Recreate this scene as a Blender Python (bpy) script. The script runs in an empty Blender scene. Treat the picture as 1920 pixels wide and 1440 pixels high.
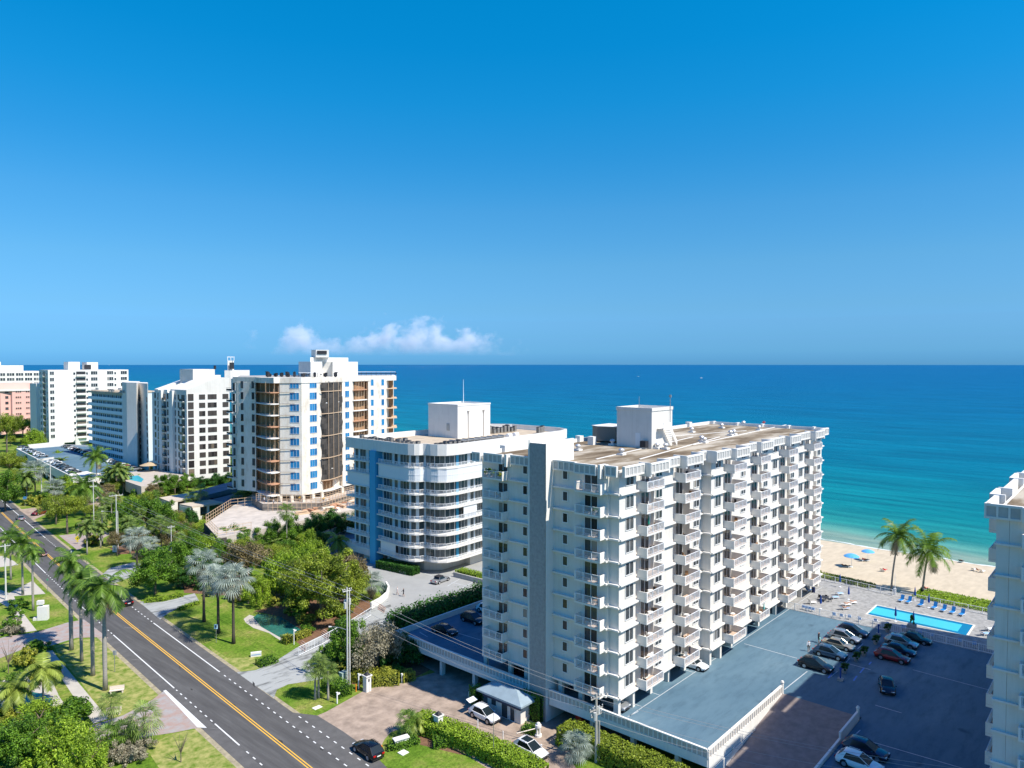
import bpy, math, random
import numpy as np
from mathutils import Matrix, Vector
C = bpy.context.scene.collection
R = math.radians
FPX, VH, HC = 1350.0, 683.0, 47.5
CF, SF = math.cos(R(41.5)), math.sin(R(41.5))   # camera heading in the east/north frame

def G(u, v, z=0.0):
    """ground point (east, north, z) seen at pixel u,v of the 1920x1440 photograph"""
    d = FPX * (HC - z) / (v - VH)
    x = (u - 960.0) / FPX * d
    return Vector((CF * d + SF * x, SF * d - CF * x, z))
def GD(u, d, z=0.0):
    x = (u - 960.0) / FPX * d
    return Vector((CF * d + SF * x, SF * d - CF * x, z))
def depth(p): return CF * p[0] + SF * p[1]
def ES(u, N):
    t = (u - 960.0) / FPX
    return N * (CF + SF * t) / (SF - CF * t)
def NW(u, E):
    t = (u - 960.0) / FPX
    return E * (SF - CF * t) / (CF + SF * t)

# ---------------------------------------------------------------- materials
MATS = {}
def nodes(name):
    m = bpy.data.materials.new(name); m.use_nodes = True
    nt = m.node_tree; b = nt.nodes['Principled BSDF']
    return m, nt, b
def L(nt, a, b): nt.links.new(a, b)
def noise(nt, scale, detail=4, rough=.55, coord='Object', stretch=None):
    tc = nt.nodes.new('ShaderNodeTexCoord'); n = nt.nodes.new('ShaderNodeTexNoise')
    n.inputs['Scale'].default_value = scale; n.inputs['Detail'].default_value = detail; n.inputs['Roughness'].default_value = rough
    if stretch:
        mp = nt.nodes.new('ShaderNodeMapping'); mp.inputs['Scale'].default_value = stretch
        L(nt, tc.outputs[coord], mp.inputs[0]); L(nt, mp.outputs[0], n.inputs['Vector'])
    else: L(nt, tc.outputs[coord], n.inputs['Vector'])
    return n
def ramp(nt, src, stops):
    r = nt.nodes.new('ShaderNodeValToRGB'); e = r.color_ramp.elements
    while len(e) < len(stops): e.new(.5)
    for k, (p, c) in enumerate(stops): e[k].position = p; e[k].color = (*c[:3], 1)
    L(nt, src, r.inputs[0]); return r
def mat(name, col, rough=.8, var=0.0, scale=1.0, spec=.3, metal=0.0, stretch=None, bump=0.0, col2=None, lo=.35, hi=.65, coat=0.0):
    if name in MATS: return MATS[name]
    m, nt, b = nodes(name)
    b.inputs['Roughness'].default_value = rough; b.inputs['Metallic'].default_value = metal
    b.inputs['Specular IOR Level'].default_value = spec
    if coat: b.inputs['Coat Weight'].default_value = coat; b.inputs['Coat Roughness'].default_value = .05
    if var or col2:
        n = noise(nt, scale, 6, .6, stretch=stretch)
        c2 = col2 or tuple(c * (1 - var) for c in col)
        r = ramp(nt, n.outputs['Fac'], [(lo, c2), (hi, col)])
        L(nt, r.outputs[0], b.inputs['Base Color'])
        if bump:
            bp = nt.nodes.new('ShaderNodeBump'); bp.inputs['Strength'].default_value = bump; bp.inputs['Distance'].default_value = .05
            n2 = noise(nt, scale * 6, 3); L(nt, n2.outputs['Fac'], bp.inputs['Height']); L(nt, bp.outputs[0], b.inputs['Normal'])
    else: b.inputs['Base Color'].default_value = (*col, 1)
    MATS[name] = m; return m
def glass(name, a, b_, rough=.12, c=None):
    """window glass: dark, glossy, each window a little different (blinds and curtains behind)"""
    if name in MATS: return MATS[name]
    m, nt, b = nodes(name)
    oi = nt.nodes.new('ShaderNodeObjectInfo'); g = nt.nodes.new('ShaderNodeNewGeometry')
    ad = nt.nodes.new('ShaderNodeMath'); ad.operation = 'ADD'; fr = nt.nodes.new('ShaderNodeMath'); fr.operation = 'FRACT'
    L(nt, oi.outputs['Random'], ad.inputs[0]); L(nt, g.outputs['Random Per Island'], ad.inputs[1]); L(nt, ad.outputs[0], fr.inputs[0])
    st = [(0, a), (.55, b_)] + ([(.93, b_), (1, c)] if c else [(1, b_)])
    r = ramp(nt, fr.outputs[0], st); L(nt, r.outputs[0], b.inputs['Base Color'])
    b.inputs['Roughness'].default_value = rough; b.inputs['Specular IOR Level'].default_value = .6
    MATS[name] = m; return m
def leafmat(name, dark, light, tr=.35, rough=.5):
    """foliage: every leaf takes its own shade between dark and light from the mesh attribute 'tone'"""
    if name in MATS: return MATS[name]
    m, nt, b = nodes(name)
    at = nt.nodes.new('ShaderNodeAttribute'); at.attribute_name = 'tone'
    r = ramp(nt, at.outputs['Fac'], [(0, dark), (1, light)])
    L(nt, r.outputs[0], b.inputs['Base Color']); b.inputs['Roughness'].default_value = rough
    b.inputs['Specular IOR Level'].default_value = .25
    t = nt.nodes.new('ShaderNodeBsdfTranslucent'); mx = nt.nodes.new('ShaderNodeMixShader'); mx.inputs[0].default_value = tr
    hs = nt.nodes.new('ShaderNodeHueSaturation'); hs.inputs['Value'].default_value = 1.3; L(nt, r.outputs[0], hs.inputs['Color']); L(nt, hs.outputs[0], t.inputs[0])
    L(nt, b.outputs[0], mx.inputs[1]); L(nt, t.outputs[0], mx.inputs[2]); L(nt, mx.outputs[0], nt.nodes['Material Output'].inputs[0])
    MATS[name] = m; return m

def stucco(name, col, streak=.2, blot=.1):
    """painted stucco: faint blotches and vertical rain streaks of dirt"""
    m, nt, b = nodes(name); b.inputs['Roughness'].default_value = .88; b.inputs['Specular IOR Level'].default_value = .2
    n1 = noise(nt, .35, 6, .65); r1 = ramp(nt, n1.outputs['Fac'], [(.35, tuple(c*(1 - blot) for c in col)), (.6, col)])
    n2 = noise(nt, 1, 5, .7, stretch=(2.2, 2.2, .12)); r2 = ramp(nt, n2.outputs['Fac'], [(.34, (1 - streak, 1 - streak*1.08, 1 - streak*1.3)), (.52, (1, 1, 1))])
    mx = nt.nodes.new('ShaderNodeMix'); mx.data_type = 'RGBA'; mx.blend_type = 'MULTIPLY'; mx.inputs[0].default_value = 1
    L(nt, r1.outputs[0], mx.inputs[6]); L(nt, r2.outputs[0], mx.inputs[7]); L(nt, mx.outputs[2], b.inputs['Base Color']); MATS[name] = m; return m
WHITE = stucco('white_stucco', (.71, .68, .63), .07, .07)
WHITE2 = stucco('bright_stucco', (.75, .725, .68), .06, .05)
TRIM = mat('white_trim', (.76, .76, .75), .6)
METAL = mat('white_metal', (.8, .8, .8), .4, spec=.5)
STEEL = mat('grey_steel', (.35, .36, .37), .4, metal=.6)
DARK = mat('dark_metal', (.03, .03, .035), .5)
GLASS = glass('window_glass', (.012, .018, .022), (.06, .068, .075), c=(.34, .31, .27))
GLASSB = glass('blue_glass', (.015, .045, .06), (.10, .125, .135), c=(.26, .20, .15))
CONC = mat('concrete', (.42, .41, .39), .9, .3, .6, bump=.3)
ASPH = None

# ---------------------------------------------------------------- mesh builder
class MB:
    def __init__(s): s.v = []; s.f = []; s.m = []
    def face(s, pts, m=0):
        i = len(s.v); s.v += [tuple(p) for p in pts]; s.f.append(tuple(range(i, i + len(pts)))); s.m.append(m)
    def box(s, x0, x1, y0, y1, z0, z1, m=0):
        if x0 > x1: x0, x1 = x1, x0
        if y0 > y1: y0, y1 = y1, y0
        if z0 > z1: z0, z1 = z1, z0
        i = len(s.v)
        s.v += [(x0, y0, z0), (x1, y0, z0), (x1, y1, z0), (x0, y1, z0), (x0, y0, z1), (x1, y0, z1), (x1, y1, z1), (x0, y1, z1)]
        for f in ((0, 3, 2, 1), (4, 5, 6, 7), (0, 1, 5, 4), (1, 2, 6, 5), (2, 3, 7, 6), (3, 0, 4, 7)):
            s.f.append(tuple(i + k for k in f)); s.m.append(m)
        return s
    def obox(s, c, ux, hx, hy, z0, z1, m=0):
        """box round centre c with its x axis along the 2-D unit vector ux"""
        uy = (-ux[1], ux[0]); P = []
        for a, b in ((-hx, -hy), (hx, -hy), (hx, hy), (-hx, hy)): P.append((c[0] + ux[0] * a + uy[0] * b, c[1] + ux[1] * a + uy[1] * b))
        return s.prism(P, z0, z1, m)
    def bar(s, p, q, w, z0, z1, m=0):
        d = Vector((q[0] - p[0], q[1] - p[1])); l = d.length; d /= max(l, 1e-6)
        return s.obox(((p[0] + q[0]) / 2, (p[1] + q[1]) / 2), d, l / 2, w / 2, z0, z1, m)
    def prism(s, P, z0, z1, m=0, mt=None, top=None):
        A = sum(P[k][0] * P[(k + 1) % len(P)][1] - P[(k + 1) % len(P)][0] * P[k][1] for k in range(len(P)))
        if A < 0: P = P[::-1]; top = top[::-1] if top else None
        i = len(s.v); n = len(P); T = top or P
        s.v += [(p[0], p[1], z0) for p in P] + [(p[0], p[1], z1) for p in T]
        s.f.append(tuple(i + k for k in range(n - 1, -1, -1))); s.m.append(m)
        s.f.append(tuple(i + n + k for k in range(n))); s.m.append(m if mt is None else mt)
        for k in range(n):
            j = (k + 1) % n; s.f.append((i + k, i + j, i + n + j, i + n + k)); s.m.append(m)
        return s
    def cyl(s, p, q, r0, r1=None, n=8, m=0, cap=True):
        r1 = r0 if r1 is None else r1
        p = Vector(p); q = Vector(q); d = (q - p); d.normalize()
        a = d.orthogonal().normalized(); b = d.cross(a); i = len(s.v)
        for c, r in ((p, r0), (q, r1)):
            for k in range(n):
                t = 2 * math.pi * k / n; s.v.append(tuple(c + (a * math.cos(t) + b * math.sin(t)) * r))
        for k in range(n):
            j = (k + 1) % n; s.f.append((i + k, i + j, i + n + j, i + n + k)); s.m.append(m)
        if cap:
            s.f.append(tuple(i + k for k in range(n - 1, -1, -1))); s.m.append(m)
            s.f.append(tuple(i + n + k for k in range(n))); s.m.append(m)
        return s
    def tube(s, P, rad, n=6, m=0):
        P = [Vector(p) for p in P]; i = len(s.v)
        for k, p in enumerate(P):
            d = (P[min(k + 1, len(P) - 1)] - P[max(k - 1, 0)]).normalized()
            a = d.cross(Vector((0.013, 1, 0.02))).normalized(); b = d.cross(a)
            r = rad[k] if isinstance(rad, (list, tuple)) else rad
            for q in range(n):
                t = 2 * math.pi * q / n; s.v.append(tuple(p + (a * math.cos(t) + b * math.sin(t)) * r))
        for k in range(len(P) - 1):
            for q in range(n):
                j = (q + 1) % n; s.f.append((i + k * n + q, i + k * n + j, i + (k + 1) * n + j, i + (k + 1) * n + q)); s.m.append(m)
        s.f.append(tuple(i + q for q in range(n - 1, -1, -1))); s.m.append(m)
        s.f.append(tuple(i + (len(P) - 1) * n + q for q in range(n))); s.m.append(m)
        return s
    def lathe(s, prof, n=12, m=0, c=(0, 0)):
        i = len(s.v)
        for r, z in prof:
            for k in range(n):
                t = 2 * math.pi * k / n; s.v.append((c[0] + r * math.cos(t), c[1] + r * math.sin(t), z))
        for a in range(len(prof) - 1):
            for k in range(n):
                j = (k + 1) % n; s.f.append((i + a * n + k, i + a * n + j, i + (a + 1) * n + j, i + (a + 1) * n + k)); s.m.append(m)
        s.f.append(tuple(i + k for k in range(n - 1, -1, -1))); s.m.append(m)
        s.f.append(tuple(i + (len(prof) - 1) * n + k for k in range(n))); s.m.append(m)
        return s
    def mesh(s, name, mats, off=(0, 0, 0), smooth=False, tone=None):
        me = bpy.data.meshes.new(name)
        ox, oy, oz = off
        me.from_pydata([(a - ox, b - oy, c - oz) for a, b, c in s.v], [], s.f)
        for mm in (mats if isinstance(mats, (list, tuple)) else [mats]): me.materials.append(mm)
        me.polygons.foreach_set('material_index', s.m)
        if smooth: me.polygons.foreach_set('use_smooth', [True] * len(s.f))
        me.update(); return me

def wloc(o):
    p = Vector((0, 0, 0))
    while o is not None: p = p + o.location; o = o.parent
    return p
def link(name, me, parent=None, loc=(0, 0, 0), rz=0.0, sc=None, rot=None):
    o = bpy.data.objects.new(name, me); C.objects.link(o)
    o.parent = parent; o.location = loc; o.rotation_euler = rot if rot else (0, 0, rz)
    if sc is not None: o.scale = (sc, sc, sc) if isinstance(sc, (int, float)) else sc
    return o
def tag(o, label, cat, group=None, kind=None):
    if label: o['label'] = label
    if cat: o['category'] = cat
    if group: o['group'] = group
    if kind: o['kind'] = kind
    return o
def thing(name, label, cat, loc=(0, 0, 0), rz=0.0, group=None, sc=None):
    return tag(link(name, None, None, loc, rz, sc), label, cat, group)
def wpart(name, mb, mats, parent, smooth=False, at=None):
    """a part whose vertices are given in world coordinates, under an unrotated thing"""
    base = wloc(parent)
    a = Vector(at) if at is not None else base
    return link(name, mb.mesh(name, mats, a, smooth), parent, a - base)
def solo(name, mb, mats, label=None, cat=None, group=None, kind=None, at=(0, 0, 0), smooth=False):
    return tag(link(name, mb.mesh(name, mats, at, smooth), None, at), label, cat, group, kind)
def copy_tree(o, parent=None):
    c = o.copy(); C.objects.link(c); c.parent = parent
    for ch in o.children: copy_tree(ch, c)
    return c
def relabel(o, label, group=None):
    o['label'] = label
    if group: o['group'] = group
    return o

def lump(name, b, mats, parent):
    """one separate part whose own origin sits at its middle"""
    xs = [v[0] for v in b.v]; ys = [v[1] for v in b.v]; zs = [v[2] for v in b.v]
    return wpart(name, b, mats, parent, at=((min(xs) + max(xs))/2, (min(ys) + max(ys))/2, min(zs)))
class Parts:
    """repeated parts of one building; the 100 that show largest stay single, the rest become one 'stuff' part"""
    def __init__(s, root): s.root = root; s.d = {}
    def add(s, name, me, p, rz=0.0, sub=None, sc=(1, 1, 1)): s.d.setdefault(name, []).append((depth(p), me, Vector(p), rz, sub, sc))
    def lump(s, name, b, mats):
        xs = [v[0] for v in b.v]; ys = [v[1] for v in b.v]; zs = [v[2] for v in b.v]; c = ((min(xs) + max(xs))/2, (min(ys) + max(ys))/2, min(zs))
        s.add(name, b.mesh(name, mats, c), c)
    def flush(s, cap=95):
        base = wloc(s.root)
        for name, L_ in s.d.items():
            L_.sort(key=lambda q: q[0]); keep, rest = L_[:cap], L_[cap:]
            for _, me, p, rz, sub, sc in keep:
                o = link(name, me, s.root, p - base, rz, sc)
                for (sn, sm, sl) in (sub or []): link(sn, sm, o, sl)
            if rest:
                m = MB(); mats = []
                for _, me, p, rz, sub, sc in rest:
                    for mm, off in [(me, Vector((0, 0, 0)))] + [(q[1], Vector(q[2])) for q in (sub or [])]:
                        idx = []
                        for x in mm.materials:
                            if x not in mats: mats.append(x)
                            idx.append(mats.index(x))
                        M4 = Matrix.Translation(p - base) @ Matrix.Rotation(rz, 4, 'Z') @ Matrix.Diagonal((*sc, 1)) @ Matrix.Translation(off)
                        k = len(m.v); m.v += [tuple(M4 @ v.co) for v in mm.vertices]
                        for f in mm.polygons: m.f.append(tuple(k + j for j in f.vertices)); m.m.append(idx[f.material_index])
                o = link(name, m.mesh(name, mats), s.root); o['kind'] = 'stuff'

CACHE = {}
def window_mesh(w, h, panes=2, fr=TRIM, gl=GLASS, ft=.07, sill=False, name='window', rows=1):
    key = ('w', w, h, panes, fr.name, gl.name, ft, sill, rows)
    if key in CACHE: return CACHE[key]
    m = MB(); t = ft
    m.box(-w/2 - t, w/2 + t, -.09, 0, -t, 0); m.box(-w/2 - t, w/2 + t, -.09, 0, h, h + t)
    m.box(-w/2 - t, -w/2, -.09, 0, 0, h); m.box(w/2, w/2 + t, -.09, 0, 0, h)
    pw = w / panes
    for k in range(1, panes): m.box(-w/2 + k*pw - t/2, -w/2 + k*pw + t/2, -.085, 0, 0, h)
    for k in range(1, rows): m.box(-w/2, w/2, -.07, 0, h*k/rows - .025, h*k/rows + .025)
    for k in range(panes):
        a = -w/2 + k*pw + (t/2 if k else 0); b = -w/2 + (k+1)*pw - (t/2 if k < panes - 1 else 0)
        m.face([(a, -.03, 0), (b, -.03, 0), (b, -.03, h), (a, -.03, h)], 1)
    if sill: m.box(-w/2 - .15, w/2 + .15, -.16, -.001, -t - .09, -t - .002)
    CACHE[key] = m.mesh(name, [fr, gl]); return CACHE[key]
def facade(P, p0, p1, z0, fh, nf, cols, skip=(), out=.012):
    """cols: (fraction or metres along, sill height, mesh, name); outward is to the right of p0->p1"""
    p0 = Vector(p0[:2]); p1 = Vector(p1[:2]); d = (p1 - p0); ln = d.length; d /= ln
    n = Vector((d.y, -d.x)); rz = math.atan2(d.y, d.x)
    for k in range(nf):
        for ci, c in enumerate(cols):
            if (k, ci) in skip: continue
            s, sill, me, nm = c[:4]
            if s <= 1: s *= ln
            q = p0 + d * s + n * out
            P.add(nm, me, (q.x, q.y, z0 + k * fh + sill), rz, c[4] if len(c) > 4 else None)
def picket_rail(L_, h=1.0, y=0.0, step=.14, post=1.25, pm=0, t=.03, z0=0.0):
    m = MB()
    m.box(0, L_, y - .035, y + .035, z0 + h - .06, z0 + h); m.box(0, L_, y - .025, y + .025, z0 + .06, z0 + .1)
    n = max(1, int(round(L_ / step)))
    for k in range(1, n): x = L_ * k / n; m.box(x - t/2, x + t/2, y - .012, y + .012, z0 + .1, z0 + h - .06)
    n = max(1, int(round(L_ / post)))
    for k in range(n + 1): x = min(max(L_ * k / n, .035), L_ - .035); m.box(x - .035, x + .035, y - .04, y + .04, z0, z0 + h - .061)
    return m
# ---------------------------------------------------------------- camera, light, sky
sc = bpy.context.scene
cam = bpy.data.cameras.new('camera'); co = bpy.data.objects.new('camera', cam); C.objects.link(co); sc.camera = co
cam.sensor_width = 36; cam.lens = 36 * FPX / 1920; cam.clip_start = .5; cam.clip_end = 200000
pitch = math.atan((720 - VH) / FPX)
co.location = (0, 0, HC); co.rotation_euler = (R(90) - pitch, 0, math.atan2(-CF, SF))
SUN_EL, SUN_AZ = R(52), R(11)        # azimuth: east of due (local) south
tosun = Vector((math.sin(SUN_AZ) * math.cos(SUN_EL), -math.cos(SUN_AZ) * math.cos(SUN_EL), math.sin(SUN_EL)))
sl = bpy.data.lights.new('sun', 'SUN'); sl.energy = 5.0; sl.angle = R(.53); sl.color = (1, .94, .83)
so = bpy.data.objects.new('sun', sl); C.objects.link(so); so.rotation_euler = tosun.to_track_quat('Z', 'Y').to_euler(); so.location = (0, 0, 200)
w = bpy.data.worlds.new('World'); sc.world = w; w.use_nodes = True
nt = w.node_tree; bg = nt.nodes['Background']; sky = nt.nodes.new('ShaderNodeTexSky')
sky.sky_type = 'NISHITA'; sky.sun_disc = False; sky.sun_elevation = SUN_EL
sky.sun_rotation = math.atan2(tosun.x, tosun.y)
sky.altitude = 50; sky.air_density = 1.0; sky.dust_density = .3; sky.ozone_density = 3.0
hs = nt.nodes.new('ShaderNodeHueSaturation'); hs.inputs['Saturation'].default_value = 1.32; hs.inputs['Hue'].default_value = .487
L(nt, sky.outputs[0], hs.inputs['Color']); L(nt, hs.outputs[0], bg.inputs[0]); bg.inputs[1].default_value = .115
sc.view_settings.view_transform = 'Standard'; sc.view_settings.look = 'None'; sc.view_settings.exposure = 0
sc.view_settings.gamma = 1; sc.view_settings.use_curve_mapping = False
sc.cycles.max_bounces = 6; sc.cycles.transparent_max_bounces = 8
# the clear tropical sky of the photograph: a hue correction of the physical sky by elevation
def _l(c): c /= 255.; return c / 12.92 if c < .04045 else ((c + .055) / 1.055) ** 2.4
_cur = {675: (222, 215, 184), 640: (218, 230, 209), 580: (179, 220, 227), 500: (136, 193, 224), 400: (103, 167, 209), 300: (84, 149, 196), 200: (71, 135, 184), 100: (62, 126, 175), 10: (56, 119, 168)}
_tgt = {675: (102, 174, 227), 640: (116, 187, 238), 580: (118, 191, 241), 500: (104, 183, 239), 400: (78, 168, 232), 300: (48, 155, 226), 200: (24, 147, 220), 100: (8, 141, 214), 10: (2, 137, 209)}
EXPO = .45
geo = nt.nodes.new('ShaderNodeNewGeometry'); sp = nt.nodes.new('ShaderNodeSeparateXYZ'); tcw = nt.nodes.new('ShaderNodeTexCoord'); L(nt, tcw.outputs['Generated'], sp.inputs[0])
stops = []
for v_ in sorted(_cur, reverse=True):
    z_ = math.sin(math.atan((VH - v_) / FPX)); stops.append((z_, tuple(_l(a) / _l(b) / 4 / 2 ** EXPO for a, b in zip(_tgt[v_], _cur[v_]))))
stops = [(0.0, stops[0][1])] + stops + [(.7, (.125, .165, .30)), (1, (.135, .17, .30))]
rw = ramp(nt, sp.outputs['Z'], stops)
mw = nt.nodes.new('ShaderNodeMix'); mw.data_type = 'RGBA'; mw.blend_type = 'MULTIPLY'; mw.inputs[0].default_value = 1
L(nt, hs.outputs[0], mw.inputs[6]); L(nt, rw.outputs[0], mw.inputs[7])
sc4 = nt.nodes.new('ShaderNodeVectorMath'); sc4.operation = 'SCALE'; sc4.inputs['Scale'].default_value = 4
L(nt, mw.outputs[2], sc4.inputs[0]); L(nt, sc4.outputs[0], bg.inputs[0])
sc.view_settings.exposure = EXPO
# ---------------------------------------------------------------- terrain, sea, roads
def flat(name, pts, m, z, label=None, kind='structure', cat=None):
    b = MB(); P = [(p[0], p[1]) for p in pts]
    A = sum(P[k][0] * P[(k + 1) % len(P)][1] - P[(k + 1) % len(P)][0] * P[k][1] for k in range(len(P)))
    if A < 0: P = P[::-1]
    b.face([(x, y, z) for x, y in P]); o = solo(name, b, m, label, cat, None, kind); return o
def px(L_, z=0): return [G(u, v, z) for u, v in L_]
def strip(name, pairs, m):
    b = MB()
    for (a, c), (a2, c2) in zip(pairs, pairs[1:]): b.face([c, c2, a2, a])
    return solo(name, b, m, kind='structure')

# grass ground with dry patches
gm, nt, bs = nodes('grass_ground'); bs.inputs['Roughness'].default_value = .95; bs.inputs['Specular IOR Level'].default_value = .1
n1 = noise(nt, .13, 8, .68); n2 = noise(nt, 2.2, 5, .75)
r1 = ramp(nt, n1.outputs['Fac'], [(.34, (.085, .18, .015)), (.47, (.15, .25, .028)), (.57, (.24, .28, .06)), (.68, (.38, .33, .13))])
r2 = ramp(nt, n2.outputs['Fac'], [(.28, (.35, .38, .35)), (.72, (1.35, 1.3, 1.25))])
mx = nt.nodes.new('ShaderNodeMix'); mx.data_type = 'RGBA'; mx.blend_type = 'MULTIPLY'; mx.inputs[0].default_value = 1
L(nt, r1.outputs[0], mx.inputs[6]); L(nt, r2.outputs[0], mx.inputs[7]); L(nt, mx.outputs[2], bs.inputs['Base Color'])
bp = nt.nodes.new('ShaderNodeBump'); bp.inputs['Distance'].default_value = .12; L(nt, n2.outputs['Fac'], bp.inputs['Height']); L(nt, bp.outputs[0], bs.inputs['Normal'])
MATS['grass_ground'] = GRASS = gm
SAND = mat('beach_sand', (.57, .48, .35), .95, .16, .5, spec=.1, bump=.6, stretch=(.5, 1.6, 1))
def coast(N): return .09 * max(0.0, N - 200.0)
def gz(e):
    K = [(-9e9, 0), (118, 0), (149, 2.7), (158, 2.3), (196, -.2), (207.5, -1.35), (230, -3), (300, -8), (9e9, -8)]
    for (a, za), (b, zb) in zip(K, K[1:]):
        if a <= e <= b: return za + (zb - za) * (e - a) / (b - a) if b < 1e9 and a > -1e9 else za
es = [-2500, -800, -200, 0, 60, 110, 118, 130, 149, 151.5, 153.8, 158, 170, 183, 196, 202, 207.5, 218, 230, 300]
ns = [-400, -100, 0, 15, 40, 60, 90, 130, 200, 260, 330, 420, 520, 640, 800, 1100, 1500, 2200, 3200]
def terrain(name, e0, e1, m):
    b = MB(); E = [e for e in es if e0 <= e <= e1]
    for N in ns:
        for e in E: b.v.append((e + coast(N) if e >= 0 else e, N, gz(e)))
    k = len(E)
    for j in range(len(ns) - 1):
        for i in range(k - 1): b.f.append((j*k + i, j*k + i + 1, (j+1)*k + i + 1, (j+1)*k + i)); b.m.append(0)
    return solo(name, b, m, kind='structure')
terrain('ground', 0, 151.5, GRASS); terrain('dark_unseen_ground', -2500, 0, mat('dark_unseen_ground', (.035, .055, .02), 1, .4, .05))  # the western sheet is unseen, kept dark to cut green bounce onto walls
terrain('beach', 151.5, 300, SAND)

# sea: water colour follows the depth (pale over the sand bar, deep blue far out)
sm, nt, bs = nodes('sea_water'); bs.inputs['Roughness'].default_value = .35; bs.inputs['IOR'].default_value = 1.33; bs.inputs['Specular IOR Level'].default_value = .04
tc = nt.nodes.new('ShaderNodeTexCoord'); sx = nt.nodes.new('ShaderNodeSeparateXYZ'); L(nt, tc.outputs['Object'], sx.inputs[0])
nz = noise(nt, 1, 5, .6, stretch=(.012, .0022, 1)); md = nt.nodes.new('ShaderNodeMath'); md.operation = 'MULTIPLY_ADD'; md.inputs[1].default_value = 36; L(nt, nz.outputs['Fac'], md.inputs[0])
sb = nt.nodes.new('ShaderNodeMath'); sb.operation = 'MULTIPLY_ADD'; sb.inputs[1].default_value = -.09; L(nt, sx.outputs['Y'], sb.inputs[0]); L(nt, sx.outputs['X'], sb.inputs[2])
mxx = nt.nodes.new('ShaderNodeMath'); mxx.operation = 'MINIMUM'; L(nt, sb.outputs[0], mxx.inputs[0]); L(nt, sx.outputs['X'], mxx.inputs[1]); L(nt, mxx.outputs[0], md.inputs[2])
lg = nt.nodes.new('ShaderNodeMath'); lg.operation = 'LOGARITHM'; lg.inputs[1].default_value = 10; L(nt, md.outputs[0], lg.inputs[0])
mr = nt.nodes.new('ShaderNodeMapRange'); mr.inputs[1].default_value = 2.345; mr.inputs[2].default_value = 4.0; L(nt, lg.outputs[0], mr.inputs[0])
rr = ramp(nt, mr.outputs[0], [(.0, (.22, .33, .27)), (.008, (.10, .29, .25)), (.022, (.02, .235, .225)), (.06, (.003, .18, .21)), (.15, (.0, .135, .215)), (.34, (.0, .108, .222)), (.55, (.0, .096, .226)), (1, (.0, .088, .23))])
n3 = noise(nt, 1, 6, .65, stretch=(.03, .006, 1)); r3 = ramp(nt, n3.outputs['Fac'], [(.32, (.72, .78, .83)), (.68, (1.22, 1.17, 1.13))])
n5 = noise(nt, 1, 4, .6, stretch=(.16, .018, 1)); r5 = ramp(nt, n5.outputs['Fac'], [(.34, (.66, .78, .83)), (.66, (1.36, 1.24, 1.17))])
mm = nt.nodes.new('ShaderNodeMix'); mm.data_type = 'RGBA'; mm.blend_type = 'MULTIPLY'; mm.inputs[0].default_value = 1
m2 = nt.nodes.new('ShaderNodeMix'); m2.data_type = 'RGBA'; m2.blend_type = 'MULTIPLY'; m2.inputs[0].default_value = 1
L(nt, rr.outputs[0], mm.inputs[6]); L(nt, r3.outputs[0], mm.inputs[7]); L(nt, mm.outputs[2], m2.inputs[6]); L(nt, r5.outputs[0], m2.inputs[7]); L(nt, m2.outputs[2], bs.inputs['Base Color'])
n4 = noise(nt, 1, 7, .7, stretch=(.35, .1, 1)); bp = nt.nodes.new('ShaderNodeBump'); bp.inputs['Strength'].default_value = .8; bp.inputs['Distance'].default_value = 1.4
L(nt, n4.outputs['Fac'], bp.inputs['Height']); L(nt, bp.outputs[0], bs.inputs['Normal'])
b = MB()
ee = [204, 260, 400, 800, 3000, 12000, 60000]; nn = [-60000, -3000, -400, 0, 200, 500, 1100, 2200, 3200, 9000, 60000]
for j in range(len(nn) - 1):
    for i in range(len(ee) - 1):
        q = lambda a, N: (a + (coast(min(N, 3200)) if a < 300 else 0), N, -1.1)
        b.face([q(ee[i], nn[j]), q(ee[i+1], nn[j]), q(ee[i+1], nn[j+1]), q(ee[i], nn[j+1])])
b.face([(-60000, 3200, -1.1), (204 + coast(3200), 3200, -1.1), (204 + coast(3200), 60000, -1.1), (-60000, 60000, -1.1)])
solo('sea', b, sm, kind='structure')
# foam edge of the wash
fm = mat('foam', (.75, .78, .76), .6, 0)
b = MB(); rng = random.Random(3); prev = None
for k in range(0, 90):
    N = 15 + k * 1.6; e = 205.2 + .7 * math.sin(k * .45) + rng.uniform(-.25, .25); w_ = rng.uniform(.25, .9)
    if prev: b.face([(prev[0], prev[1], -1.07), (prev[0] + prev[2], prev[1], -1.07), (e + w_, N, -1.07), (e, N, -1.07)])
    prev = (e, N, w_)
solo('foam_line', b, fm, kind='structure')

# --- road
am, nt, bs = nodes('asphalt'); bs.inputs['Roughness'].default_value = .9
n1 = noise(nt, 1.0, 7, .65, stretch=(1.1, .09, 1)); n2 = noise(nt, 9, 3)
r1 = ramp(nt, n1.outputs['Fac'], [(.3, (.060, .057, .055)), (.52, (.086, .083, .080)), (.72, (.12, .117, .112))]); L(nt, r1.outputs[0], bs.inputs['Base Color'])
bp = nt.nodes.new('ShaderNodeBump'); bp.inputs['Distance'].default_value = .02; L(nt, n2.outputs['Fac'], bp.inputs['Height']); L(nt, bp.outputs[0], bs.inputs['Normal'])
ASPH = am
SHOUL = mat('shoulder_asphalt', (.125, .121, .117), .9, .25, .6, bump=.3)
PAINTW = mat('road_paint_white', (.74, .74, .72), .7, .12, 3); PAINTY = mat('road_paint_yellow', (.82, .46, .06), .7, .12, 3)
cl = [G(u, v) for u, v in ((560.4, 1439), (420, 1324.5), (300, 1226.5), (206, 1150), (129.4, 1084.7), (65.6, 1026.6), (22, 986), (0, 964))]
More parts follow.
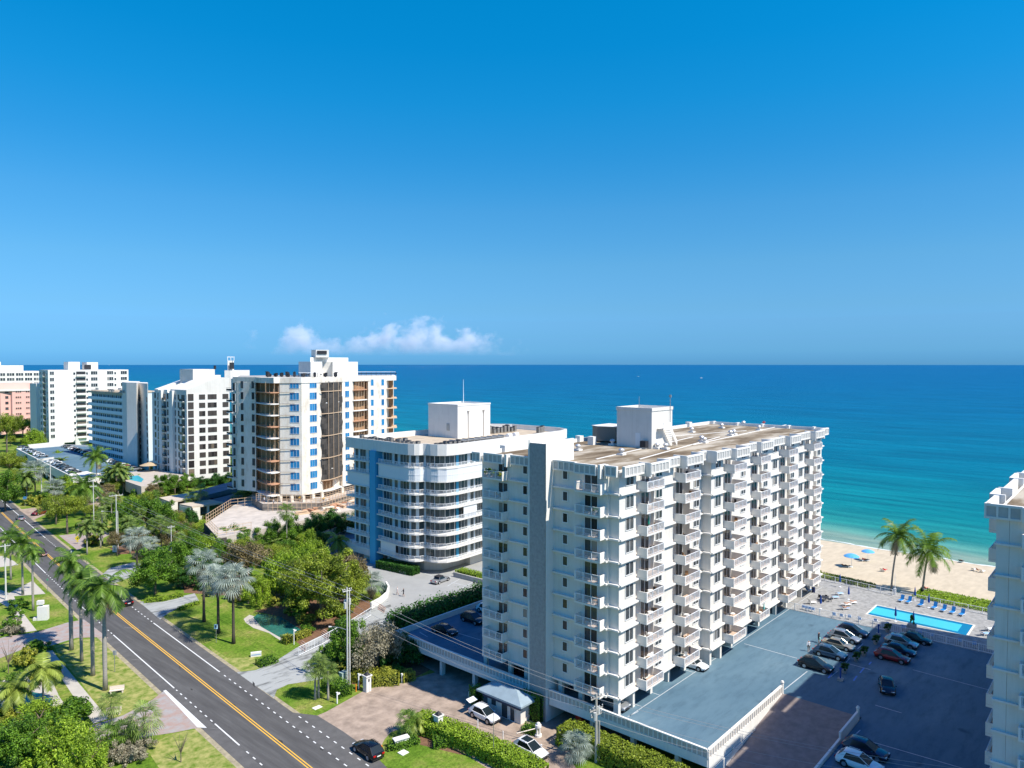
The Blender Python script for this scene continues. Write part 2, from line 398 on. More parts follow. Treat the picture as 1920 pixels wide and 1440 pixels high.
d0 = (cl[0] - cl[1]).normalized(); cl = [cl[0] + d0 * 120, cl[0] + d0 * 30] + cl
d1 = (cl[-1] - cl[-3]).normalized(); cl += [cl[-1] + d1 * 60, cl[-1] + d1 * 160 + Vector((4, 0, 0)), cl[-1] + d1 * 420 + Vector((20, 0, 0)), cl[-1] + d1 * 1200 + Vector((60, 0, 0))]
# resample smooth by N
ctrl = sorted([(p.y, p.x) for p in cl])
def cx(N):
    for (a, xa), (b_, xb) in zip(ctrl, ctrl[1:]):
        if a <= N <= b_: return xa + (xb - xa) * (N - a) / (b_ - a)
    return ctrl[-1][1]
def cpt(N, off):
    X = sum(cx(N + k) for k in (-14, -7, 0, 7, 14)) / 5; X2 = sum(cx(N + 2 + k) for k in (-14, -7, 0, 7, 14)) / 5
    t = Vector((X2 - X, 2)).normalized(); return (X + t.y * off, N - t.x * off)
Ns = list(np.arange(-60, 260, 6)) + list(range(260, 900, 30))
def band(name, o0, o1, m, z, N0=-60, N1=880, solo_=True, mb=None):
    b = mb or MB(); S = [N0] + [n for n in Ns if N0 < n < N1] + [N1]
    for a, c in zip(S, S[1:]):
        p, q, r_, s_ = cpt(a, o0), cpt(a, o1), cpt(c, o1), cpt(c, o0)
        b.face([(*p, z), (*q, z), (*r_, z), (*s_, z)])
    if mb is None: solo(name, b, m, kind='structure')
band('road', -3.95, 3.45, ASPH, .012); 
b = MB(); band('', -5.5, -3.95, None, .012, mb=b); band('', 3.45, 5.1, None, .012, mb=b); solo('road_shoulder', b, SHOUL, kind='structure')
VERGE = mat('sandy_verge', (.42, .36, .24), 1, .4, 1.2)
b = MB(); band('', -6.15, -5.5, None, .007, mb=b); band('', 5.1, 5.7, None, .007, mb=b); solo('sandy_verge', b, VERGE, kind='structure')
b = MB()
for o in (-.17, .17): band('', o - .075, o + .075, None, .018, mb=b)
solo('centre_line', b, PAINTY, kind='structure')
def nv(u, v): return G(u, v).y
b = MB()
def dots(off, N0, N1, ln=.65, gap=1.15, w_=.16):
    n = N0
    while n < N1: band('', off - w_/2, off + w_/2, None, .018, n, min(n + ln, N1), mb=b); n += ln + gap
RO, LO = 3.3, -3.75
for (a, c) in ((nv(403, 1266), nv(280, 1172)), (nv(187, 1097) , nv(187, 1097) + 1), (nv(81, 1010), 860)): band('', RO - .09, RO + .09, None, .018, a, c, mb=b)
dots(RO, 2, nv(403, 1266) - .6); dots(RO, nv(280, 1172) + .8, nv(81, 1010) - .8)
for (a, c) in ((nv(319, 1299), nv(206, 1196)), (nv(444, 1409), nv(395, 1368)), (nv(158, 1150), nv(148, 1142)), (nv(80.6, 1078), nv(58, 1055)), (nv(35, 1035), 860)): band('', LO - .09, LO + .09, None, .018, a, c, mb=b)
dots(LO, 20, nv(444, 1409) - .8); dots(LO, nv(395, 1368) + .8, nv(319, 1299) - .8); dots(LO, nv(206, 1196) + .8, nv(158, 1150) - .8); dots(LO, nv(148, 1142) + 1, nv(80.6, 1078) - 1)
dots(5.15, 2, nv(545, 1350))
solo('edge_lines', b, PAINTW, kind='structure')

PATCH = mat('asphalt_patch', (.045, .044, .043), .95, .2, 2); PALE = mat('pale_scuff', (.17, .165, .16), .95, .3, 2)
for u, v, du, dv, m_ in ((240, 1182, 14, 1.2, PALE), (330, 1255, 1, 7, PATCH), (432, 1330, 3, 3, PATCH), (395, 1375, 9, 1, PALE), (250, 1243, 12, 1.2, PALE), (520, 1400, 4, 4, PATCH), (165, 1120, 9, 1, PALE), (470, 1290, 2, 6, PATCH), (352, 1300, 2, 2, PATCH), (598, 1415, 3, 3, PATCH)):
    flat('road_patch', px([(u - du, v - dv), (u + du, v - dv*.2), (u + du*.9, v + dv), (u - du, v + dv*.3)]), m_, .015)
DRIVE = mat('grey_driveway', (.36, .37, .355), .9, .62, .55, lo=.36, hi=.5, bump=.4, stretch=(.35, 1.4, 1), spec=.1)
PAVER = mat('tan_pavers', (.43, .335, .265), .9, .38, .6, bump=.5, spec=.1)
PAVER2 = mat('grey_pavers', (.34, .33, .32), .9, .25, .9, bump=.4, spec=.1, col2=(.36, .25, .21))
WALK = mat('concrete_walk', (.50, .46, .40), .9, .12, .6, spec=.1)
DECKM, nt, bs = nodes('deck_coating'); bs.inputs['Roughness'].default_value = .85; bs.inputs['Specular IOR Level'].default_value = .15
n1 = noise(nt, .11, 7, .62, stretch=(.5, 1, 1)); n2 = noise(nt, .9, 7, .75, stretch=(.25, 1, 1)); n3 = noise(nt, .23, 3, .5)
r1 = ramp(nt, n1.outputs['Fac'], [(.3, (.078, .145, .20)), (.55, (.105, .18, .235)), (.74, (.165, .245, .29))]); r2 = ramp(nt, n2.outputs['Fac'], [(.3, (.72, .74, .76)), (.5, (1, 1, 1)), (.75, (1.12, 1.1, 1.08))]); r3 = ramp(nt, n3.outputs['Fac'], [(.26, (.62, .63, .65)), (.34, (1, 1, 1))])
mx = nt.nodes.new('ShaderNodeMix'); mx.data_type = 'RGBA'; mx.blend_type = 'MULTIPLY'; mx.inputs[0].default_value = 1; my = nt.nodes.new('ShaderNodeMix'); my.data_type = 'RGBA'; my.blend_type = 'MULTIPLY'; my.inputs[0].default_value = 1
L(nt, r1.outputs[0], mx.inputs[6]); L(nt, r2.outputs[0], mx.inputs[7]); L(nt, mx.outputs[2], my.inputs[6]); L(nt, r3.outputs[0], my.inputs[7]); L(nt, my.outputs[2], bs.inputs['Base Color'])
TERR = mat('terrace_pavers', (.37, .365, .35), .85, .35, 1.3, spec=.15, bump=.4)
flat('unseen_asphalt', [(44, -120), (73.5, -120), (73.5, 26), (60, 26), (44, 10)], SHOUL, .005)  # unseen asphalt, added so grass bounce does not tint the right-hand block
flat('road_apron', px([(508, 1317), (540, 1344), (565, 1347), (590, 1350), (638, 1380), (663, 1398), (700, 1428), (760, 1490), (690, 1500), (600, 1420), (500, 1337)]), SHOUL, .009)
flat('entrance_driveway', px([(590, 1350), (607, 1343), (660, 1313), (680, 1302), (703, 1295), (750, 1288), (777, 1278), (815, 1267)]) + [(76, 96), (90, 96), (90, 40)] + px([(1105, 1420), (1075, 1440), (1110, 1500), (1000, 1510), (880, 1430), (800, 1385), (748, 1376), (730, 1382), (717, 1397), (710, 1411), (700, 1430), (663, 1398), (638, 1380)]), PAVER, .006)
DR2 = [((435, 1267), (508, 1316), .008), ((473, 1263), (514, 1300), .008), ((508, 1248), (535, 1290), .008), ((550, 1221), (600, 1280), .03), ((585, 1203), (625, 1258), .03), ((620, 1186), (652, 1238), .4), ((690, 1150), (715, 1200), .9), ((722, 1125), (760, 1185), 1.0)]
strip('sloping_driveway', [(G(*a, z), G(*c, z)) for a, c, z in DR2], DRIVE)
b = MB(); FORE = mat('forecourt_grey', (.34, .345, .335), .9, .12, .25, bump=.4, spec=.1)
b.prism([p[:2] for p in px([(722, 1125), (728, 1112), (716, 1095), (659, 1079), (640, 1064), (653, 1050), (700, 1020), (905, 1020), (985, 1080), (903, 1106), (857, 1120), (784, 1160), (760, 1185)], 1)], -.5, 1.0)
solo('forecourt', b, FORE, kind='structure')
b = MB(); b.prism([p[:2] for p in px([(560, 1034), (588, 1014), (660, 985), (720, 990), (720, 1040), (653, 1050.5), (640, 1064.5), (610, 1052)], .995)], -.5, .995)
solo('side_drive', b, DECKM, kind='structure')
for nm, P_, m_, z_ in (
    ('driveway', [(186, 1080), (200, 1068), (244, 1057), (262, 1060), (256, 1078), (222, 1092), (207, 1097)], DRIVE, .02),
    ('driveway', [(105, 1006), (188, 997), (205, 1003), (160, 1024), (140, 1034)], PAVER2, .02),
    ('driveway', [(30, 957), (60, 953), (82, 965), (58, 977)], PAVER, .02),
    ('driveway', [(254, 1132), (300, 1130), (360, 1116), (368, 1130), (330, 1143), (303, 1158), (294, 1166)], DRIVE, .02),
    ('driveway', [(-60, 1215), (0, 1199), (60, 1190), (118, 1172), (150, 1166), (196, 1202), (175, 1200), (135, 1201), (90, 1215), (30, 1224), (-60, 1260)], PAVER2, .02),
    ('driveway', [(154, 1372), (221, 1350), (277, 1320), (298, 1304), (372, 1372), (318, 1383), (244, 1394), (160, 1402)], PAVER2, .02),
    ('driveway', [(-40, 1120), (10, 1115), (54, 1092), (78, 1117), (12, 1122), (-40, 1135)], WALK, .02),
    ('driveway', [(130, 933), (150, 925), (240, 945), (225, 957), (160, 950)], PAVER, .02),
    ('driveway', [(-40, 1045), (0, 1045), (20, 1055), (28, 1062), (-40, 1070)], WALK, .02),
    ('path', [(-30, 1100), (17, 1119), (26, 1141), (47, 1170), (60, 1187), (34, 1191), (24, 1172), (10, 1145), (-30, 1120)], WALK, .013),
    ('path', [(84, 1217), (97, 1236), (140, 1290), (193, 1356), (165, 1366), (135, 1325), (110, 1286), (72, 1225)], WALK, .013),
    ('pool_surround', [(48, 1275), (82, 1273), (102, 1316), (112, 1330), (75, 1342), (20, 1345), (-40, 1345), (-60, 1290)], WALK, .013),
    ('path', [(125, 1345), (140, 1352), (146, 1358), (128, 1363), (112, 1352)], WALK, .014),
    ('curb_strip', [(298, 1303), (303, 1301), (380, 1374), (362, 1373)], PAINTW, .024)):
    flat(nm, px(P_), m_, z_)
POOLW, nt, bs = nodes('pool_water'); bs.inputs['Base Color'].default_value = (.07, .50, .62, 1); bs.inputs['Roughness'].default_value = .12; bs.inputs['Specular IOR Level'].default_value = .4
nn_ = noise(nt, 1.5, 3); bp = nt.nodes.new('ShaderNodeBump'); bp.inputs['Strength'].default_value = .25; L(nt, nn_.outputs['Fac'], bp.inputs['Height']); L(nt, bp.outputs[0], bs.inputs['Normal'])
POND = mat('pond_water', (.03, .17, .15), .1, .4, .8, spec=.5)
flat('pond', px([(37, 1308), (50, 1305), (72, 1309), (86, 1319), (88, 1330), (70, 1338), (33, 1336)]), POND, .03)
flat('pond', px([(470, 1162), (480, 1155), (520, 1160), (560, 1185), (560, 1205), (520, 1200), (485, 1180)]), POND, .03)
flat('pond_edge', px([(452, 1165), (463, 1157), (473, 1160), (485, 1178), (520, 1198), (535, 1200), (527, 1210), (500, 1192), (470, 1182), (456, 1172)]), WALK, .02)
DRY = mat('dry_lawn', (.36, .34, .12), 1, .3, .9, spec=.05, col2=(.12, .19, .025), lo=.36, hi=.62, bump=.8)
flat('dry_lawn', px([(140, 1203), (186, 1201), (300, 1301), (277, 1319), (222, 1349), (196, 1357), (145, 1290), (104, 1240), (92, 1217)]), DRY, .003); flat('dry_lawn', px([(318, 1384), (366, 1376), (420, 1425), (455, 1470), (300, 1470), (262, 1410)]), DRY, .003)
flat('dry_lawn', px([(385, 1215), (420, 1240), (470, 1238), (505, 1246), (473, 1262), (437, 1266), (400, 1240)]), DRY, .003)
# mulch beds
MULCH = mat('mulch', (.22, .12, .07), 1, .4, 2)
for P_ in ([(470, 1150), (600, 1120), (690, 1130), (700, 1150), (560, 1215), (540, 1200), (560, 1190), (520, 1160)], [(600, 1215), (650, 1170), (760, 1200), (830, 1250), (777, 1276), (700, 1290), (650, 1290), (620, 1240)], [(745, 1380), (1000, 1440), (1100, 1500), (760, 1440), (715, 1410)][0:2] + [(860, 1425), (760, 1400)],
           [(200, 1030), (240, 1020), (250, 1040), (215, 1042)], [(330, 1060), (420, 1040), (480, 1100), (420, 1120), (340, 1115)]):
    flat('mulch_bed', px(P_), MULCH, .004)
# ---------------------------------------------------------------- deck, ramps, pool terrace
DZ = 3.2
b = MB()
b.prism([(74.3, 36.4), (95.9, 36.4), (95.9, 26.2), (73.9, 26.2), (73.9, -40), (130, -40), (130, 91), (74.3, 91)], DZ - .45, DZ)
for x in range(78, 130, 8):
    for y in (40, 52, 60, 70, 82, 90): b.box(x, x + .4, y, y + .4, -.3, DZ - .451)
solo('parking_deck', b, [DECKM], kind='structure')
b = MB(); b.prism([(130, -30), (150.4, -30), (153.9, 50), (157, 120), (130, 120)], 0, DZ - .004); solo('pool_terrace', b, TERR, kind='structure')
b = MB(); b.face([(56, 26.6, .03), (72, 26.4, .03), (72, 36.3, .03), (56, 36.3, .03)]); b.face([(72, 26.4, .03), (95.9, 26.4, DZ), (95.9, 36.3, DZ), (72, 36.3, .03)])
solo('ramp', b, mat('ramp_pavers', (.26, .215, .20), .9, .25, 1.0, bump=.6), kind='structure')
LINE = mat('bay_line_white', (.55, .58, .6), .8, .2, 2); LINEB = mat('bay_line_blue', (.12, .25, .6), .8)
b = MB(); z = DZ + .005
def ln(u0, v0, u1, v1, w_=.11, zz=None):
    p, q = G(u0, v0, z if zz is None else zz), G(u1, v1, z if zz is None else zz); d = (q - p).normalized(); n = Vector((-d.y, d.x, 0)) * w_ / 2
    b.face([p - n, q - n, q + n, p + n])
for a in ((1400, 1212, 1500, 1240), (1477, 1300, 1520, 1265), (1625, 1395, 1880, 1470), (1720, 1262, 1900, 1310), (1600, 1398, 1622, 1378), (1640, 1262, 1560, 1240),
          (1645, 1201, 1652, 1192), (1615, 1222, 1625, 1212), (1590, 1252, 1600, 1240), (1565, 1275, 1577, 1265), (1650, 1330, 1700, 1345), (1180, 1352, 1200, 1342), (785, 1190, 800, 1199), (820, 1180, 900, 1205)): ln(*a)
y0 = 49.0
for e in (80, 84.4, 93.9, 106.6, 113.4): b.face([(e, 48.3, z), (e + .1, 48.3, z), (e + .1, 53, z), (e, 53, z)])
b.face([(76.5, 48.2, z), (147, 47.9, z), (147, 48.0, z), (76.5, 48.3, z)])
solo('bay_lines', b, LINE, kind='structure'); b = MB()
for a in ((1608, 1283, 1614, 1274), (1620, 1268, 1628, 1258), (1637, 1252, 1641, 1247), (1560, 1278, 1567, 1268)): ln(*a, w_=.2)
solo('bay_lines', b, LINEB, kind='structure')
b = MB()
for a in ((655, 1057, 668, 1063), (650, 1020, 662, 1030), (590, 1014, 700, 1020), (838, 1102, 862, 1088), (855, 1112, 885, 1095), (880, 1115, 900, 1108), (795, 1078, 808, 1082), (845, 1095, 875, 1102)): ln(*a, w_=.15, zz=1.006)
solo('bay_lines', b, LINE, kind='structure')

# balustraded deck edge wall (solid plinth and cap with slots between fins)
SLOT = mat('warm_screen', (.50, .46, .42), .85)
def screen_wall(name, pts, label, zb, zt=4.35, pitch_=.62, cat='wall', base_z=None, group=None, inner=1, t=.22):
    root = thing(name, label, cat, (pts[0][0], pts[0][1], base_z if base_z is not None else zb), group=group)
    m = MB(); f = MB()
    for p, q in zip(pts, pts[1:]):
        d = Vector((q[0] - p[0], q[1] - p[1])); ln_ = d.length; d /= ln_
        m.bar(p, q, t, zb, zt - 1.02); m.bar(p, q, t + .08, zt - .16, zt); m.bar(p, q, t - .12, zt - 1.02, zt - .16, 1)
        n = int(ln_ / pitch_)
        for k in range(n + 1):
            c = Vector(p[:2]) + d * (ln_ * k / n); f.obox(c, d, .07, t / 2 + .02, zt - 1.015, zt - .165)
    wpart('wall', m, [WHITE2, SLOT], root); wpart('fins', f, WHITE2, root); return root
screen_wall('deck_wall', [(74.15, 91), (74.15, 62.3)], 'white slotted parapet along the shaded blue parking deck left of the grey tower', DZ - .9)
screen_wall('deck_wall', [(74.15, 58.9), (74.15, 36.3)], 'white slotted parapet of the sunny parking deck above the clipped hedge', DZ - .9)
screen_wall('deck_wall', [(74.15, 36.25), (95.6, 36.25)], 'white slotted ramp wall ending in a ball-topped post', DZ - 1.3)
b = MB(); b.prism([(73.9, 36.1), (95.6, 36.1), (95.6, 36.0), (73.9, 36.0)], -.2, DZ - 1.3); b.cyl((95.8, 36.2, DZ), (95.8, 36.2, 4.5), .2); b.lathe([(.05, 4.5), (.22, 4.62), (.25, 4.78), (.15, 4.95), (.03, 5.0)], 10, c=(95.8, 36.2))
for e in (80, 86, 91.5): b.box(e, e + .2, 35.85, 36.0, 2.0, 2.25)
solo('ramp_wall', b, WHITE2, 'white retaining wall face beside the brown ramp with ball finial', 'wall')
b = MB(); b.prism([(74, 26.3), (88, 26.3), (88, 26.55), (74, 26.55)], 0, 3.6); b.prism([(88.02, 26.3), (94.8, 26.3), (94.8, 26.55), (88.02, 26.55)], 0, 4.3)
b.cyl((94.9, 26.4, DZ), (94.9, 26.4, 4.5), .18); b.lathe([(.05, 4.5), (.2, 4.6), (.24, 4.75), (.12, 4.95), (.02, 5.0)], 10, c=(94.9, 26.4))
solo('ramp_wall', b, WHITE2, 'plain pale stepped wall on the shaded side of the brown ramp', 'wall')
# arcade piers below the deck edge
for i, y in enumerate(list(range(40, 58, 6)) + list(range(66, 91, 7))): b = MB(); b.box(74.3, 75.0, y, y + .5, 0, DZ - .46); solo('pier', b, WHITE, 'white pier carrying the shaded deck edge left of the tower fin' if y > 60 else 'white pier carrying the sunny deck edge above the rough hedge', 'pier', 'piers under the deck edge', at=(74.6, y, 0))
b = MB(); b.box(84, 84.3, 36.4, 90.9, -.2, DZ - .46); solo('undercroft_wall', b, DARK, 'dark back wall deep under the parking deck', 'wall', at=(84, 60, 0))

# ---------------------------------------------------------------- the big white block
FH = 2.85; F0 = 5.85; NF = 10; RZ = 34.3; W0 = 75.2
root = thing('apartment_building', 'tall white ten storey block with stacked balconies and grey tower fin, nearest the road', 'apartment building', (100, 60, DZ))
bayE = ES(1194, 49.05)
outl = [(W0, 72.3), (W0, 50.43), (75.57, 50.43), (75.57, 49.05), (79.5, 49.05), (79.5, 49.4), (83.9, 49.4), (83.9, 49.05), (89.2, 49.05), (89.2, 50.1), (94.0, 50.1), (94.0, 49.05), (97.6, 49.05),
        (97.6, 47.55), (101.6, 47.55), (101.6, 48.3), (113.4, 48.3), (113.4, 48.85), (118.2, 48.85), (118.2, 48.5), (125.9, 48.5), (125.9, 49.0), (131, 49.0), (131, 48.5), (138.4, 48.5), (138.4, 49.0), (144.8, 49.0), (144.8, 48.5), (147.7, 48.5), (147.7, 72.3)]
b = MB(); b.prism(outl, F0 - .3, RZ - .02); wpart('wall', b, WHITE, root)
# thin ledges at every floor
led = [((W0 - .18, 66.9), (W0 - .18, 62.1)), ((W0 - .18, 59.0), (W0 - .18, 54.9)), ((W0 - .18, 50.9), (W0 - .18, 50.43)), ((75.57 - .18, 50.7), (75.57 - .18, 48.87)), ((75.4, 48.87), (79.9, 48.87)), ((84.3, 48.87), (89.7, 48.87)), ((94.2, 48.87), (97.6, 48.87)),
       ((97.42, 48.9), (97.42, 47.37)), ((97.4, 47.37), (102.0, 47.37)), ((106.8, 48.12), (113.8, 48.12)), ((118.2, 48.32), (126.3, 48.32)), ((131, 48.32), (138.9, 48.32)), ((144.8, 48.32), (148.0, 48.32)), ((147.9, 48.5), (147.9, 56))]
PL = Parts(root)
for k in range(NF):
    for p, q in led: b = MB(); b.bar(p, q, .5, F0 + k * FH - .31, F0 + k * FH - .1); PL.lump('ledge', b, WHITE2)
PL.flush()
# roof, parapet segments
b = MB(); b.prism([(W0 + .3, 72), (W0 + .3, 50.7), (76, 49.4), (88, 49.4), (98, 49.4), (98, 48), (101, 48), (102, 48.9), (147.4, 48.9), (147.4, 72)], RZ - .015, RZ + .05)
ROOFM, nt, bs = nodes('gravel_roof'); bs.inputs['Roughness'].default_value = .95
n1 = noise(nt, .22, 6, .62, stretch=(.35, 1.2, 1)); n2 = noise(nt, 7, 3)
r1 = ramp(nt, n1.outputs['Fac'], [(.36, (.10, .065, .03)), (.49, (.22, .165, .10)), (.62, (.46, .40, .31))]); L(nt, r1.outputs[0], bs.inputs['Base Color'])
wpart('roof', b, ROOFM, root)
SLOT2 = mat('parapet_panel', (.50, .49, .47), .85, .15, 1.5)
def parapet(p, q, z0=33.55, z1=34.9, t=.3, ends=True, pitch_=.8):
    m = MB(); p = Vector(p); q = Vector(q); d = (q - p).normalized(); ln_ = (q - p).length; n = Vector((d.y, -d.x))
    m.bar(p, q, t, z0, z1)
    f0 = p + n * (t/2 + .05); f1 = q + n * (t/2 + .05)
    m.bar(f0, f1, .1, z1 - .22, z1 + .003); m.bar(f0, f1, .1, z0 - .003, z0 + .2)
    k = max(2, int(ln_ / pitch_))
    for i in range(k + 1):
        c = p + d * (.09 + (ln_ - .18) * i / k) + n * (t/2 + .05); m.obox(c, d, .085, .05, z0 + .2, z1 - .22)
    m.bar(p + n * (t/2 + .012), q + n * (t/2 + .012), .02, z0 + .2, z1 - .22, 1)
    wpart('parapet', m, [WHITE2, SLOT2], root)
def hook(x0, x1, y0, y1): b = MB(); b.box(x0, x1, y0, y1, 33.2, 34.95); wpart('parapet_block', b, WHITE2, root)
for p, q in (((74.0, 73.0), (74.0, 71.4)), ((74.3, 71.0), (74.3, 67.4)), ((74.9, 66.4), (74.9, 62.1)), ((74.9, 58.9), (74.9, 55.2)), ((74.3, 55.0), (74.3, 51.6)), ((74.9, 50.6), (74.9, 48.9)),
             ((75.1, 48.2), (79.8, 48.2)), ((79.9, 47.3), (84.4, 47.3)), ((84.8, 48.3), (89.2, 48.3)), ((89.4, 47.3), (94.0, 47.3)), ((94.4, 48.3), (97.2, 48.3)), ((97.1, 46.7), (101.9, 46.7)), ((102.1, 45.9), (106.7, 45.9)), ((107.2, 47.5), (113.2, 47.5)),
             ((113.5, 46.7), (118.0, 46.7)), ((118.5, 47.7), (125.8, 47.7)), ((126.2, 46.7), (130.6, 46.7)), ((131.2, 47.7), (138.3, 47.7)), ((138.6, 46.7), (143.2, 46.7)), ((143.6, 47.7), (148.7, 47.7))): parapet(p, q)
for e0, y0, y1 in ((79.85, 47.15, 48.9), (84.55, 47.2, 49), (89.35, 47.2, 49.2), (94.15, 47.2, 49), (97.15, 46.6, 49), (102.0, 45.8, 48), (106.85, 45.8, 48), (113.35, 46.6, 48.6), (118.2, 46.6, 48.6), (125.95, 46.6, 48.6), (130.8, 46.6, 48.6), (138.45, 46.6, 48.6), (143.35, 46.6, 48.6)): hook(e0, e0 + .3, y0 - .02, y1)
hook(74.2, 75.5, 66.7, 67.1); hook(74.2, 75.6, 51.0, 51.35); hook(74.85, 75.5, 50.62, 50.85)
b = MB(); b.box(148.2, 148.5, 47.6, 73, 33.6, 34.85); b.box(74.2, 148.2, 72.7, 73, 33.6, 34.85); wpart('parapet', b, WHITE2, root)
for y in (50, 55, 60.5, 66, 71.5):
    hook(147.7, 148.9, y, y + .5)
for x in (80, 88, 99, 108, 118, 127, 138): b = MB(); b.box(x, x + 1.1, 72.2, 73.2, 33.6, 35.3); wpart('parapet_block', b, WHITE2, root)

P = Parts(root)
tall = window_mesh(1.75, 1.5, 2); small = window_mesh(1.55, 1.05, 2); tiny = window_mesh(.72, 1.15, 1, sill=False, ft=.1)
door = window_mesh(1.95, 2.05, 2, name='door'); doorw = window_mesh(1.7, 2.05, 2, name='door')
def bal(wd, dp, left=True, h=1.02):
    m = MB(); m.box(0, wd, -dp, .25, -.28, -.02); m.box(0, wd, -dp, .2, -.02, 0.0, 1)
    m.box(0, .13, -dp, 0, 0, h, 0); m.box(wd - .13, wd, -dp, 0, 0, h, 0)
    return m
FLOORT = mat('balcony_tile', (.55, .42, .33), .8, .1)
RG = mat('rail_white', (.78, .79, .8), .5)
def balcony(wd, dp):
    k = ('b', wd, dp)
    if k not in CACHE:
        CACHE[k] = (bal(wd, dp).mesh('balcony', [WHITE2, FLOORT]), picket_rail(wd - .3).mesh('railing', [RG]))
    me, rl = CACHE[k]; return me, [('railing', rl, (.15, -dp + .06, 0))]
# south face
SB = [(79.75, 49.05, 4.45, 1.5), (89.4, 49.05, 4.5, 1.75), (101.9, 48.3, 4.5, 2.4), (113.5, 48.5, 4.1, 1.85), (126.0, 48.5, 4.3, 1.75), (138.5, 48.5, 4.4, 1.75)]
SD = [(82.15, 49.4), (92.65, 50.1), (104.5, 48.3), (115.8, 48.85), (128.5, 49.0), (140.8, 49.0)]
SS = [(85.15, 49.05), (95.85, 49.05), (110.3, 48.3), (119.7, 48.5), (132.0, 48.5), (146.0, 48.5)]
ST = [(77.9, 49.05), (99.7, 47.55), (123.8, 48.5), (136.2, 48.5)]
for k in range(NF):
    zf = F0 + k * FH
    for i, (x, y, wd, dp) in enumerate(SB):
        me, sub = balcony(wd, dp); P.add('balcony', me, (x, y, zf), 0, sub)
    for i, (x, y) in enumerate(SD): P.add('door', door, (x, y - .012, zf + .02))
    for x, y in SS: P.add('window', small, (x, y - .012, zf + 1.0))
    for x, y in ST: P.add('window', tall, (x, y - .012, zf + .75))
    # west face (rz: facade runs south)
    rz = -math.pi / 2
    me, sub = balcony(3.9, 1.3); P.add('balcony', me, (W0, 71.1, zf), rz, sub)
    me, sub = balcony(4.0, 1.3); P.add('balcony', me, (W0, 54.75, zf), rz, sub)
    P.add('door', doorw, (W0 - .012, 68.15, zf + .02), rz); P.add('door', door, (W0 - .012, 53.0, zf + .02), rz)
    P.add('window', tiny, (W0 - .012, 64.05, zf + .95), rz); P.add('window', tiny, (W0 - .012, 57.15, zf + .95), rz)
P.flush()
# tower fin
GREYF = mat('grey_aggregate', (.40, .385, .38), .95, .22, 2.5, bump=.6)
b = MB(); b.prism([(73.5, 59.07), (79.6, 59.07), (79.6, 59.3), (73.72, 59.3)], 0, 37.35); b.prism([(73.5, 62.15), (79.6, 62.15), (79.6, 61.95), (73.72, 61.95)], 0, 37.35); b.box(79.4, 79.6, 59.3, 61.95, 30, 36.9); b.box(73.8, 79.3, 59.3, 61.95, 36.2, 36.4)
b.box(73.72, 75.1, 59.3, 61.95, 0, .6); tw = wpart('lift_tower', b, WHITE2, root)
b = MB(); b.box(73.62, 73.9, 59.3, 61.95, .0, 37.0); wpart('grey_panel', b, GREYF, tw)
# penthouse, tank, vents, stairs
b = MB(); b.box(97.8, 104.2, 57.6, 64.0, RZ, 40.2); b.box(97.7, 98, 57.5, 64.1, 40.2, 40.7); b.box(104, 104.3, 57.5, 64.1, 40.2, 40.7); b.box(98, 104, 57.5, 57.8, 40.2, 40.7); b.box(98, 104, 63.8, 64.1, 40.2, 40.7)
ph = wpart('penthouse', b, WHITE, root)
b = MB(); b.box(97.75, 97.79, 59.6, 60.5, RZ + .3, RZ + 2.4); wpart('door', b, TRIM, ph)
b = MB()
for k in range(9): b.box(101.2 + k * .28, 101.2 + k * .28 + .26, 56.5, 57.5, 37.4 - .35 * k - .06, 37.4 - .35 * k)
b.box(99.3, 101.2, 56.4, 57.5, 37.35, 37.45); b.box(99.3, 101.2, 56.4, 56.45, 37.45, 38.4); b.face([(101.2, 56.45, 37.5), (103.8, 56.45, 34.4), (103.8, 56.45, 35.3), (101.2, 56.45, 38.4)]); wpart('stairs', b, WHITE2, ph)
b = MB(); b.cyl((99, 60.6, 40.2), (99, 60.6, 42.4), .04); b.cyl((103.2, 57.4, 38.2), (103.2, 57.4, 42.2), .05); b.box(103.05, 103.35, 57.25, 57.55, 42.2, 42.6); wpart('mast', b, STEEL, ph)
b = MB()
TANK = mat('tan_grey_housing', (.22, .20, .17), .7)
b.prism([(101.0, 71), (100.4, 69.6), (101.2, 66.6), (106, 66.6), (106, 71)], RZ + .3, 37.0); b.prism([(100.9, 71.1), (100.3, 69.6), (101.1, 66.5), (106.1, 66.5), (106.1, 71.1)], 37.0, 37.1, 1)
b2 = MB(); b2.box(96.2, 97.1, 67.5, 68.6, RZ, 35.7); solo('roof_box', b2, WHITE2, 'white upright box left of the grey-brown plant housing on the roof', 'roof box', at=(96.6, 68, RZ))
solo('plant_housing', b, [TANK, WHITE2], 'grey-brown plant housing with chamfered end behind the white roof penthouse', 'plant housing', at=(101, 69, RZ))
vm = MB(); vm.box(-.5, .5, -.5, .5, 0, .25, 1); vm.cyl((0, 0, .25), (0, 0, .55), .25, n=10); vm.lathe([(.2, .5), (.42, .58), (.45, .75), (.3, .95), (.05, 1.02)], 12)
vme = vm.mesh('roof_vent', [mat('galvanised', (.6, .6, .6), .35, metal=.5), WHITE2])
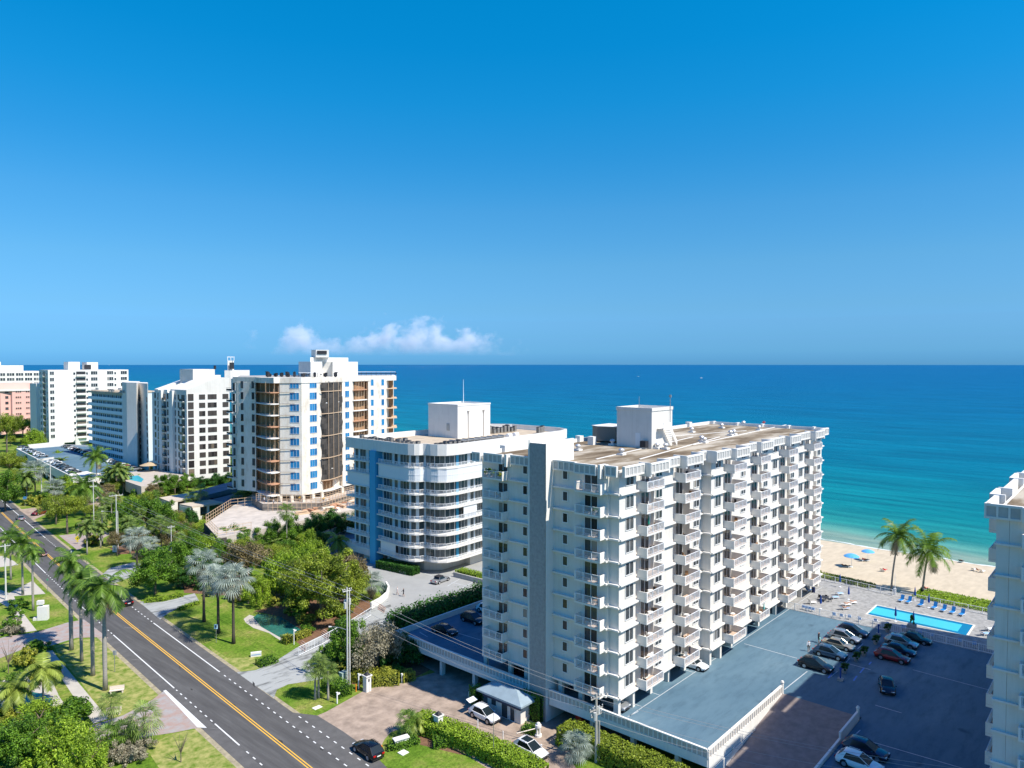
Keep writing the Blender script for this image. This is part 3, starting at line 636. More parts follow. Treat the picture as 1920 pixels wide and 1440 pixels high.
vp = [(1084.2, 845.2, 'alone near the left of the brown stained roof'), (1166, 853.5, 'in the middle of the front roof, on the pale pipe line'), (1148.8, 835, 'just left of the penthouse foot'), (1233, 842, 'at the foot of the roof stairs, left one'), (1249, 843, 'at the foot of the roof stairs, right one'),
      (1298, 811, 'first beyond the penthouse'), (1354, 803, 'alone towards the far parapet'), (1424, 807, 'rightmost on the roof, on the pale pipe line'), (1370.8, 817, 'left of the close pair in mid roof'), (1377, 815.5, 'right of the close pair in mid roof'), (1316.7, 828, 'left of the front close pair'), (1321.5, 831, 'right of the front close pair'), (1395, 798, 'farthest, close to the back parapet')]
for u, v, s in vp:
    p = G(u, v, RZ + .05)
    tag(link('roof_vent', vme, None, p), 'mushroom roof vent, ' + s, 'roof vent', 'mushroom vents on the flat roof')
b = MB()
for a in ((1118, 862, 1300, 820), (1200, 862, 1350, 820), (1300, 835, 1475, 797), (1262, 818, 1400, 808)):
    p, q = G(a[0], a[1], RZ + .05), G(a[2], a[3], RZ + .05); b.bar(p, q, .22, RZ + .06, RZ + .14)
solo('roof_pipes', b, WHITE2, 'pale pipe runs crossing the brown flat roof', 'pipes', at=(100, 60, RZ))
p = G(1433, 797, RZ); b = MB(); b.cyl((p.x, p.y, RZ), (p.x, p.y, RZ + .9), .12); b.cyl((p.x - .35, p.y + .2, RZ + .6), (p.x + .35, p.y - .2, RZ + .6), .1); b.box(p.x - .25, p.x + .25, p.y - .25, p.y + .25, RZ, RZ + .12)
solo('standpipe', b, mat('red_paint', (.35, .03, .02), .4), 'red standpipe near the back parapet of the flat roof', 'standpipe', at=p)
p = Vector((97.2, 58.6, RZ)); b = MB(); b.box(p.x - .4, p.x + .4, p.y - .5, p.y + .5, RZ + .3, RZ + 1.3, 0); b.box(p.x - .35, p.x + .35, p.y - .4, p.y + .4, RZ + .04, RZ + .3, 1)
solo('condenser', b, [DARK, STEEL], 'dark condenser unit beside the penthouse corner on the brown roof', 'air conditioner', at=p)
# piers of the open parking level
b = MB()
for e, y, hy in ((75.95, 49.5, .35), (79.3, 49.9, .8), (84.15, 49.7, .3), (89.0, 49.9, .45), (93.9, 49.9, .3), (97.9, 48.7, 1.1), (101.3, 48.3, .7), (106.7, 48.9, .6), (113.2, 49, .3), (118.1, 49, .3), (125.7, 49, .3), (130.5, 49, .3), (138.2, 49, .3), (142.8, 49, .3), (147.3, 49, .3)):
    b = MB(); b.box(e - .28, e + .28, y - hy, y + hy, DZ, F0 - .3); lump('pier', b, WHITE, root)
for y in (54.7, 58, 64, 67, 71.8): b = MB(); b.box(W0 + .05, W0 + .55, y - .3, y + .3, DZ, F0 - .3); lump('pier', b, WHITE, root)
for e in range(82, 148, 11):
    for y in (56, 64, 71.6): b = MB(); b.box(e - .4, e + .4, y - .4, y + .4, DZ, F0 - .3); lump('pier', b, WHITE, root)
b = MB(); b.box(112, 124, 58, 66, DZ, F0 - .3); lump('lobby', b, WHITE, root)

# ---------------------------------------------------------------- twin block at the right edge of the view
root = thing('apartment_building', 'white balcony block cut off by the right edge, with a shaded wall', 'apartment building', (100, 0, DZ)); 
TW, TN = 77.6, 10.1
b = MB(); b.prism([(TW, TN - 1), (TW, -45), (139, -45), (139, TN - 1), (137, TN - 1), (137, TN), (TW + 1.4, TN), (TW + 1.4, TN - 1)][::-1], DZ, RZ - .02); b.prism([(TW, TN - .98), (TW, TN), (TW + 1.38, TN), (TW + 1.38, TN - .98)], DZ, RZ - .02); wpart('wall', b, WHITE, root)
b = MB(); b.box(TW + .3, 139, -45, TN - .3, RZ - .015, RZ + .05); wpart('roof', b, ROOFM, root)
for k in range(NF + 1):
    b = MB(); b.bar((TW - .1, TN + .1), (TW - .1, TN - 1.9), .35, F0 + k * FH - .3, F0 + k * FH - .12); wpart('ledge', b, WHITE2, root)
for q0, q1 in (((TW - .6, TN - 2.0), (TW - .6, TN - 9)), ((TW - .15, TN + .9), (TW - .15, TN - 2.0)), ((82.5, TN + .6), (TW - .3, TN + .6)), ((87.4, TN + 1.1), (83.2, TN + 1.1)), ((96, TN + .6), (88, TN + .6)), ((101, TN + 1.1), (96.4, TN + 1.1)), ((110, TN + .6), (101.4, TN + .6))): parapet(q0, q1)
for e0, y0, y1 in ((82.8, TN, TN + 1.2), (87.6, TN, TN + 1.2), (96.1, TN, TN + 1.2), (101.1, TN, TN + 1.2)): hook(e0, e0 + .35, y0, y1)
P = Parts(root)
for k in range(NF):
    zf = F0 + k * FH
    for i, e in enumerate((87.2, 101, 114, 128)):
        me, sub = balcony(4.6, 1.25); P.add('balcony', me, (e, TN, zf), math.pi, sub)
        P.add('door', door, (e - 2.3, TN + .012, zf + .02), math.pi)
    for e in (91, 95, 105, 109, 118, 122): P.add('window', small, (e, TN + .012, zf + 1.0), math.pi)
    m = ('fb',)
    if m not in CACHE:
        q = MB(); q.box(0, 4, -.9, .2, -.25, 0); q.box(0, .12, -.9, 0, 0, 1.0); CACHE[m] = (q.mesh('balcony', [WHITE2]), picket_rail(3.8).mesh('railing', [RG]))
    P.add('balcony', CACHE[m][0], (TW, TN - 2.0, zf), -math.pi / 2, [('railing', CACHE[m][1], (.12, -.85, 0))])
    P.add('door', doorw, (TW - .012, TN - 3.3, zf + .02), -math.pi / 2)
P.flush()
b = MB(); b.box(74.3, 130, 91.02, 91.3, 0, 4.1); solo('deck_wall', b, WHITE, 'plain white north wall of the shaded parking deck, lined by dark bushes', 'wall', at=(74.3, 91, 0))
# ---------------------------------------------------------------- block 2: wavy blue-white balconies
def P2(l): return [GD(u, d)[:2] for u, d in l]
root = thing('apartment_building', 'blue and white block with wavy wraparound balconies and a roof full of condensers', 'apartment building', (130, 130, 1))
BLUEP = mat('blue_paint', (.06, .38, .62), .7, .06, .5)
PALEB = mat('pale_blue_wall', (.70, .80, .86), .85, .05, .3)
S2 = [(104.0, 146), (103.8, 133.2), (103.6, 128.7), (103.4, 125), (103.7, 122.5), (104.3, 121.1), (105.2, 120.4), (106.1, 120.2), (106.5, 119.4), (106.5, 118.2), (107.1, 116.6), (108.5, 115.2), (111.3, 114.6), (152, 116.8), (156.6, 118.6), (158.6, 123), (158.6, 140), (155, 146)]
I2 = [(105.6, 144.8), (105.6, 124), (106.4, 122.6), (108, 121.4), (108.6, 119.2), (110, 117.2), (112, 116.5), (151.6, 118.6), (155.4, 120.2), (156.8, 124), (156.8, 139.4), (154, 144.5)]
b = MB(); b.prism(I2, 3.9, 27.6); wpart('wall', b, PALEB, root)
F2, H2 = 3.75, 2.96
for k in range(8):
    b = MB(); b.prism(S2, F2 + k*H2 - .05, F2 + k*H2 + .22); wpart('balcony_slab', b, WHITE2, root)
def loop_rail(L_, z, h=1.0, step=.2):
    m = MB()
    for p, q in zip(L_, L_[1:]):
        m.bar(p, q, .07, z + h - .07, z + h); m.bar(p, q, .05, z + .06, z + .1)
        ln_ = math.dist(p, q); n = max(1, int(ln_ / step)); d = ((q[0]-p[0])/ln_, (q[1]-p[1])/ln_)
        for i in range(n): c = (p[0] + d[0]*ln_*i/n, p[1] + d[1]*ln_*i/n); w_ = .045 if i % 6 == 0 else .017; m.obox(c, d, w_, w_, z + .1, z + h - .06)
    return m
R2 = [(x + (.12 if x < 112 else 0), y + (.12 if x >= 108 else 0)) for x, y in S2[1:14]]
for k in range(8):
    zz = F2 + k*H2 + .22
    if k != 6:
        b = loop_rail(R2, zz); wpart('railing', b, RG, root)
    if k != 5: b = loop_rail([(104.12, 145.8), (104.0, 136.3)], zz); wpart('railing', b, RG, root)
SHUT, nt, bs = nodes('ribbed_shutter'); bs.inputs['Base Color'].default_value = (.74, .76, .77, 1); bs.inputs['Roughness'].default_value = .5
def shutter(L_, z0, z1):
    m = MB()
    for p, q in zip(L_, L_[1:]):
        ln_ = math.dist(p, q); d = ((q[0]-p[0])/ln_, (q[1]-p[1])/ln_); m.bar(p, q, .05, z0, z1)
        for i in range(int(ln_ / .45)): c = (p[0] + d[0]*(.2 + i*.45), p[1] + d[1]*(.2 + i*.45)); m.obox(c, d, .05, .05, z0 + .02, z1 - .02)
        m.bar(p, q, .14, (z0 + z1)/2 - .06, (z0 + z1)/2 + .06)
    return m
wpart('shutter', shutter(R2, F2 + 6*H2 + .24, F2 + 7*H2 - .06), SHUT, root)
wpart('shutter', shutter([(104.15, 145.6), (104.05, 136.3)], F2 + 5*H2 + .24, F2 + 6*H2 - .06), SHUT, root)
wpart('shutter', shutter([(104.0, 132.6), (103.8, 127)], F2 + .24, F2 + H2 - .06), SHUT, root)
wpart('shutter', shutter([(113.5, 114.95), (118, 115.2)], F2 + 3*H2 + .24, F2 + 4*H2 - .06), SHUT, root)
b = MB(); b.prism(S2, 27.4, 29.9); b2 = b
rim = MB(); TOP = S2
for p, q in zip(TOP, TOP[1:] + TOP[:1]): pass
inner = [(105, 145), (104.6, 133), (104.4, 125.4), (105.4, 122), (107, 120.9), (107.6, 118), (109, 116.2), (111.6, 115.6), (151.8, 117.8), (155.8, 119.4), (157.6, 123.4), (157.6, 139.6), (154.4, 145)]
m = MB(); m.prism(S2, 27.4, 28.6)
for L_ in (S2,):
    for p, q in zip(L_, L_[1:] + L_[:1]):
        a = Vector(p); c = Vector(q); d = (c - a).normalized(); n = Vector((-d.y, d.x))
        m.bar(a + n*.15 - d*.05, c + n*.15 + d*.05, .3, 28.6, 29.9)
wpart('parapet', m, WHITE2, root)
b = MB(); b.prism(inner, 28.6, 28.66); wpart('roof', b, mat('tan_roof', (.55, .45, .33), .95, .25, .4), root)
for p in ((106.5, 140.5), (106.5, 129), (115, 114.45), (134, 115.7)):
    pass
NB = NW(699, 103.7)
b = MB(); b.box(103.4, 105.7, NB - 1.0, NB + 1.1, 1, 27.38); wpart('blue_pier', b, BLUEP, root)
P = Parts(root)
g3 = window_mesh(3.0, 2.3, 3, TRIM, GLASSB, ft=.05); g2 = window_mesh(2.2, 2.3, 2, TRIM, GLASSB, ft=.05); g1 = window_mesh(1.1, 2.3, 1, TRIM, GLASSB, ft=.05); g4 = window_mesh(4.2, 2.3, 4, TRIM, GLASSB, ft=.05)
skip6 = lambda a: [(6, i) for i in range(a)]
facade(P, (105.6, 144.8), (105.6, 137), F2 + .25, H2, 8, [(1.2, 0, g1, 'window'), (3.6, 0, g2, 'window'), (6.4, 0, g1, 'window')], skip=[(5, 0), (5, 1), (5, 2)])
facade(P, (105.6, 134), (105.6, 124), F2 + .25, H2, 8, [(2.2, 0, g3, 'window'), (5.2, 0, g1, 'window'), (8.2, 0, g3, 'window')], skip=skip6(3))
facade(P, I2[1], I2[2], F2 + .25, H2, 8, [(.5, 0, g1, 'window')], skip=skip6(1)); facade(P, I2[2], I2[3], F2 + .25, H2, 8, [(.5, 0, g1, 'window')], skip=skip6(1))
facade(P, I2[3], I2[4], F2 + .25, H2, 8, [(.5, 0, g2, 'window')], skip=skip6(1)); facade(P, I2[4], I2[5], F2 + .25, H2, 8, [(.5, 0, g2, 'window')], skip=skip6(1)); facade(P, I2[5], I2[6], F2 + .25, H2, 8, [(.5, 0, g2, 'window')], skip=skip6(1))
facade(P, I2[6], I2[7], F2 + .25, H2, 8, [(2.3, 0, g4, 'window'), (6.0, 0, g1, 'window'), (8.6, 0, g3, 'window'), (12.2, 0, g2, 'window'), (16.5, 0, g3, 'window'), (21, 0, g4, 'window'), (26, 0, g3, 'window'), (31, 0, g4, 'window'), (36, 0, g3, 'window')], skip=skip6(9))
P.flush(98)
# blue pier near the round corner, garage base
b = MB(); q = 112.6; b.box(q, q + .7, 116.3, 116.6, F2 + .3, 27.3); wpart('blue_pier', b, BLUEP, root)
b = MB(); b.prism([(108, 128), (108, 122), (110.5, 119), (117.8, 119), (117.8, 117.2), (126, 117.6), (126, 119.6), (152, 120.5), (152, 140), (108, 140)], 1, F2 - .06); b.box(105, 108.5, 138, 140.4, .9, F2 - .06)
for p in ((105, 144.4), (105, 131)): b.box(p[0], p[0] + .7, p[1] - .35, p[1] + .35, .9, F2 - .06)
for e in (128, 133, 139): b.box(e, e + .5, 117.8, 118.3, 1, F2 - .06)
b.prism([(103.9, 146), (103.75, 136.2), (104.2, 136.2), (104.3, 146)], 2.4, F2 - .06)
wpart('garage', b, WHITE, root)
b = MB(); b.box(108.3, 113.5, 140.6, 149, 28.6, 36.3) if 0 else None
a, c, e = G(858, 812, 28.6), G(803, 806, 28.6), G(919, 808, 28.6)
b = MB(); px_, py_ = 137.5, 141.8
# penthouse, sized from its corner lines
PC = GD(858, 182, 28.6); WX = PC.x; SY = PC.y; WL = NW(803, WX) - SY; EL = ES(919, SY) - WX
b = MB(); b.box(WX, WX + EL, SY, SY + WL, 28.6, 36.9); b.box(WX - .1, WX + EL + .1, SY - .1, SY + .2, 36.9, 37.3); b.box(WX - .1, WX + .2, SY + .2, SY + WL + .1, 36.9, 37.3); b.box(WX + EL - .2, WX + EL + .1, SY + .2, SY + WL + .1, 36.9, 37.3); b.box(WX + .2, WX + EL - .2, SY + WL - .2, SY + WL + .1, 36.9, 37.3)
ph = wpart('penthouse', b, WHITE2, root)
b = MB()
for f in (.31, .78): x = WX + EL * f; b.cyl((x, SY - .12, 28.7), (x, SY - .12, 35), .12); b.cyl((x, SY - .14, 34.8), (x, SY - .14, 35.6), .14, .34); 
wpart('downpipe', b, mat('pipe_tan', (.5, .45, .4), .6), ph)
b = MB(); b.cyl((WX + 6, SY + 4, 37), (WX + 6, SY + 4, 43.5), .09, .04); wpart('mast', b, METAL, ph)
b = MB(); b.box(WX - .12, WX - .02, SY + 3, SY + 4, 30.5, 32.3); wpart('wall_box', b, STEEL, ph)
# rooftop condensers
ACM = mat('condenser_metal', (.30, .29, .27), .6, .2, 2); 
m = MB(); m.box(-.42, .42, -.42, .42, .12, 1.15); m.box(-.45, .45, -.45, .45, 1.15, 1.2, 1); m.cyl((0, 0, 1.2), (0, 0, 1.24), .33, n=12, m=1)
for k in range(5): m.box(-.44, .44, -.44, .44, .25 + k*.17, .29 + k*.17, 1)
acme = m.mesh('condenser', [ACM, DARK]); rng = random.Random(5)
gap = [(700 + k*11.5, 827 + k*1.0) for k in range(12)]
spots = [(106.2 + rng.uniform(0, .5) + 1.5*j, 143 - 1.45*i, rng.choice((1, 1.15, 1.5))) for i in range(14) for j in range(2) if rng.random() < .85] + [(109.3 + 1.35*i, 117.6 + 1.5*j + rng.uniform(0, .3), rng.choice((1, 1.2))) for i in range(6) for j in range(2)] + [(143 + 1.4*(i % 7), 133 + 1.6*(i//7), rng.choice((1, 1.3, 1.6))) for i in range(17)] + [(151, 124, 1.5), (152.5, 124.4, 1.5), (154, 125, 1.6)]
for i, (x, y, s) in enumerate(spots):
    o = link('condenser', acme, None, (x, y, 28.66), rng.uniform(-.1, .1), (1, 1, s))
    z_ = 'west' if x < 109.2 else ('south' if x < 120 else 'east')
    tag(o, {'west': 'boxy condenser in the packed double row behind the shaded parapet of the wavy block', 'south': 'boxy condenser behind the rounded lit parapet corner of the wavy block', 'east': 'boxy condenser in the cluster right of the wavy block penthouse'}[z_], 'air conditioner', 'condensers on the wavy block roof, ' + z_ + ' cluster')
b = MB(); 
for i in range(4): b.box(115.5, 134, 120.4 + i*.5, 120.7 + i*.5, 29.4, 29.7)
for i in range(9): b.box(116 + 2.1*i, 116.1 + 2.1*i, 120.3, 122.2, 28.66, 29.9)
for i in range(7): b.cyl((118 + 2.1*i, 124.5, 28.66), (118 + 2.1*i, 124.5, 29.4), .1)
solo('pipe_rack', b, STEEL, 'grey pipe rack on the roof in front of the white penthouse', 'pipe rack', at=(120, 121, 28.66))
for i, x in enumerate((135.5, 138.6)): b = MB(); b.cyl((x, 121.5 + .5*i, 29.3), (x + 2, 122.2 + .4*i, 29.3), .6, n=12); solo('duct_fan', b, METAL, ('left', 'right')[i] + ' one of two white round duct fans beyond the roof pipe rack', 'duct fan', at=(x, 122, 28.66))

# ---------------------------------------------------------------- block 3: under renovation
root = thing('apartment_building', 'cream tower under renovation with blue filmed windows and bare brown balcony shafts', 'apartment building', (*GD(570, 225)[:2], 0))
RAW, nt, bs = nodes('raw_stucco'); bs.inputs['Roughness'].default_value = .9
n1 = noise(nt, .5, 7, .7, stretch=(1, 1, .5)); r1 = ramp(nt, n1.outputs['Fac'], [(.3, (.56, .48, .38)), (.48, (.72, .66, .57)), (.7, (.80, .77, .71))]); L(nt, r1.outputs[0], bs.inputs['Base Color'])
OUT3 = [(432, 217), (443, 216), (476, 213.5), (479, 213), (523, 206.5), (565, 206.5), (602, 212), (640, 221), (660, 225.5), (690, 233), (724, 238), (738, 242)]
W3 = P2(OUT3); back = [GD(738, 262)[:2], GD(560, 250)[:2], GD(470, 243)[:2], GD(440, 240)[:2]]
B3, H3, T3 = 10.0, 3.28, 43.7
b = MB(); 
front = P2([(443, 216), (478.5, 213), (483, 216), (521, 211), (524, 206.6), (565, 206.5), (602, 212), (605, 214.5), (637, 222.5), (641, 221.3), (660.5, 225.6), (664, 229.5), (686, 235.5), (690, 233), (724, 238), (727, 243)])
b.prism(front + back, B3 - .3, T3 - 1.6); wpart('wall', b, RAW, root)
b = MB(); b.prism(P2([(436, 217), (478.5, 212.9), (490, 207.2), (513, 204.6), (524, 206.4), (565, 206.3), (602, 211.8), (641, 221.1), (690, 232.8), (743, 242.2)]) + back, T3 - 1.6, T3); wpart('parapet', b, RAW, root)
b = MB(); b.prism(P2([(446, 219), (480, 216), (565, 210), (690, 236), (736, 243.5)]) + [GD(735, 260)[:2], GD(560, 248)[:2], GD(450, 238)[:2]], T3 + .01, T3 + .06); wpart('roof', b, CONC, root)
BROWN = mat('bare_brown_sheathing', (.40, .23, .12), .9, .35, .5, stretch=(1, 1, .4)); PLANK = mat('orange_plank', (.55, .30, .18), .8, .2, 2); TAN = mat('scaffold_tan', (.58, .42, .28), .7)
NET = mat('dark_debris_net', (.075, .068, .062), .95, .35, .8, stretch=(1, 1, .15)); FILM = glass('blue_film', (.0, .10, .27), (.01, .20, .44), .45)
PR = Parts(root)
def shaft(us, ds, bulge, sheathing=True, net=False, every=3, tip=0):
    """open balcony shaft: curved slab edge every storey, props, brown sheathing or a net"""
    k = 8; pts = []
    for i in range(k + 1):
        f = i / k; pts.append(GD(us[0] + (us[1]-us[0])*f, ds[0] + (ds[1]-ds[0])*f - bulge*math.sin(math.pi*f)))
    bk = [GD(us[1] - 2, ds[1] + 3.2), GD(us[0] + 4, ds[0] + 3.2)]
    for j in range(10):
        z = B3 + j*H3; m = MB(); m.prism([p[:2] for p in pts] + [p[:2] for p in bk], z - .28, z - .02)
        wpart('balcony_slab', m, PLANK if (sheathing and j in (1, 3, 6, 9)) else WHITE2, root)
        for i in range(1, 8, 1): m = MB(); c = pts[i] + (pts[i+1] - pts[i])*.3; c = c + Vector((CF, SF, 0)) * (.35 + .8*((i*7 + j*3) % 3)); m.cyl((c.x, c.y, z), (c.x, c.y, z + H3 - .3), .05, n=5); PR.lump('prop', m, TAN)
    m = MB(); q0, q1 = GD(us[0] + 2.5, ds[0] + 2.2), GD(us[1] - 1.5, ds[1] + 2.4); m.bar(q0, q1, .12, B3 - .3, T3 - 1.7)
    if sheathing: wpart('sheathing', m, BROWN, root)
    if net:
        m = MB(); zz = np.linspace(B3 + H3, T3 - 1.6, 20)
        for i in range(k):
            for a_, b_ in zip(zz, zz[1:]):
                wv = lambda i_, z_: pts[i_] - Vector((CF, SF, 0)) * (.25 + .35*math.sin(z_*1.1 + i_*1.3)) if i_ < k else pts[i_] + Vector((SF, -CF, 0)) * (.5*math.sin(z_*.9)) - Vector((CF, SF, 0))*.2
                p0, p1, p2, p3 = wv(i, a_), wv(i+1, a_), wv(i+1, b_), wv(i, b_)
                m.face([(p0.x, p0.y, a_), (p1.x, p1.y, a_), (p2.x, p2.y, b_), (p3.x, p3.y, b_)])
        wpart('debris_net', m, NET, root)
        m = MB()
        for j in range(1, 10, 2):
            for i in range(k): p, q = pts[i] - Vector((CF, SF, 0))*.75, pts[i+1] - Vector((CF, SF, 0))*.75; m.bar(p, q, .1, B3 + j*H3 - .12, B3 + j*H3 + .1)
        for i in (3, 5, 7): p = pts[i] - Vector((CF, SF, 0))*.7; m.cyl((p.x, p.y, B3 + 3), (p.x, p.y, T3 - 1.6), .06, n=5)
        wpart('lacing', m, TAN, root)
shaft((479, 523), (212.8, 206.4), 5.0)
shaft((602.5, 640), (212, 221), 2.0, sheathing=True, net=True)
shaft((661.5, 688.5), (225.8, 232.6), 1.0); PR.flush()
m = MB()
for j in range(10):
    z = B3 + j*H3; m = MB(); m.prism(P2([(725, 238.6), (744, 241), (743, 250), (725, 250)]), z - .25, z); wpart('balcony_slab', m, TAN, root)
m = MB(); m.prism(P2([(725, 244.5), (737, 246), (737, 250), (725, 250)]), B3, T3 - 1.6); wpart('end_wall', m, BROWN, root)
P = Parts(root); fw = lambda w_, n=3: window_mesh(w_, 1.95, n, TRIM, FILM, ft=.04)
def f3(u0, d0, u1, d1, cols, z=1.1): facade(P, GD(u0, d0), GD(u1, d1), B3, H3, 10, [(c, z, m_, 'window') for c, m_ in cols])
f3(524, 206.6, 565, 206.5, [(.68, fw(2.6))]); f3(565, 206.5, 602, 212, [(.58, fw(2.4))]); f3(641, 221.3, 660.5, 225.6, [(.47, fw(1.8, 2))]); f3(690, 233, 724, 238, [(.22, fw(1.0, 1)), (.8, fw(1.0, 1))])
nar = window_mesh(.9, 2.0, 1, DARK, GLASS, ft=.03); f3(443, 216, 478.5, 213, [(.3, nar), (.88, nar)], .9)
facade(P, GD(434, 217.2), GD(443, 216), B3, H3, 10, [(.5, .2, window_mesh(1.2, 2.2, 1, TRIM, GLASS), 'door')])
m = MB(); m.box(0, 3.2, -1.6, 0, -.2, 0); m.box(0, 3.2, -1.6, -1.52, .9, .98, 1); m.box(0, 3.2, -1.6, -1.52, .1, .6, 1)
bm3 = m.mesh('balcony', [WHITE2, DARK])
p0, p1 = GD(433, 219.5), GD(443, 217.5); rz3 = math.atan2(p1.y - p0.y, p1.x - p0.x)
for j in range(10): P.add('balcony', bm3, (p0.x, p0.y, B3 + j*H3), rz3)
P.flush()
b = MB(); b.prism(P2([(433, 221), (444, 219.5), (444, 236), (433, 238)]), B3 - .3, T3 - .6); wpart('balcony_stack_wall', b, WHITE2, root)
# joints in the stucco at every storey
for j in range(10):
    m = MB(); m.bar(GD(524, 206.3), GD(552, 206.3), .12, B3 + j*H3 - .12, B3 + j*H3); wpart('floor_joint', m, mat('joint_grey', (.3, .27, .24), .9), root)
# rooftop volumes
b = MB(); b.prism(P2([(582.5, 216), (603, 218), (606, 222), (622, 222), (624, 220), (671, 230), (671, 246), (560, 240), (560, 222)]), T3, 48.3); b.prism(P2([(582, 217), (653, 230), (653, 240), (582, 236)]), 48.3, 49.6); b.prism(P2([(592.5, 217.5), (617, 219), (617, 232), (584, 230), (584, 221)]), 49.6, 51.9); ph = wpart('penthouse', b, WHITE2, root)
b = MB(); b.bar(GD(595, 217.5), GD(613, 218.6), .2, 50.6, 51.6); wpart('opening', b, DARK, ph)
b = MB()
for u0, u1, d in ((668, 742, 240), (560, 600, 214)):
    p, q = GD(u0, d), GD(u1, d + 2); b.bar(p, q, .12, T3 + 1.2, T3 + 1.35); b.bar(p + Vector((CF, SF, 0))*2, q + Vector((CF, SF, 0))*2, .2, T3 + .6, T3 + .8, 1)
    for k in range(9): c = p + (q - p)*k/8; b.cyl((c.x, c.y, T3), (c.x, c.y, T3 + 1.3), .06, m=1)
solo('roof_rail', b, [METAL, DARK], 'rail and dark equipment line on the roof edge of the tower under renovation', 'roof rail', at=GD(600, 220, T3))
rng = random.Random(8)
for i, u in enumerate((502, 506, 517, 528, 539, 541, 552, 569, 590, 610, 629)):
    p = GD(u, 213 + rng.uniform(-1, 3)); m = MB(); h_ = rng.uniform(.9, 1.6)
    m.obox((0, 0), (1, 0), .5, .35, .2, h_); m.box(-.9, .2, -.1, .1, h_, h_ + .15); m.cyl((0, 0, 0), (0, 0, .2), .3)
    tag(link('hoist_motor', m.mesh('hoist_motor', [DARK, STEEL]), None, (p.x, p.y, T3), rng.uniform(0, 3)), 'dark hoist on the roof edge of the tower under renovation', 'hoist', 'dark hoists along the roof edge of the renovated tower')
# podium of the building site
PZ = 6.0
POD = [(381, 984), (404, 1010), (470, 998), (575, 975), (700, 948), (760, 934), (760, 925), (600, 925), (470, 928), (430, 952)]
site = thing('site_podium', 'pale raised building site platform with dark netting at its left corner', 'podium', (*G(500, 980, PZ)[:2], 0))
b = MB(); b.prism([G(u, v, PZ)[:2] for u, v in POD], 0, PZ); wpart('platform', b, mat('site_concrete', (.56, .50, .44), .9, .22, .4), site)
b = MB(); p, q, r_ = G(380.5, 984, PZ), G(403.5, 1010.6, PZ), G(470, 998.8, PZ); b.bar(p - Vector((.3, .3, 0)), q - Vector((.3, .3, 0)), .12, .5, PZ + .4); b.bar(q - Vector((0, .4, 0)), G(420, 1007, PZ) - Vector((0, .4, 0)), .12, .5, PZ - .2); wpart('debris_net', b, NET, site)
UZ = 8.0
b = MB(); b.prism([GD(u, d)[:2] for u, d in ((470, 212), (490, 203), (600, 204.5), (665, 219), (760, 244), (760, 262), (470, 250))], 0, UZ, 0, 1); wpart('upper_terrace', b, [mat('site_raw_wall', (.26, .23, .20), .95, .5, .5), MATS['site_concrete']], site)
b = MB(); b.prism([GD(u, d)[:2] for u, d in ((484, 211), (600, 214), (735, 243), (735, 262), (470, 245))], UZ, B3 - .31, 0)
wpart('lobby', b, mat('lobby_dark', (.10, .09, .085), .8, .4, .6), site)
b = MB()
for u, d in ((485, 210), (500, 207), (524, 206.5), (545, 206.3), (567, 206.5), (585, 210), (602, 213), (640, 221), (690, 233), (724, 238.5)): c = GD(u, d - .6); b = MB(); b.box(c.x - .4, c.x + .4, c.y - .4, c.y + .4, UZ, B3 - .31); lump('pier', b, RAW, site)
def scaffold(name, pts, z, h, label, step=2.4, lifts=2, m_=TAN):
    b = MB(); pts = [Vector(p) for p in pts]
    for p, q in zip(pts, pts[1:]):
        ln_ = (q - p).length; n = max(1, int(ln_ / step))
        for k in range(n + 1): c = p + (q - p)*k/n; b.cyl((c.x, c.y, z), (c.x, c.y, z + h), .055, n=5)
        for j in range(1, lifts + 1): b.bar(p, q, .08, z + h*j/lifts - .1, z + h*j/lifts - .02)
    return solo(name, b, m_, label, 'scaffold', at=(pts[0].x, pts[0].y, z))
GP = lambda u, v: G(u, v, PZ)
scaffold('scaffold_fence', [GP(383, 985), GP(430, 954), GP(520, 944), GP(600, 952)], PZ, 2.6, 'long tan scaffold guard fence behind the pale platform', 1.9, 3)
scaffold('scaffold_fence', [GP(384, 986), GP(405, 1008), GP(468, 997)], PZ, 2.2, 'tan scaffold guard rail at the left corner of the pale platform', 2.0, 3)
GU = lambda u, d: GD(u, d, UZ)
scaffold('scaffold_fence', [GU(478, 206), GU(560, 204), GU(600, 205), GU(690, 226)], UZ, 2.4, 'tan scaffold maze at the foot of the renovated tower', 1.3, 4)
scaffold('scaffold_fence', [GD(500, 202, 3), GD(600, 203, 3), GD(700, 228, 3)], PZ, 3.4, 'low tan scaffold before the renovated tower', 1.3, 3)
rng = random.Random(11)
for i in range(26):
    u_ = rng.uniform(560, 700); p = GD(u_, 205 + max(0, u_ - 600)*.22 + rng.uniform(-9, 2), UZ); p.z = UZ if depth(p) > 205 + max(0, u_ - 600)*.24 else PZ; m = MB(); w_ = rng.uniform(.8, 2.2); m.box(-w_, w_, -.5, .5, 0, rng.uniform(.15, .7)); m.box(-w_*.8, w_*.8, -.4, .4, .7, rng.uniform(.75, 1.1))
    tag(link('lumber_stack', m.mesh('lumber_stack', [rng.choice((TAN, PLANK, RAW, TAN))]), None, p, rng.uniform(0, 3)), 'low stack of building lumber at the foot of the renovated tower', 'lumber stack', 'lumber stacks on the building site')

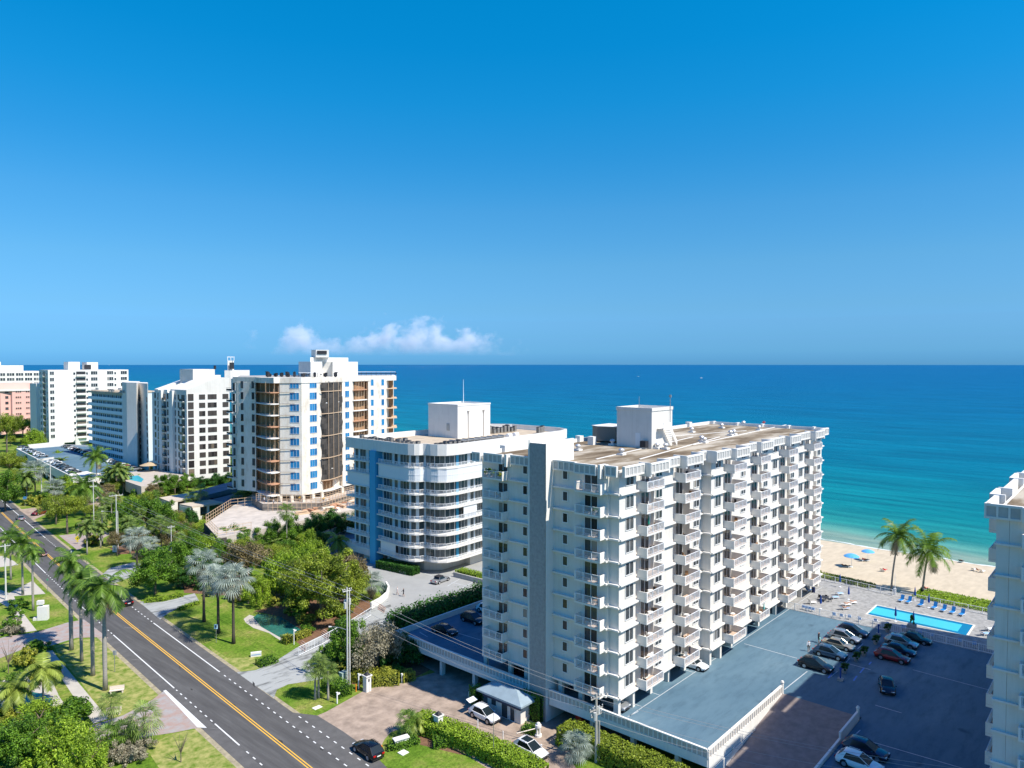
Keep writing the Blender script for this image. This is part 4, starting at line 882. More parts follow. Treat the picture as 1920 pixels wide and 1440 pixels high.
# ---------------------------------------------------------------- block 4: white with sloping roof screens
root = thing('apartment_building', 'white block with sloping roof screens and brown gridded windows', 'apartment building', (130, 285, 4))
c4 = GD(349.5, 274); r4 = GD(430, 284); E4 = c4.x; l4y = NW(282, E4 - .5)
Z4 = 4.3; H4 = 3.2
b = MB(); b.prism([(E4, l4y), (E4, c4.y), r4[:2], (r4.x + 3, l4y)], 3, 36.3); wpart('wall', b, WHITE2, root)
m = MB(); P4 = lambda u, v, d: (lambda p: (p.x, p.y, HC - (v - VH) * d / FPX))(GD(u, d))
fl = [P4(349, 741, 274), P4(430, 737.5, 284), P4(430, 708, 284), P4(406, 708, 281), P4(387, 714.7, 278.7), P4(349, 731.5, 274)]
off = Vector((0, 14, 0))
m.face(fl); bk = [tuple(Vector(p) + off) for p in fl]; m.face(bk[::-1])
for i in range(6): j = (i + 1) % 6; m.face([fl[i], bk[i], bk[j], fl[j]])
wpart('roof_screen', m, WHITE, root)
# more sloping screens further back
for dx, dn, w_ in ((0, 17, 7), (.0, 25.5, 6.5)):
    m = MB(); y = c4.y + dn; zb = 36.3
    A = [(E4, y, zb), (E4 + 22, y, zb), (E4 + 22, y, 43), (E4 + 12, y, 41.5), (E4, y, 37.4)]; m.face(A); Bk = [(a_, y + w_ * .55, z_) for a_, _, z_ in A]; m.face(Bk[::-1])
    for i in range(5): j = (i + 1) % 5; m.face([A[i], Bk[i], Bk[j], A[j]])
    wpart('roof_screen', m, WHITE2, root)
P = Parts(root); BRG = glass('brown_glass', (.02, .018, .018), (.07, .06, .055), .2, (.22, .17, .12)); DKF = mat('bronze_frame', (.09, .08, .075), .5)
w1 = window_mesh(2.1, 1.8, 2, DKF, BRG, rows=2); w2 = window_mesh(3.2, 1.8, 3, DKF, BRG, rows=2); w3 = window_mesh(1.9, 2.5, 1, DKF, BRG, rows=2); w4 = window_mesh(1.1, 2.1, 1, DKF, GLASSB, ft=.04)
facade(P, c4, r4, Z4, H4, 10, [(.09, .5, w3, 'window'), (.35, .9, w1, 'window'), (.585, .9, w2, 'window'), (.90, .9, w1, 'window')])
facade(P, (E4, l4y), (E4, c4.y), Z4, H4, 10, [(f, .7, w4, 'window') for f in (.1, .2, .47, .55, .68, .78)])
bx = MB(); bx.box(-1.6, 1.6, -.9, 0, -.2, 0); bx.box(-1.6, 1.6, -.9, -.8, 0, .95, 1); bx.box(-1.4, 1.4, -.05, 0, .1, 2.5, 1); bme = bx.mesh('balcony', [WHITE2, GLASSB])
facade(P, (E4, l4y), (E4, c4.y), Z4, H4, 10, [(f, .2, bme, 'balcony') for f in (.28, .38, .9)])
P.flush()
for f in (.32, .64): y = l4y + (c4.y - l4y)*f; b = MB(); b.box(E4 - 1.1, E4 - .01, y - 1.2, y + 1.2, 3, 37.2); wpart('rib', b, WHITE2, root)
b = MB(); b.box(E4 + 8, E4 + 17, c4.y + 12, c4.y + 24, 36.3, 45.5); b.prism(P2([(421, 287), (432, 287.5), (440, 290), (468, 300), (468, 312), (421, 304)]), 36.3, 45.0); b.prism(P2([(427, 290), (439, 292), (439, 300), (427, 298)]), 45.0, 49); ph = wpart('penthouse', b, WHITE, root)
b = MB(); b.bar(GD(431, 289.5), GD(438.5, 291), .4, 45.6, 48.2); wpart('opening', b, DARK, ph)
b = MB()
for u in (427, 433, 439): p = GD(u, 291); b.cyl((p.x, p.y, 49), (p.x, p.y, 50.6), .12)
b.bar(GD(426, 291), GD(440, 292), .15, 50.3, 50.6); wpart('rail', b, METAL, ph)
b = MB(); p = GD(403, 288); b.cyl((p.x, p.y, 45.5), (p.x, p.y, 47), .5); wpart('stack', b, DARK, ph)

# ---------------------------------------------------------------- block 5: long shaded gallery block with slab tower
root = thing('apartment_building', 'long low-roofed block with shaded open galleries and a pale windowless stair tower', 'apartment building', (130, 350, 4))
p5 = GD(229, 311); E5 = p5.x; N5b = NW(164.5, E5)
Z5, H5 = 5.0, 2.95
b = MB(); b.prism([(E5 + 1.5, N5b), (E5 + 1.5, p5.y), (E5 + 16, p5.y), (E5 + 20, N5b)], 3, 35.0); wpart('wall', b, mat('blue_grey_wall', (.60, .70, .74), .85, .05, .3), root)
b = MB(); b.prism([(E5, N5b + .2), (E5, p5.y), (E5 + 1.5, p5.y), (E5 + 1.5, N5b + .2)], 34.3, 35.2); b.prism([(E5 + 1.5, N5b + .3), (E5 + 1.5, p5.y - .3), (E5 + 16.3, p5.y - .3), (E5 + 20.3, N5b + .3)], 35.01, 35.35); wpart('roof', b, mat('tan_roof', (.55, .45, .33), .95), root)
GAL = mat('gallery_parapet', (.66, .74, .76), .8)
for k in range(10):
    b = MB(); z = Z5 + k*H5; b.prism([(E5, N5b), (E5, p5.y), (E5 + 1.45, p5.y), (E5 + 1.45, N5b)], z - .2, z); b.bar((E5 + .08, N5b), (E5 + .08, p5.y), .15, z, z + 1.15); wpart('gallery', b, GAL, root)
P = Parts(root); d5 = window_mesh(1.0, 2.1, 1, GAL, GLASS, name='door'); w5 = window_mesh(1.7, 1.3, 2, GAL, GLASS)
cols = []
for i in range(9): cols += [((i + .25)/9, .05, d5, 'door'), ((i + .7)/9, .85, w5, 'window')]
facade(P, (E5 + 1.5, N5b), (E5 + 1.5, p5.y), Z5, H5, 10, cols); P.flush()
b = MB(); b.prism(P2([(228.5, 311.5), (236.8, 305), (255.4, 303), (259.5, 309), (262, 325), (240, 330)]), 3, 39.8); b.prism(P2([(259.5, 309.5), (276, 300), (277, 318), (262, 322)]), 3, 39.5); b.prism(P2([(262, 309.5), (272, 305), (273, 318), (262, 322)]), 3, 33); tw = wpart('stair_tower', b, WHITE, root)
P = Parts(root); facade(P, GD(259.8, 309.3), GD(275.8, 300), Z5, H5, 10, [(.14, .2, window_mesh(1.0, 1.9, 1, DKF, GLASS), 'window'), (.93, .2, window_mesh(.8, 1.9, 1, DKF, GLASS), 'window')], out=.03); P.flush()
rng = random.Random(2)
for u, v in ((206, 734.5), (211, 735), (224, 731.3), (227, 735.8), (231, 736.5), (236, 731.5), (181.5, 731)):
    p = G(u, v, 35.3); m = MB(); m.box(-.5, .5, -.5, .5, 0, .9); m.box(-.6, .6, -.6, .6, .9, 1.0)
    tag(link('roof_unit', m.mesh('roof_unit', [STEEL]), None, p), 'small dark unit on the tan roof of the gallery block', 'roof unit', 'small units on the tan roof')

# ---------------------------------------------------------------- block 6: white tower, small balconies
root = thing('apartment_building', 'bright white tower with one column of small balconies and paired dark windows', 'apartment building', (150, 470, 4))
c6 = GD(90, 402); E6, S6 = c6.x, c6.y; l6 = NW(73.2, E6); R6 = ES(242, S6 + 2)
Z6, H6 = 5.2, 2.9*1.2
H6 = 39.0/11
b = MB(); b.prism([(E6, l6), (E6, S6), (ES(186, S6), S6), (ES(186, S6), S6 + 3), (R6, S6 + 3), (R6, l6)], 3, 44.3); b.prism([(E6 - 1.5, l6 + 12), (E6 - 1.5, l6), (E6 + 6, l6), (E6 + 6, l6 + 12)], 3, 36.5); wpart('wall', b, WHITE2, root)
b = MB(); b.box(ES(128.5, S6 + 6), ES(150, S6 + 6), S6 + 6, S6 + 14, 44.3, 48.9); b.box(ES(163, S6 + 4), ES(184, S6 + 4), S6 + 4, S6 + 12, 44.3, 48.7); ph = wpart('penthouse', b, WHITE2, root)
b = MB(); b.box(ES(158.5, S6 + 3.6), ES(171, S6 + 3.6), S6 + 3.6, S6 + 3.98, 44.6, 47.2); wpart('opening', b, DARK, ph)
P = Parts(root); wp = window_mesh(2.0, 1.9, 2, TRIM, GLASS, ft=.1); ws = window_mesh(1.0, 1.3, 1, TRIM, GLASS); w6 = window_mesh(3.4, 1.9, 3, TRIM, GLASS, ft=.1)
xs = lambda u: ES(u, S6) - E6
bx = MB(); bx.box(-2.4, 2.4, -.05, 0, .0, 2.6, 1); bx.box(-2.6, 2.6, -1.3, 0, -.2, 0); bx.box(-2.6, 2.6, -1.3, -1.22, 0, .9); bme = bx.mesh('balcony', [WHITE2, BRG])
facade(P, (E6, S6), (ES(186, S6), S6), Z6, H6, 11, [(xs(97.2), .9, wp, 'window'), (xs(139.2), .9, ws, 'window'), (xs(151.5), .1, bme, 'balcony'), (xs(163), .9, ws, 'window'), (xs(176.5), .9, w6, 'window')])
x7 = lambda u: ES(u, S6 + 3) - ES(186, S6)
facade(P, (ES(186, S6), S6 + 3), (R6, S6 + 3), Z6, H6, 11, [(x7(206.5), .9, w6, 'window'), (x7(216), .9, ws, 'window'), (x7(232), .9, w6, 'window')])
facade(P, (E6, l6), (E6, S6), Z6, H6, 11, [(.2, .7, wp, 'window'), (.55, .1, bme, 'balcony'), (.88, .7, ws, 'window')]); P.flush()

# ---------------------------------------------------------------- block 7: pink; block 8: white terraces
root = thing('apartment_building', 'salmon pink block with small grouped windows at the far left', 'apartment building', (130, 540, 4))
PINK = mat('salmon_stucco', (.78, .46, .39), .85, .05, .2)
c7 = GD(22, 458); S7 = c7.y; R7 = ES(60.5, S7); W7 = c7.x
b = MB(); b.prism([(W7 - 6, S7 + 30), (W7 - 6, S7 + 1.6), (W7 - .5, S7 + 1.6), (W7, S7), (R7, S7), (R7 + 2, S7 + 30)], 3, 30.4); wpart('wall', b, PINK, root)
b = MB(); b.prism([(W7 - 7, S7 + 31), (W7 - 7, S7 + 1), (W7, S7 - .5), (R7 + .5, S7 - .5), (R7 + 2.5, S7 + 31)], 30.41, 31.1); wpart('roof', b, WHITE, root)
b = MB(); b.box(W7 - 9, W7 + 14, S7 + 12, S7 + 26, 31.1, 35.4); wpart('penthouse', b, PINK, root)
P = Parts(root); t7 = window_mesh(3.0, 1.1, 3, PINK, BRG, ft=.28); b7 = window_mesh(1.7, 1.7, 1, PINK, GLASS)
facade(P, (W7, S7), (R7, S7), 3.6, 3.55, 8, [(.3, .9, t7, 'window'), (.8, .9, t7, 'window')]); facade(P, (W7 - 5.6, S7 + 1.6), (W7 - .6, S7 + 1.6), 3.6, 3.55, 8, [(.62, .7, b7, 'window')]); P.flush()
root = thing('apartment_building', 'far white block with long shaded terraces behind the pink block', 'apartment building', (150, 640, 4))
S8 = GD(40, 600).y; A8, C8 = ES(-60, S8), ES(78, S8)
b = MB(); b.box(A8, C8, S8, S8 + 25, 2, 41.8); b.box(ES(2, S8), ES(48, S8), S8 + 6, S8 + 20, 41.8, 46.6); b.box(ES(-40, S8), ES(7, S8), S8 + 8, S8 + 20, 41.8, 49.5); wpart('wall', b, WHITE2, root)
P = Parts(root); t8 = window_mesh(5.2, 2.3, 3, WHITE2, GLASS, ft=.25)
n8 = int((C8 - A8) / 6.1); facade(P, (A8, S8), (C8, S8), 5.0, 4.0, 9, [((i + .5) / n8, .9, t8, 'window') for i in range(n8)]); P.flush()

# ---------------------------------------------------------------- far raised parking deck, pool court and carports
Z9 = 5.0
root = thing('raised_car_park', 'far raised grey car park with white edge walls and full rows of cars', 'car park', (*G(130, 860, Z9)[:2], 0))
DK = [(28.75, 844), (132, 898), (186, 891), (255, 884), (246, 868), (166, 838), (118, 836.5)]
b = MB(); b.prism([G(u, v, Z9)[:2] for u, v in DK], 2.0, Z9); wpart('deck', b, DECKM, root)
b = MB(); e = [G(u, v, Z9) for u, v in DK]
for p, q in ((e[0], e[1]), (e[1], e[2]), (e[6], e[0]), (e[5], e[6])): b.bar(p, q, .4, Z9 - 2.6, Z9 + .8)
for k in range(12): c = e[0] + (e[1] - e[0])*(k + .3)/12; b.obox(c, (e[1] - e[0]).normalized(), .7, .3, 0, Z9 - 2.7)
p, q = G(66, 866, Z9), G(98, 861, Z9); b.bar(p, q, .4, Z9 - 2, Z9 + .9); wpart('edge_wall', b, WHITE, root)
pav = thing('pavilion', 'white flat canopy pavilion at the near corner of the far car park', 'pavilion', (*G(155, 900, 4)[:2], 0))
b = MB(); b.prism([G(u, v, 5.9)[:2] for u, v in ((127, 889), (160, 884), (188, 892), (182, 898), (134, 903))], 5.3, 5.9); wpart('roof', b, WHITE2, pav)
b = MB()
for u, v in ((134, 916), (160, 912), (180, 909)): c = G(u, v, 1.5); b = MB(); b.box(c.x - .5, c.x + .5, c.y - .5, c.y + .5, 0, 5.3); lump('pillar', b, WHITE, pav)
b = MB(); b.prism([G(u, v, 5.2)[:2] for u, v in ((226, 888), (290, 880), (350, 892), (300, 905), (276, 911), (262, 913), (233, 903))], 1.5, 5.2)
solo('pool_court', b, [mat('court_paving', (.5, .44, .38), .9, .15, .4)], 'raised pool court with pale wall beside the far car park', 'pool court', at=G(260, 900, 0))
flat('far_pool', px([(237, 893.5), (256, 892), (267, 899), (262, 905), (234, 899)], 5.23), POOLW, 5.23)
p = G(278, 884, 5.2); b = MB(); b.lathe([(3.6, 7.6), (1.8, 8.3), (.05, 8.8)], 12, c=(p.x, p.y)); b.cyl((p.x, p.y, 5.2), (p.x, p.y, 7.7), .15)
solo('thatch_umbrella', b, mat('thatch', (.5, .38, .24), .9, .2, 3), 'tan round parasol beside the far turquoise pool', 'parasol', at=(p.x, p.y, 5.2))
for i, (lab, top, z, walls) in enumerate((('long flat tan-roofed carport nearest the hedge trees', [(295, 934), (352, 925), (372, 932), (316, 942)], 4.8, ((299, 950), (314, 955), (350, 943))),
                                   ('flat tan-roofed carport beside two cabbage palms', [(333, 946), (390, 937.5), (418, 943), (357, 951)], 4.3, ((336, 975), (354, 974), (400, 963), (352, 960))))):
    cp = thing('carport', lab, 'carport', (*G(*top[0], 0)[:2], 0)); b = MB(); b.prism([G(u, v, z)[:2] for u, v in top], z - .5, z); wpart('roof', b, mat('carport_tan', (.55, .47, .38), .9, .12, .4), cp)
    T = [G(u, v, z) for u, v in top]; b = MB(); b.bar(T[0].lerp(T[3], .08), T[3].lerp(T[0], .08), .25, 0, z - .5); b.bar(T[3].lerp(T[2], .02), T[3].lerp(T[2], .24), .25, 0, z - .5)
    for f in (.5, .97): c = T[3].lerp(T[2], f); b.box(c.x - .3, c.x + .3, c.y + .1, c.y + .7, 0, z - .5)
    b.bar(T[3].lerp(T[2], .25), T[2], .2, 0, 1.1); b.bar(T[0], T[1], .25, 0, z - .5); wpart('wall', b, WHITE, cp)
for P_, z0, z1, lab in (([(345, 926), (436, 903), (446, 913), (372, 933)], 3.2, 4.6, 'long low shaded deck behind the carports'), ([(392, 938), (446, 925), (474, 936), (418, 944)], 3.0, 4.2, 'lower shaded deck at the right of the carports')):
    b = MB(); b.prism([G(u, v, z1)[:2] for u, v in P_], z0, z1); b.bar(G(*P_[0], z1).lerp(G(*P_[3], z1), .5), G(*P_[1], z1).lerp(G(*P_[2], z1), .5), .5, 0, z0 - .01); solo('parking_shelter', b, [DECKM], lab, 'parking shelter', at=G(*P_[0], 0))
# white perimeter walls far left, blue-shaded drive walls
for lab, P_, z0, z1 in (('white garden wall behind the far car park', [(30, 838), (118, 829)], 0, 5.5), ('white wall stepping up beside the white tower', [(140, 823), (165, 818)], 0, 6)):
    b = MB(); q = [G(u, v, 5) for u, v in P_]; b.bar(q[0], q[1], .5, z0, z1); solo('garden_wall', b, WHITE2, lab, 'wall', at=q[0])
b = MB(); q = [G(u, v, 1) for u, v in ((583, 1021), (656, 993), (705, 990))]; b.bar(q[0], q[1], .3, .9, 3.0); b.bar(q[1], q[2], .3, .9, 3.0); solo('drive_wall', b, WHITE, 'low curving white wall of the shaded side drive', 'wall', at=q[0])
b = MB(); c = G(655, 1024, 1); b.cyl((c.x, c.y, 1), (c.x, c.y, 1.5), 4.4, n=28); solo('planter_ring', b, WHITE, 'round planter island in the shaded drive', 'planter', at=c)
b = MB(); b.cyl((c.x, c.y, 1.505), (c.x, c.y, 1.6), 3.9, n=28); solo('basin', b, POOLW, 'pale blue basin inside the round planter island', 'basin', at=c)
# ---------------------------------------------------------------- plants
BARK = mat('bark', (.20, .16, .12), .95, .3, 3, stretch=(1, 1, .3)); BARKG = mat('palm_bark', (.36, .33, .29), .95, .25, 2.5, stretch=(.3, .3, 4)); BARKD = mat('dark_palm_bark', (.09, .075, .06), .95, .3, 3, stretch=(.3, .3, 4))
LM = dict(
    green=leafmat('leaf_green', (0.016, 0.061, 0.008), (0.237, 0.434, 0.035)),
    deep=leafmat('leaf_deep', (0.008, 0.038, 0.011), (0.089, 0.255, 0.035)),
    olive=leafmat('leaf_olive', (0.041, 0.074, 0.008), (0.434, 0.526, 0.054)),
    brown=leafmat('leaf_brown', (.05, .045, .02), (0.445, 0.356, 0.163)),
    grey=leafmat('leaf_grey', (.10, .10, .06), (0.565, 0.505, 0.356)),
    yellow=leafmat('leaf_yellow', (.07, .10, .008), (0.636, 0.636, 0.089)),
    lime=leafmat('leaf_lime', (0.054, 0.121, 0.008), (0.472, 0.651, 0.054)),
    palm=leafmat('frond_green', (.02, .065, .01), (.26, .42, .06), .35, .4),
    palmy=leafmat('frond_yellow', (.07, .12, .015), (.46, .54, .10), .3, .4),
    sabal=leafmat('frond_sabal', (.035, .075, .012), (.34, .46, .11), .3, .5),
    silver=leafmat('frond_silver', (.09, .13, .11), (.50, .57, .48), .2, .6),
    dead=leafmat('frond_dead', (.16, .12, .08), (0.521, 0.463, 0.329), .2, .8))
def leafquads(name, Cn, Nn, S, tone, m, asp=.6):
    n = len(Cn); rs = np.random.RandomState(n)
    Nn = Nn / (np.linalg.norm(Nn, axis=1, keepdims=True) + 1e-9)
    t = np.cross(Nn, rs.normal(size=(n, 3))); t /= np.linalg.norm(t, axis=1, keepdims=True) + 1e-9; b_ = np.cross(Nn, t)
    S = S[:, None]; V = np.stack([Cn - t*S, Cn - b_*S*asp, Cn + t*S, Cn + b_*S*asp], 1).reshape(-1, 3)
    me = bpy.data.meshes.new(name); me.vertices.add(4*n); me.vertices.foreach_set('co', V.astype(np.float32).ravel())
    me.loops.add(4*n); me.loops.foreach_set('vertex_index', np.arange(4*n, dtype=np.int32)); me.polygons.add(n)
    me.polygons.foreach_set('loop_start', np.arange(0, 4*n, 4, dtype=np.int32)); me.materials.append(m)
    me.update(calc_edges=True); a = me.attributes.new('tone', 'FLOAT', 'FACE'); a.data.foreach_set('value', np.clip(tone, 0, 1).astype(np.float32)); return me
def crown_mesh(name, seed, rx, rz, m, clumps=26, per=150, leaf=.17, flat_=.8, spread=.36, shell=.62, low=-.35, v0=.66, v1=.5):
    """many leaf-sized faces in clumps spread through a lumpy crown; height measured from the crown's foot"""
    rs = np.random.RandomState(seed); Cn, Nn, T = [], [], []
    for k in range(clumps):
        while True:
            d = rs.normal(size=3); d /= np.linalg.norm(d)
            if d[2] > low: break
        c = d * (shell + (1 - shell) * rs.rand() ** .6) * np.array([rx, rx, rz]) * (v0 + v1*rs.rand())
        r = spread * rx * (.6 + .6*rs.rand()); tc_ = rs.uniform(-.12, .12)
        q = rs.normal(size=(per, 3)); q /= np.linalg.norm(q, axis=1, keepdims=True); rad = rs.rand(per, 1) ** .45
        p = c + q * rad * np.array([r, r, r*flat_]); Cn.append(p); nn_ = q*.8 + np.array([0, 0, .75]) + rs.normal(size=(per, 3))*.45; Nn.append(nn_)
        T.append(.40 + tc_*1.6 + rs.normal(size=per)*.24)
    Cn = np.concatenate(Cn); Cn[:, 2] += rz*.55
    return leafquads(name, Cn, np.concatenate(Nn), leaf*(.6 + .8*rs.rand(len(Cn))), np.concatenate(T), m)
def trunk_mesh(seed, h, r, rx, m=BARK, lean=.1):
    rng = random.Random(seed); b = MB(); top = (rng.uniform(-1, 1)*lean*h, rng.uniform(-1, 1)*lean*h, h)
    b.tube([(0, 0, -.3), (top[0]*.4, top[1]*.4, h*.5), top], [r*1.3, r, r*.8], 8)
    for k in range(6):
        a = k*1.05 + rng.uniform(-.3, .3); L_ = rx*.75; b.tube([(top[0], top[1], h*.92), (top[0] + math.cos(a)*L_*.5, top[1] + math.sin(a)*L_*.5, h + L_*.35), (top[0] + math.cos(a)*L_, top[1] + math.sin(a)*L_, h + L_*.8)], [r*.55, r*.35, r*.12], 5)
    return b.mesh('trunk', m, smooth=True)
TREES = {}
def tree_kind(kind):
    if kind in TREES: return TREES[kind]
    K = {'round': ('green', 4.2, 3.4, 46, 300, .15, 1.6), 'dark': ('deep', 4.0, 3.4, 42, 260, .16, 1.2), 'oak': ('olive', 5.0, 2.7, 50, 250, .14, 3.2), 'wide': ('olive', 7.0, 4.6, 95, 420, .13, 1.4),
         'brown': ('brown', 4.6, 2.6, 46, 160, .17, 2.2), 'pink': ('grey', 4.6, 2.9, 50, 170, .14, 1.4), 'lime': ('lime', 4.0, 2.6, 38, 280, .15, .8), 'bush': ('green', 1.5, 1.1, 16, 110, .14, .1), 'ybush': ('yellow', 1.5, 1.0, 16, 110, .13, .1), 'gbush': ('grey', 1.5, 1.0, 16, 100, .11, .1), 'dbush': ('deep', 1.5, 1.2, 16, 110, .15, .1)}
    lm, rx, rz, cl_, per, lf, th = K[kind]
    out = []
    for s in range(2 if rx < 6 else 1):
        out.append((crown_mesh('crown', hash(kind) % 97 + s*31 if False else (sum(map(ord, kind)) + s*31), rx, rz, LM[lm], cl_, per, lf, flat_=.55 if kind in ('oak', 'wide', 'brown') else .8, spread=.2 if kind == 'wide' else .32, v0=.5 if kind == 'wide' else .62, v1=.62, low=-.2 if kind in ('oak', 'brown') else -.45), trunk_mesh(s + 5, th + rz*.3, rx*.045 + .04, rx), rx, rz, th))
    TREES[kind] = out; return out
cnt = {}
def tree(kind, p, h, w, label, name=None, cat='tree', group=None, seed=0, rz_=None):
    """h total height, w crown width, both in metres"""
    cm, tm, rx, rz, th = tree_kind(kind)[seed % len(tree_kind(kind))]
    rng = random.Random(int(p[0]*7 + p[1]*13)); sx = w / (2.25*rx); H0 = th + rz*1.6; sz = h / H0
    o = thing(name or ('bush' if 'bush' in kind else 'broadleaf_tree'), label, 'bush' if 'bush' in kind else cat, p, rng.uniform(0, 6) if rz_ is None else rz_, group); o.scale = (sx, sx, sz)
    link('crown', cm, o, (0, 0, th)); 
    if 'bush' not in kind: link('trunk', tm, o)
    return o
def T(kind, u, v, vtop, wpx, label, z=0.0, **k):
    p = G(u, v, z); d = depth(p); return tree(kind, p, (v - vtop)/FPX*d, wpx/FPX*d, label, **k)
# --- palms
def quads_mesh(name, F, tone, mats, mi=None):
    b = MB()
    for i, f in enumerate(F): b.face(f, mi[i] if mi else 0)
    me = b.mesh(name, mats); a = me.attributes.new('tone', 'FLOAT', 'FACE'); a.data.foreach_set('value', np.clip(np.array(tone), 0, 1)); return me
def feather_crown(seed, nf=18, L_=3.2, m='palm', droop=1.0, leaf=.75, up=1.15, w_=.07, dead=3):
    rs = random.Random(seed); F, T_, MI = [], [], []
    for k in range(nf + dead):
        isd = k >= nf; a = k*2.399 + rs.uniform(-.2, .2); el = (-.9 if isd else up - 1.65*(k/nf)**1.1 + rs.uniform(-.12, .12)); ll = L_*rs.uniform(.85, 1.08)*(.75 if isd else 1)
        n = 13; p = Vector((0, 0, 0)); d = Vector((math.cos(a)*math.cos(el), math.sin(a)*math.cos(el), math.sin(el))); pts = [p.copy()]
        for i in range(n): d = (d + Vector((0, 0, -.085*droop*(1 + i*.12)))).normalized(); p = p + d*ll/n; pts.append(p.copy())
        tb = .5 + rs.uniform(-.2, .2)
        for i in range(n):
            q0, q1 = pts[i], pts[i+1]; d = (q1 - q0).normalized(); s = d.cross(Vector((0, 0, 1))).normalized(); upv = s.cross(d)
            F.append([q0 - s*.035, q0 + s*.035, q1 + s*.03, q1 - s*.03]); T_.append(.65); MI.append(1 if isd else 0)
            if i < 1: continue
            for j in range(3):
                c = q0.lerp(q1, j/3 + rs.uniform(0, .2)); f = i/n; l_ = leaf*(.45 + 1.1*math.sin(math.pi*min(.97, .18 + f*.8)))*.75
                for sg in (-1, 1):
                    e = (s*sg*.85 + d*.55 + upv*rs.uniform(-.15, .3) + Vector((0, 0, -.35*droop))).normalized(); tip = c + e*l_ + Vector((0, 0, -.12*droop*l_)); wv = d*w_
                    F.append([c - wv, c + wv, tip + wv*.2, tip - wv*.2]); T_.append(tb + rs.uniform(-.25, .25) - (.1 if sg < 0 else 0)); MI.append(1 if isd else 0)
    return quads_mesh('crown', F, T_, [LM[m], LM['dead']], MI)
def fan_crown(seed, nf=26, pet=.9, R_=.75, m='sabal', dead=5, seg=12, up=1.4, lo=-.7):
    rs = random.Random(seed); F, T_, MI = [], [], []
    for k in range(nf + dead):
        isd = k >= nf; a = k*2.399 + rs.uniform(-.2, .2); el = -1.1 + rs.uniform(-.2, .2) if isd else up - (up - lo)*(k/nf) + rs.uniform(-.15, .15); rr = R_*rs.uniform(.8, 1.15)*(.8 if isd else 1)
        d = Vector((math.cos(a)*math.cos(el), math.sin(a)*math.cos(el), math.sin(el))); c = d*pet*rs.uniform(.8, 1.1)*(.6 if isd else 1); s = d.cross(Vector((0, 0, 1))).normalized(); uv = s.cross(d).normalized()
        F.append([-s*.02, s*.02, c + s*.02, c - s*.02]); T_.append(.6); MI.append(1 if isd else 0); tb = .5 + rs.uniform(-.2, .2)
        nrm = (uv*.85 + d*.4).normalized(); e1 = (d - nrm*d.dot(nrm)).normalized(); e2 = nrm.cross(e1)
        for j in range(seg):
            t0 = -1.9 + 3.8*j/seg; t1 = t0 + 3.8/seg*.62; tm = (t0 + t1)/2; L1 = rr*(1 - .12*abs(tm)); v = lambda t, r_: c + (e1*math.cos(t) + e2*math.sin(t))*r_ - nrm*(.10*r_*abs(math.sin(t))) 
            tip = v(tm, L1) + Vector((0, 0, -.22*L1)); F.append([c, v(t0 + .02, L1*.62), tip, v(t1, L1*.62)]); T_.append(tb + rs.uniform(-.28, .28)); MI.append(1 if isd else 0)
    return quads_mesh('crown', F, T_, [LM[m], LM['dead']], MI)
PK = {}
def palm_kind(kind):
    if kind not in PK:
        f = {'royal': lambda s: feather_crown(s, 18, 3.6, 'palm', 1.15, .85, dead=3), 'coco': lambda s: feather_crown(s + 9, 20, 4.6, 'palm', 1.0, 1.05, dead=3, up=1.35), 'areca': lambda s: feather_crown(s + 4, 16, 3.0, 'palmy', 1.1, .8, dead=1),
             'sabal': lambda s: fan_crown(s, 30, .95, .8, 'sabal'), 'fan': lambda s: fan_crown(s + 3, 30, .8, .8, 'palm', dead=6), 'silver': lambda s: fan_crown(s + 7, 26, 1.3, 1.3, 'silver', dead=16, seg=16, up=1.45, lo=-.35), 'date': lambda s: feather_crown(s + 6, 26, 2.4, 'sabal', .9, .5, dead=4)}[kind]
        PK[kind] = [f(s) for s in (1, 2)]
    return PK[kind]
def palm(kind, p, h, label, cr=1.0, lean=(0, 0), name='palm_tree', group=None, seed=0, bark=None, tr=.17, cat='palm tree'):
    o = thing(name, label, cat, p, 0, group); b = MB(); n = 6; lx, ly = lean
    pts = [(lx*(k/n)**1.6, ly*(k/n)**1.6, h*k/n - (.2 if k == 0 else 0)) for k in range(n + 1)]
    rr = [tr*(1.5 if k == 0 else 1.08 - .25*k/n) for k in range(n + 1)]
    if kind == 'royal': rr = [tr*1.5, tr*1.15, tr*1.25, tr*1.2, tr*1.05, tr*.8, tr*.6]
    b.tube(pts, rr, 9); link('trunk', b.mesh('trunk', bark or (BARKD if kind == 'silver' else BARKG), smooth=True), o)
    if kind == 'royal': c = MB(); c.tube([(pts[-1][0], pts[-1][1], h - .1), (pts[-1][0], pts[-1][1], h + 1.0)], [tr*.62, tr*.4], 8); link('crownshaft', c.mesh('crownshaft', LM['lime']), o); h += .9
    ms = palm_kind(kind); rng = random.Random(seed*7 + int(p[0]*11)); link('crown', ms[seed % 2], o, (pts[-1][0], pts[-1][1], h), rng.uniform(0, 6), cr); return o
def PT(kind, u, v, vc, label, z=0.0, ut=None, **k):
    p = G(u, v, z); d = depth(p); h = (v - vc)/FPX*d; ln_ = (0, 0)
    if ut is not None: dx = (ut - u)/FPX*d; ln_ = (SF*dx, -CF*dx)
    return palm(kind, p, h, label, lean=ln_, **k)
PT('royal', 125, 1224, 1064, 'royal palm at the far end of the roadside row of four tall pale trunks', cr=1.1, seed=0, tr=.26)
PT('royal', 144, 1246, 1100, 'second royal palm of the roadside row, slimmer trunk behind the third', cr=1.05, seed=1, tr=.2)
PT('royal', 165, 1273, 1112, 'third royal palm of the roadside row with a dark shaded trunk', cr=1.15, seed=0, tr=.24)
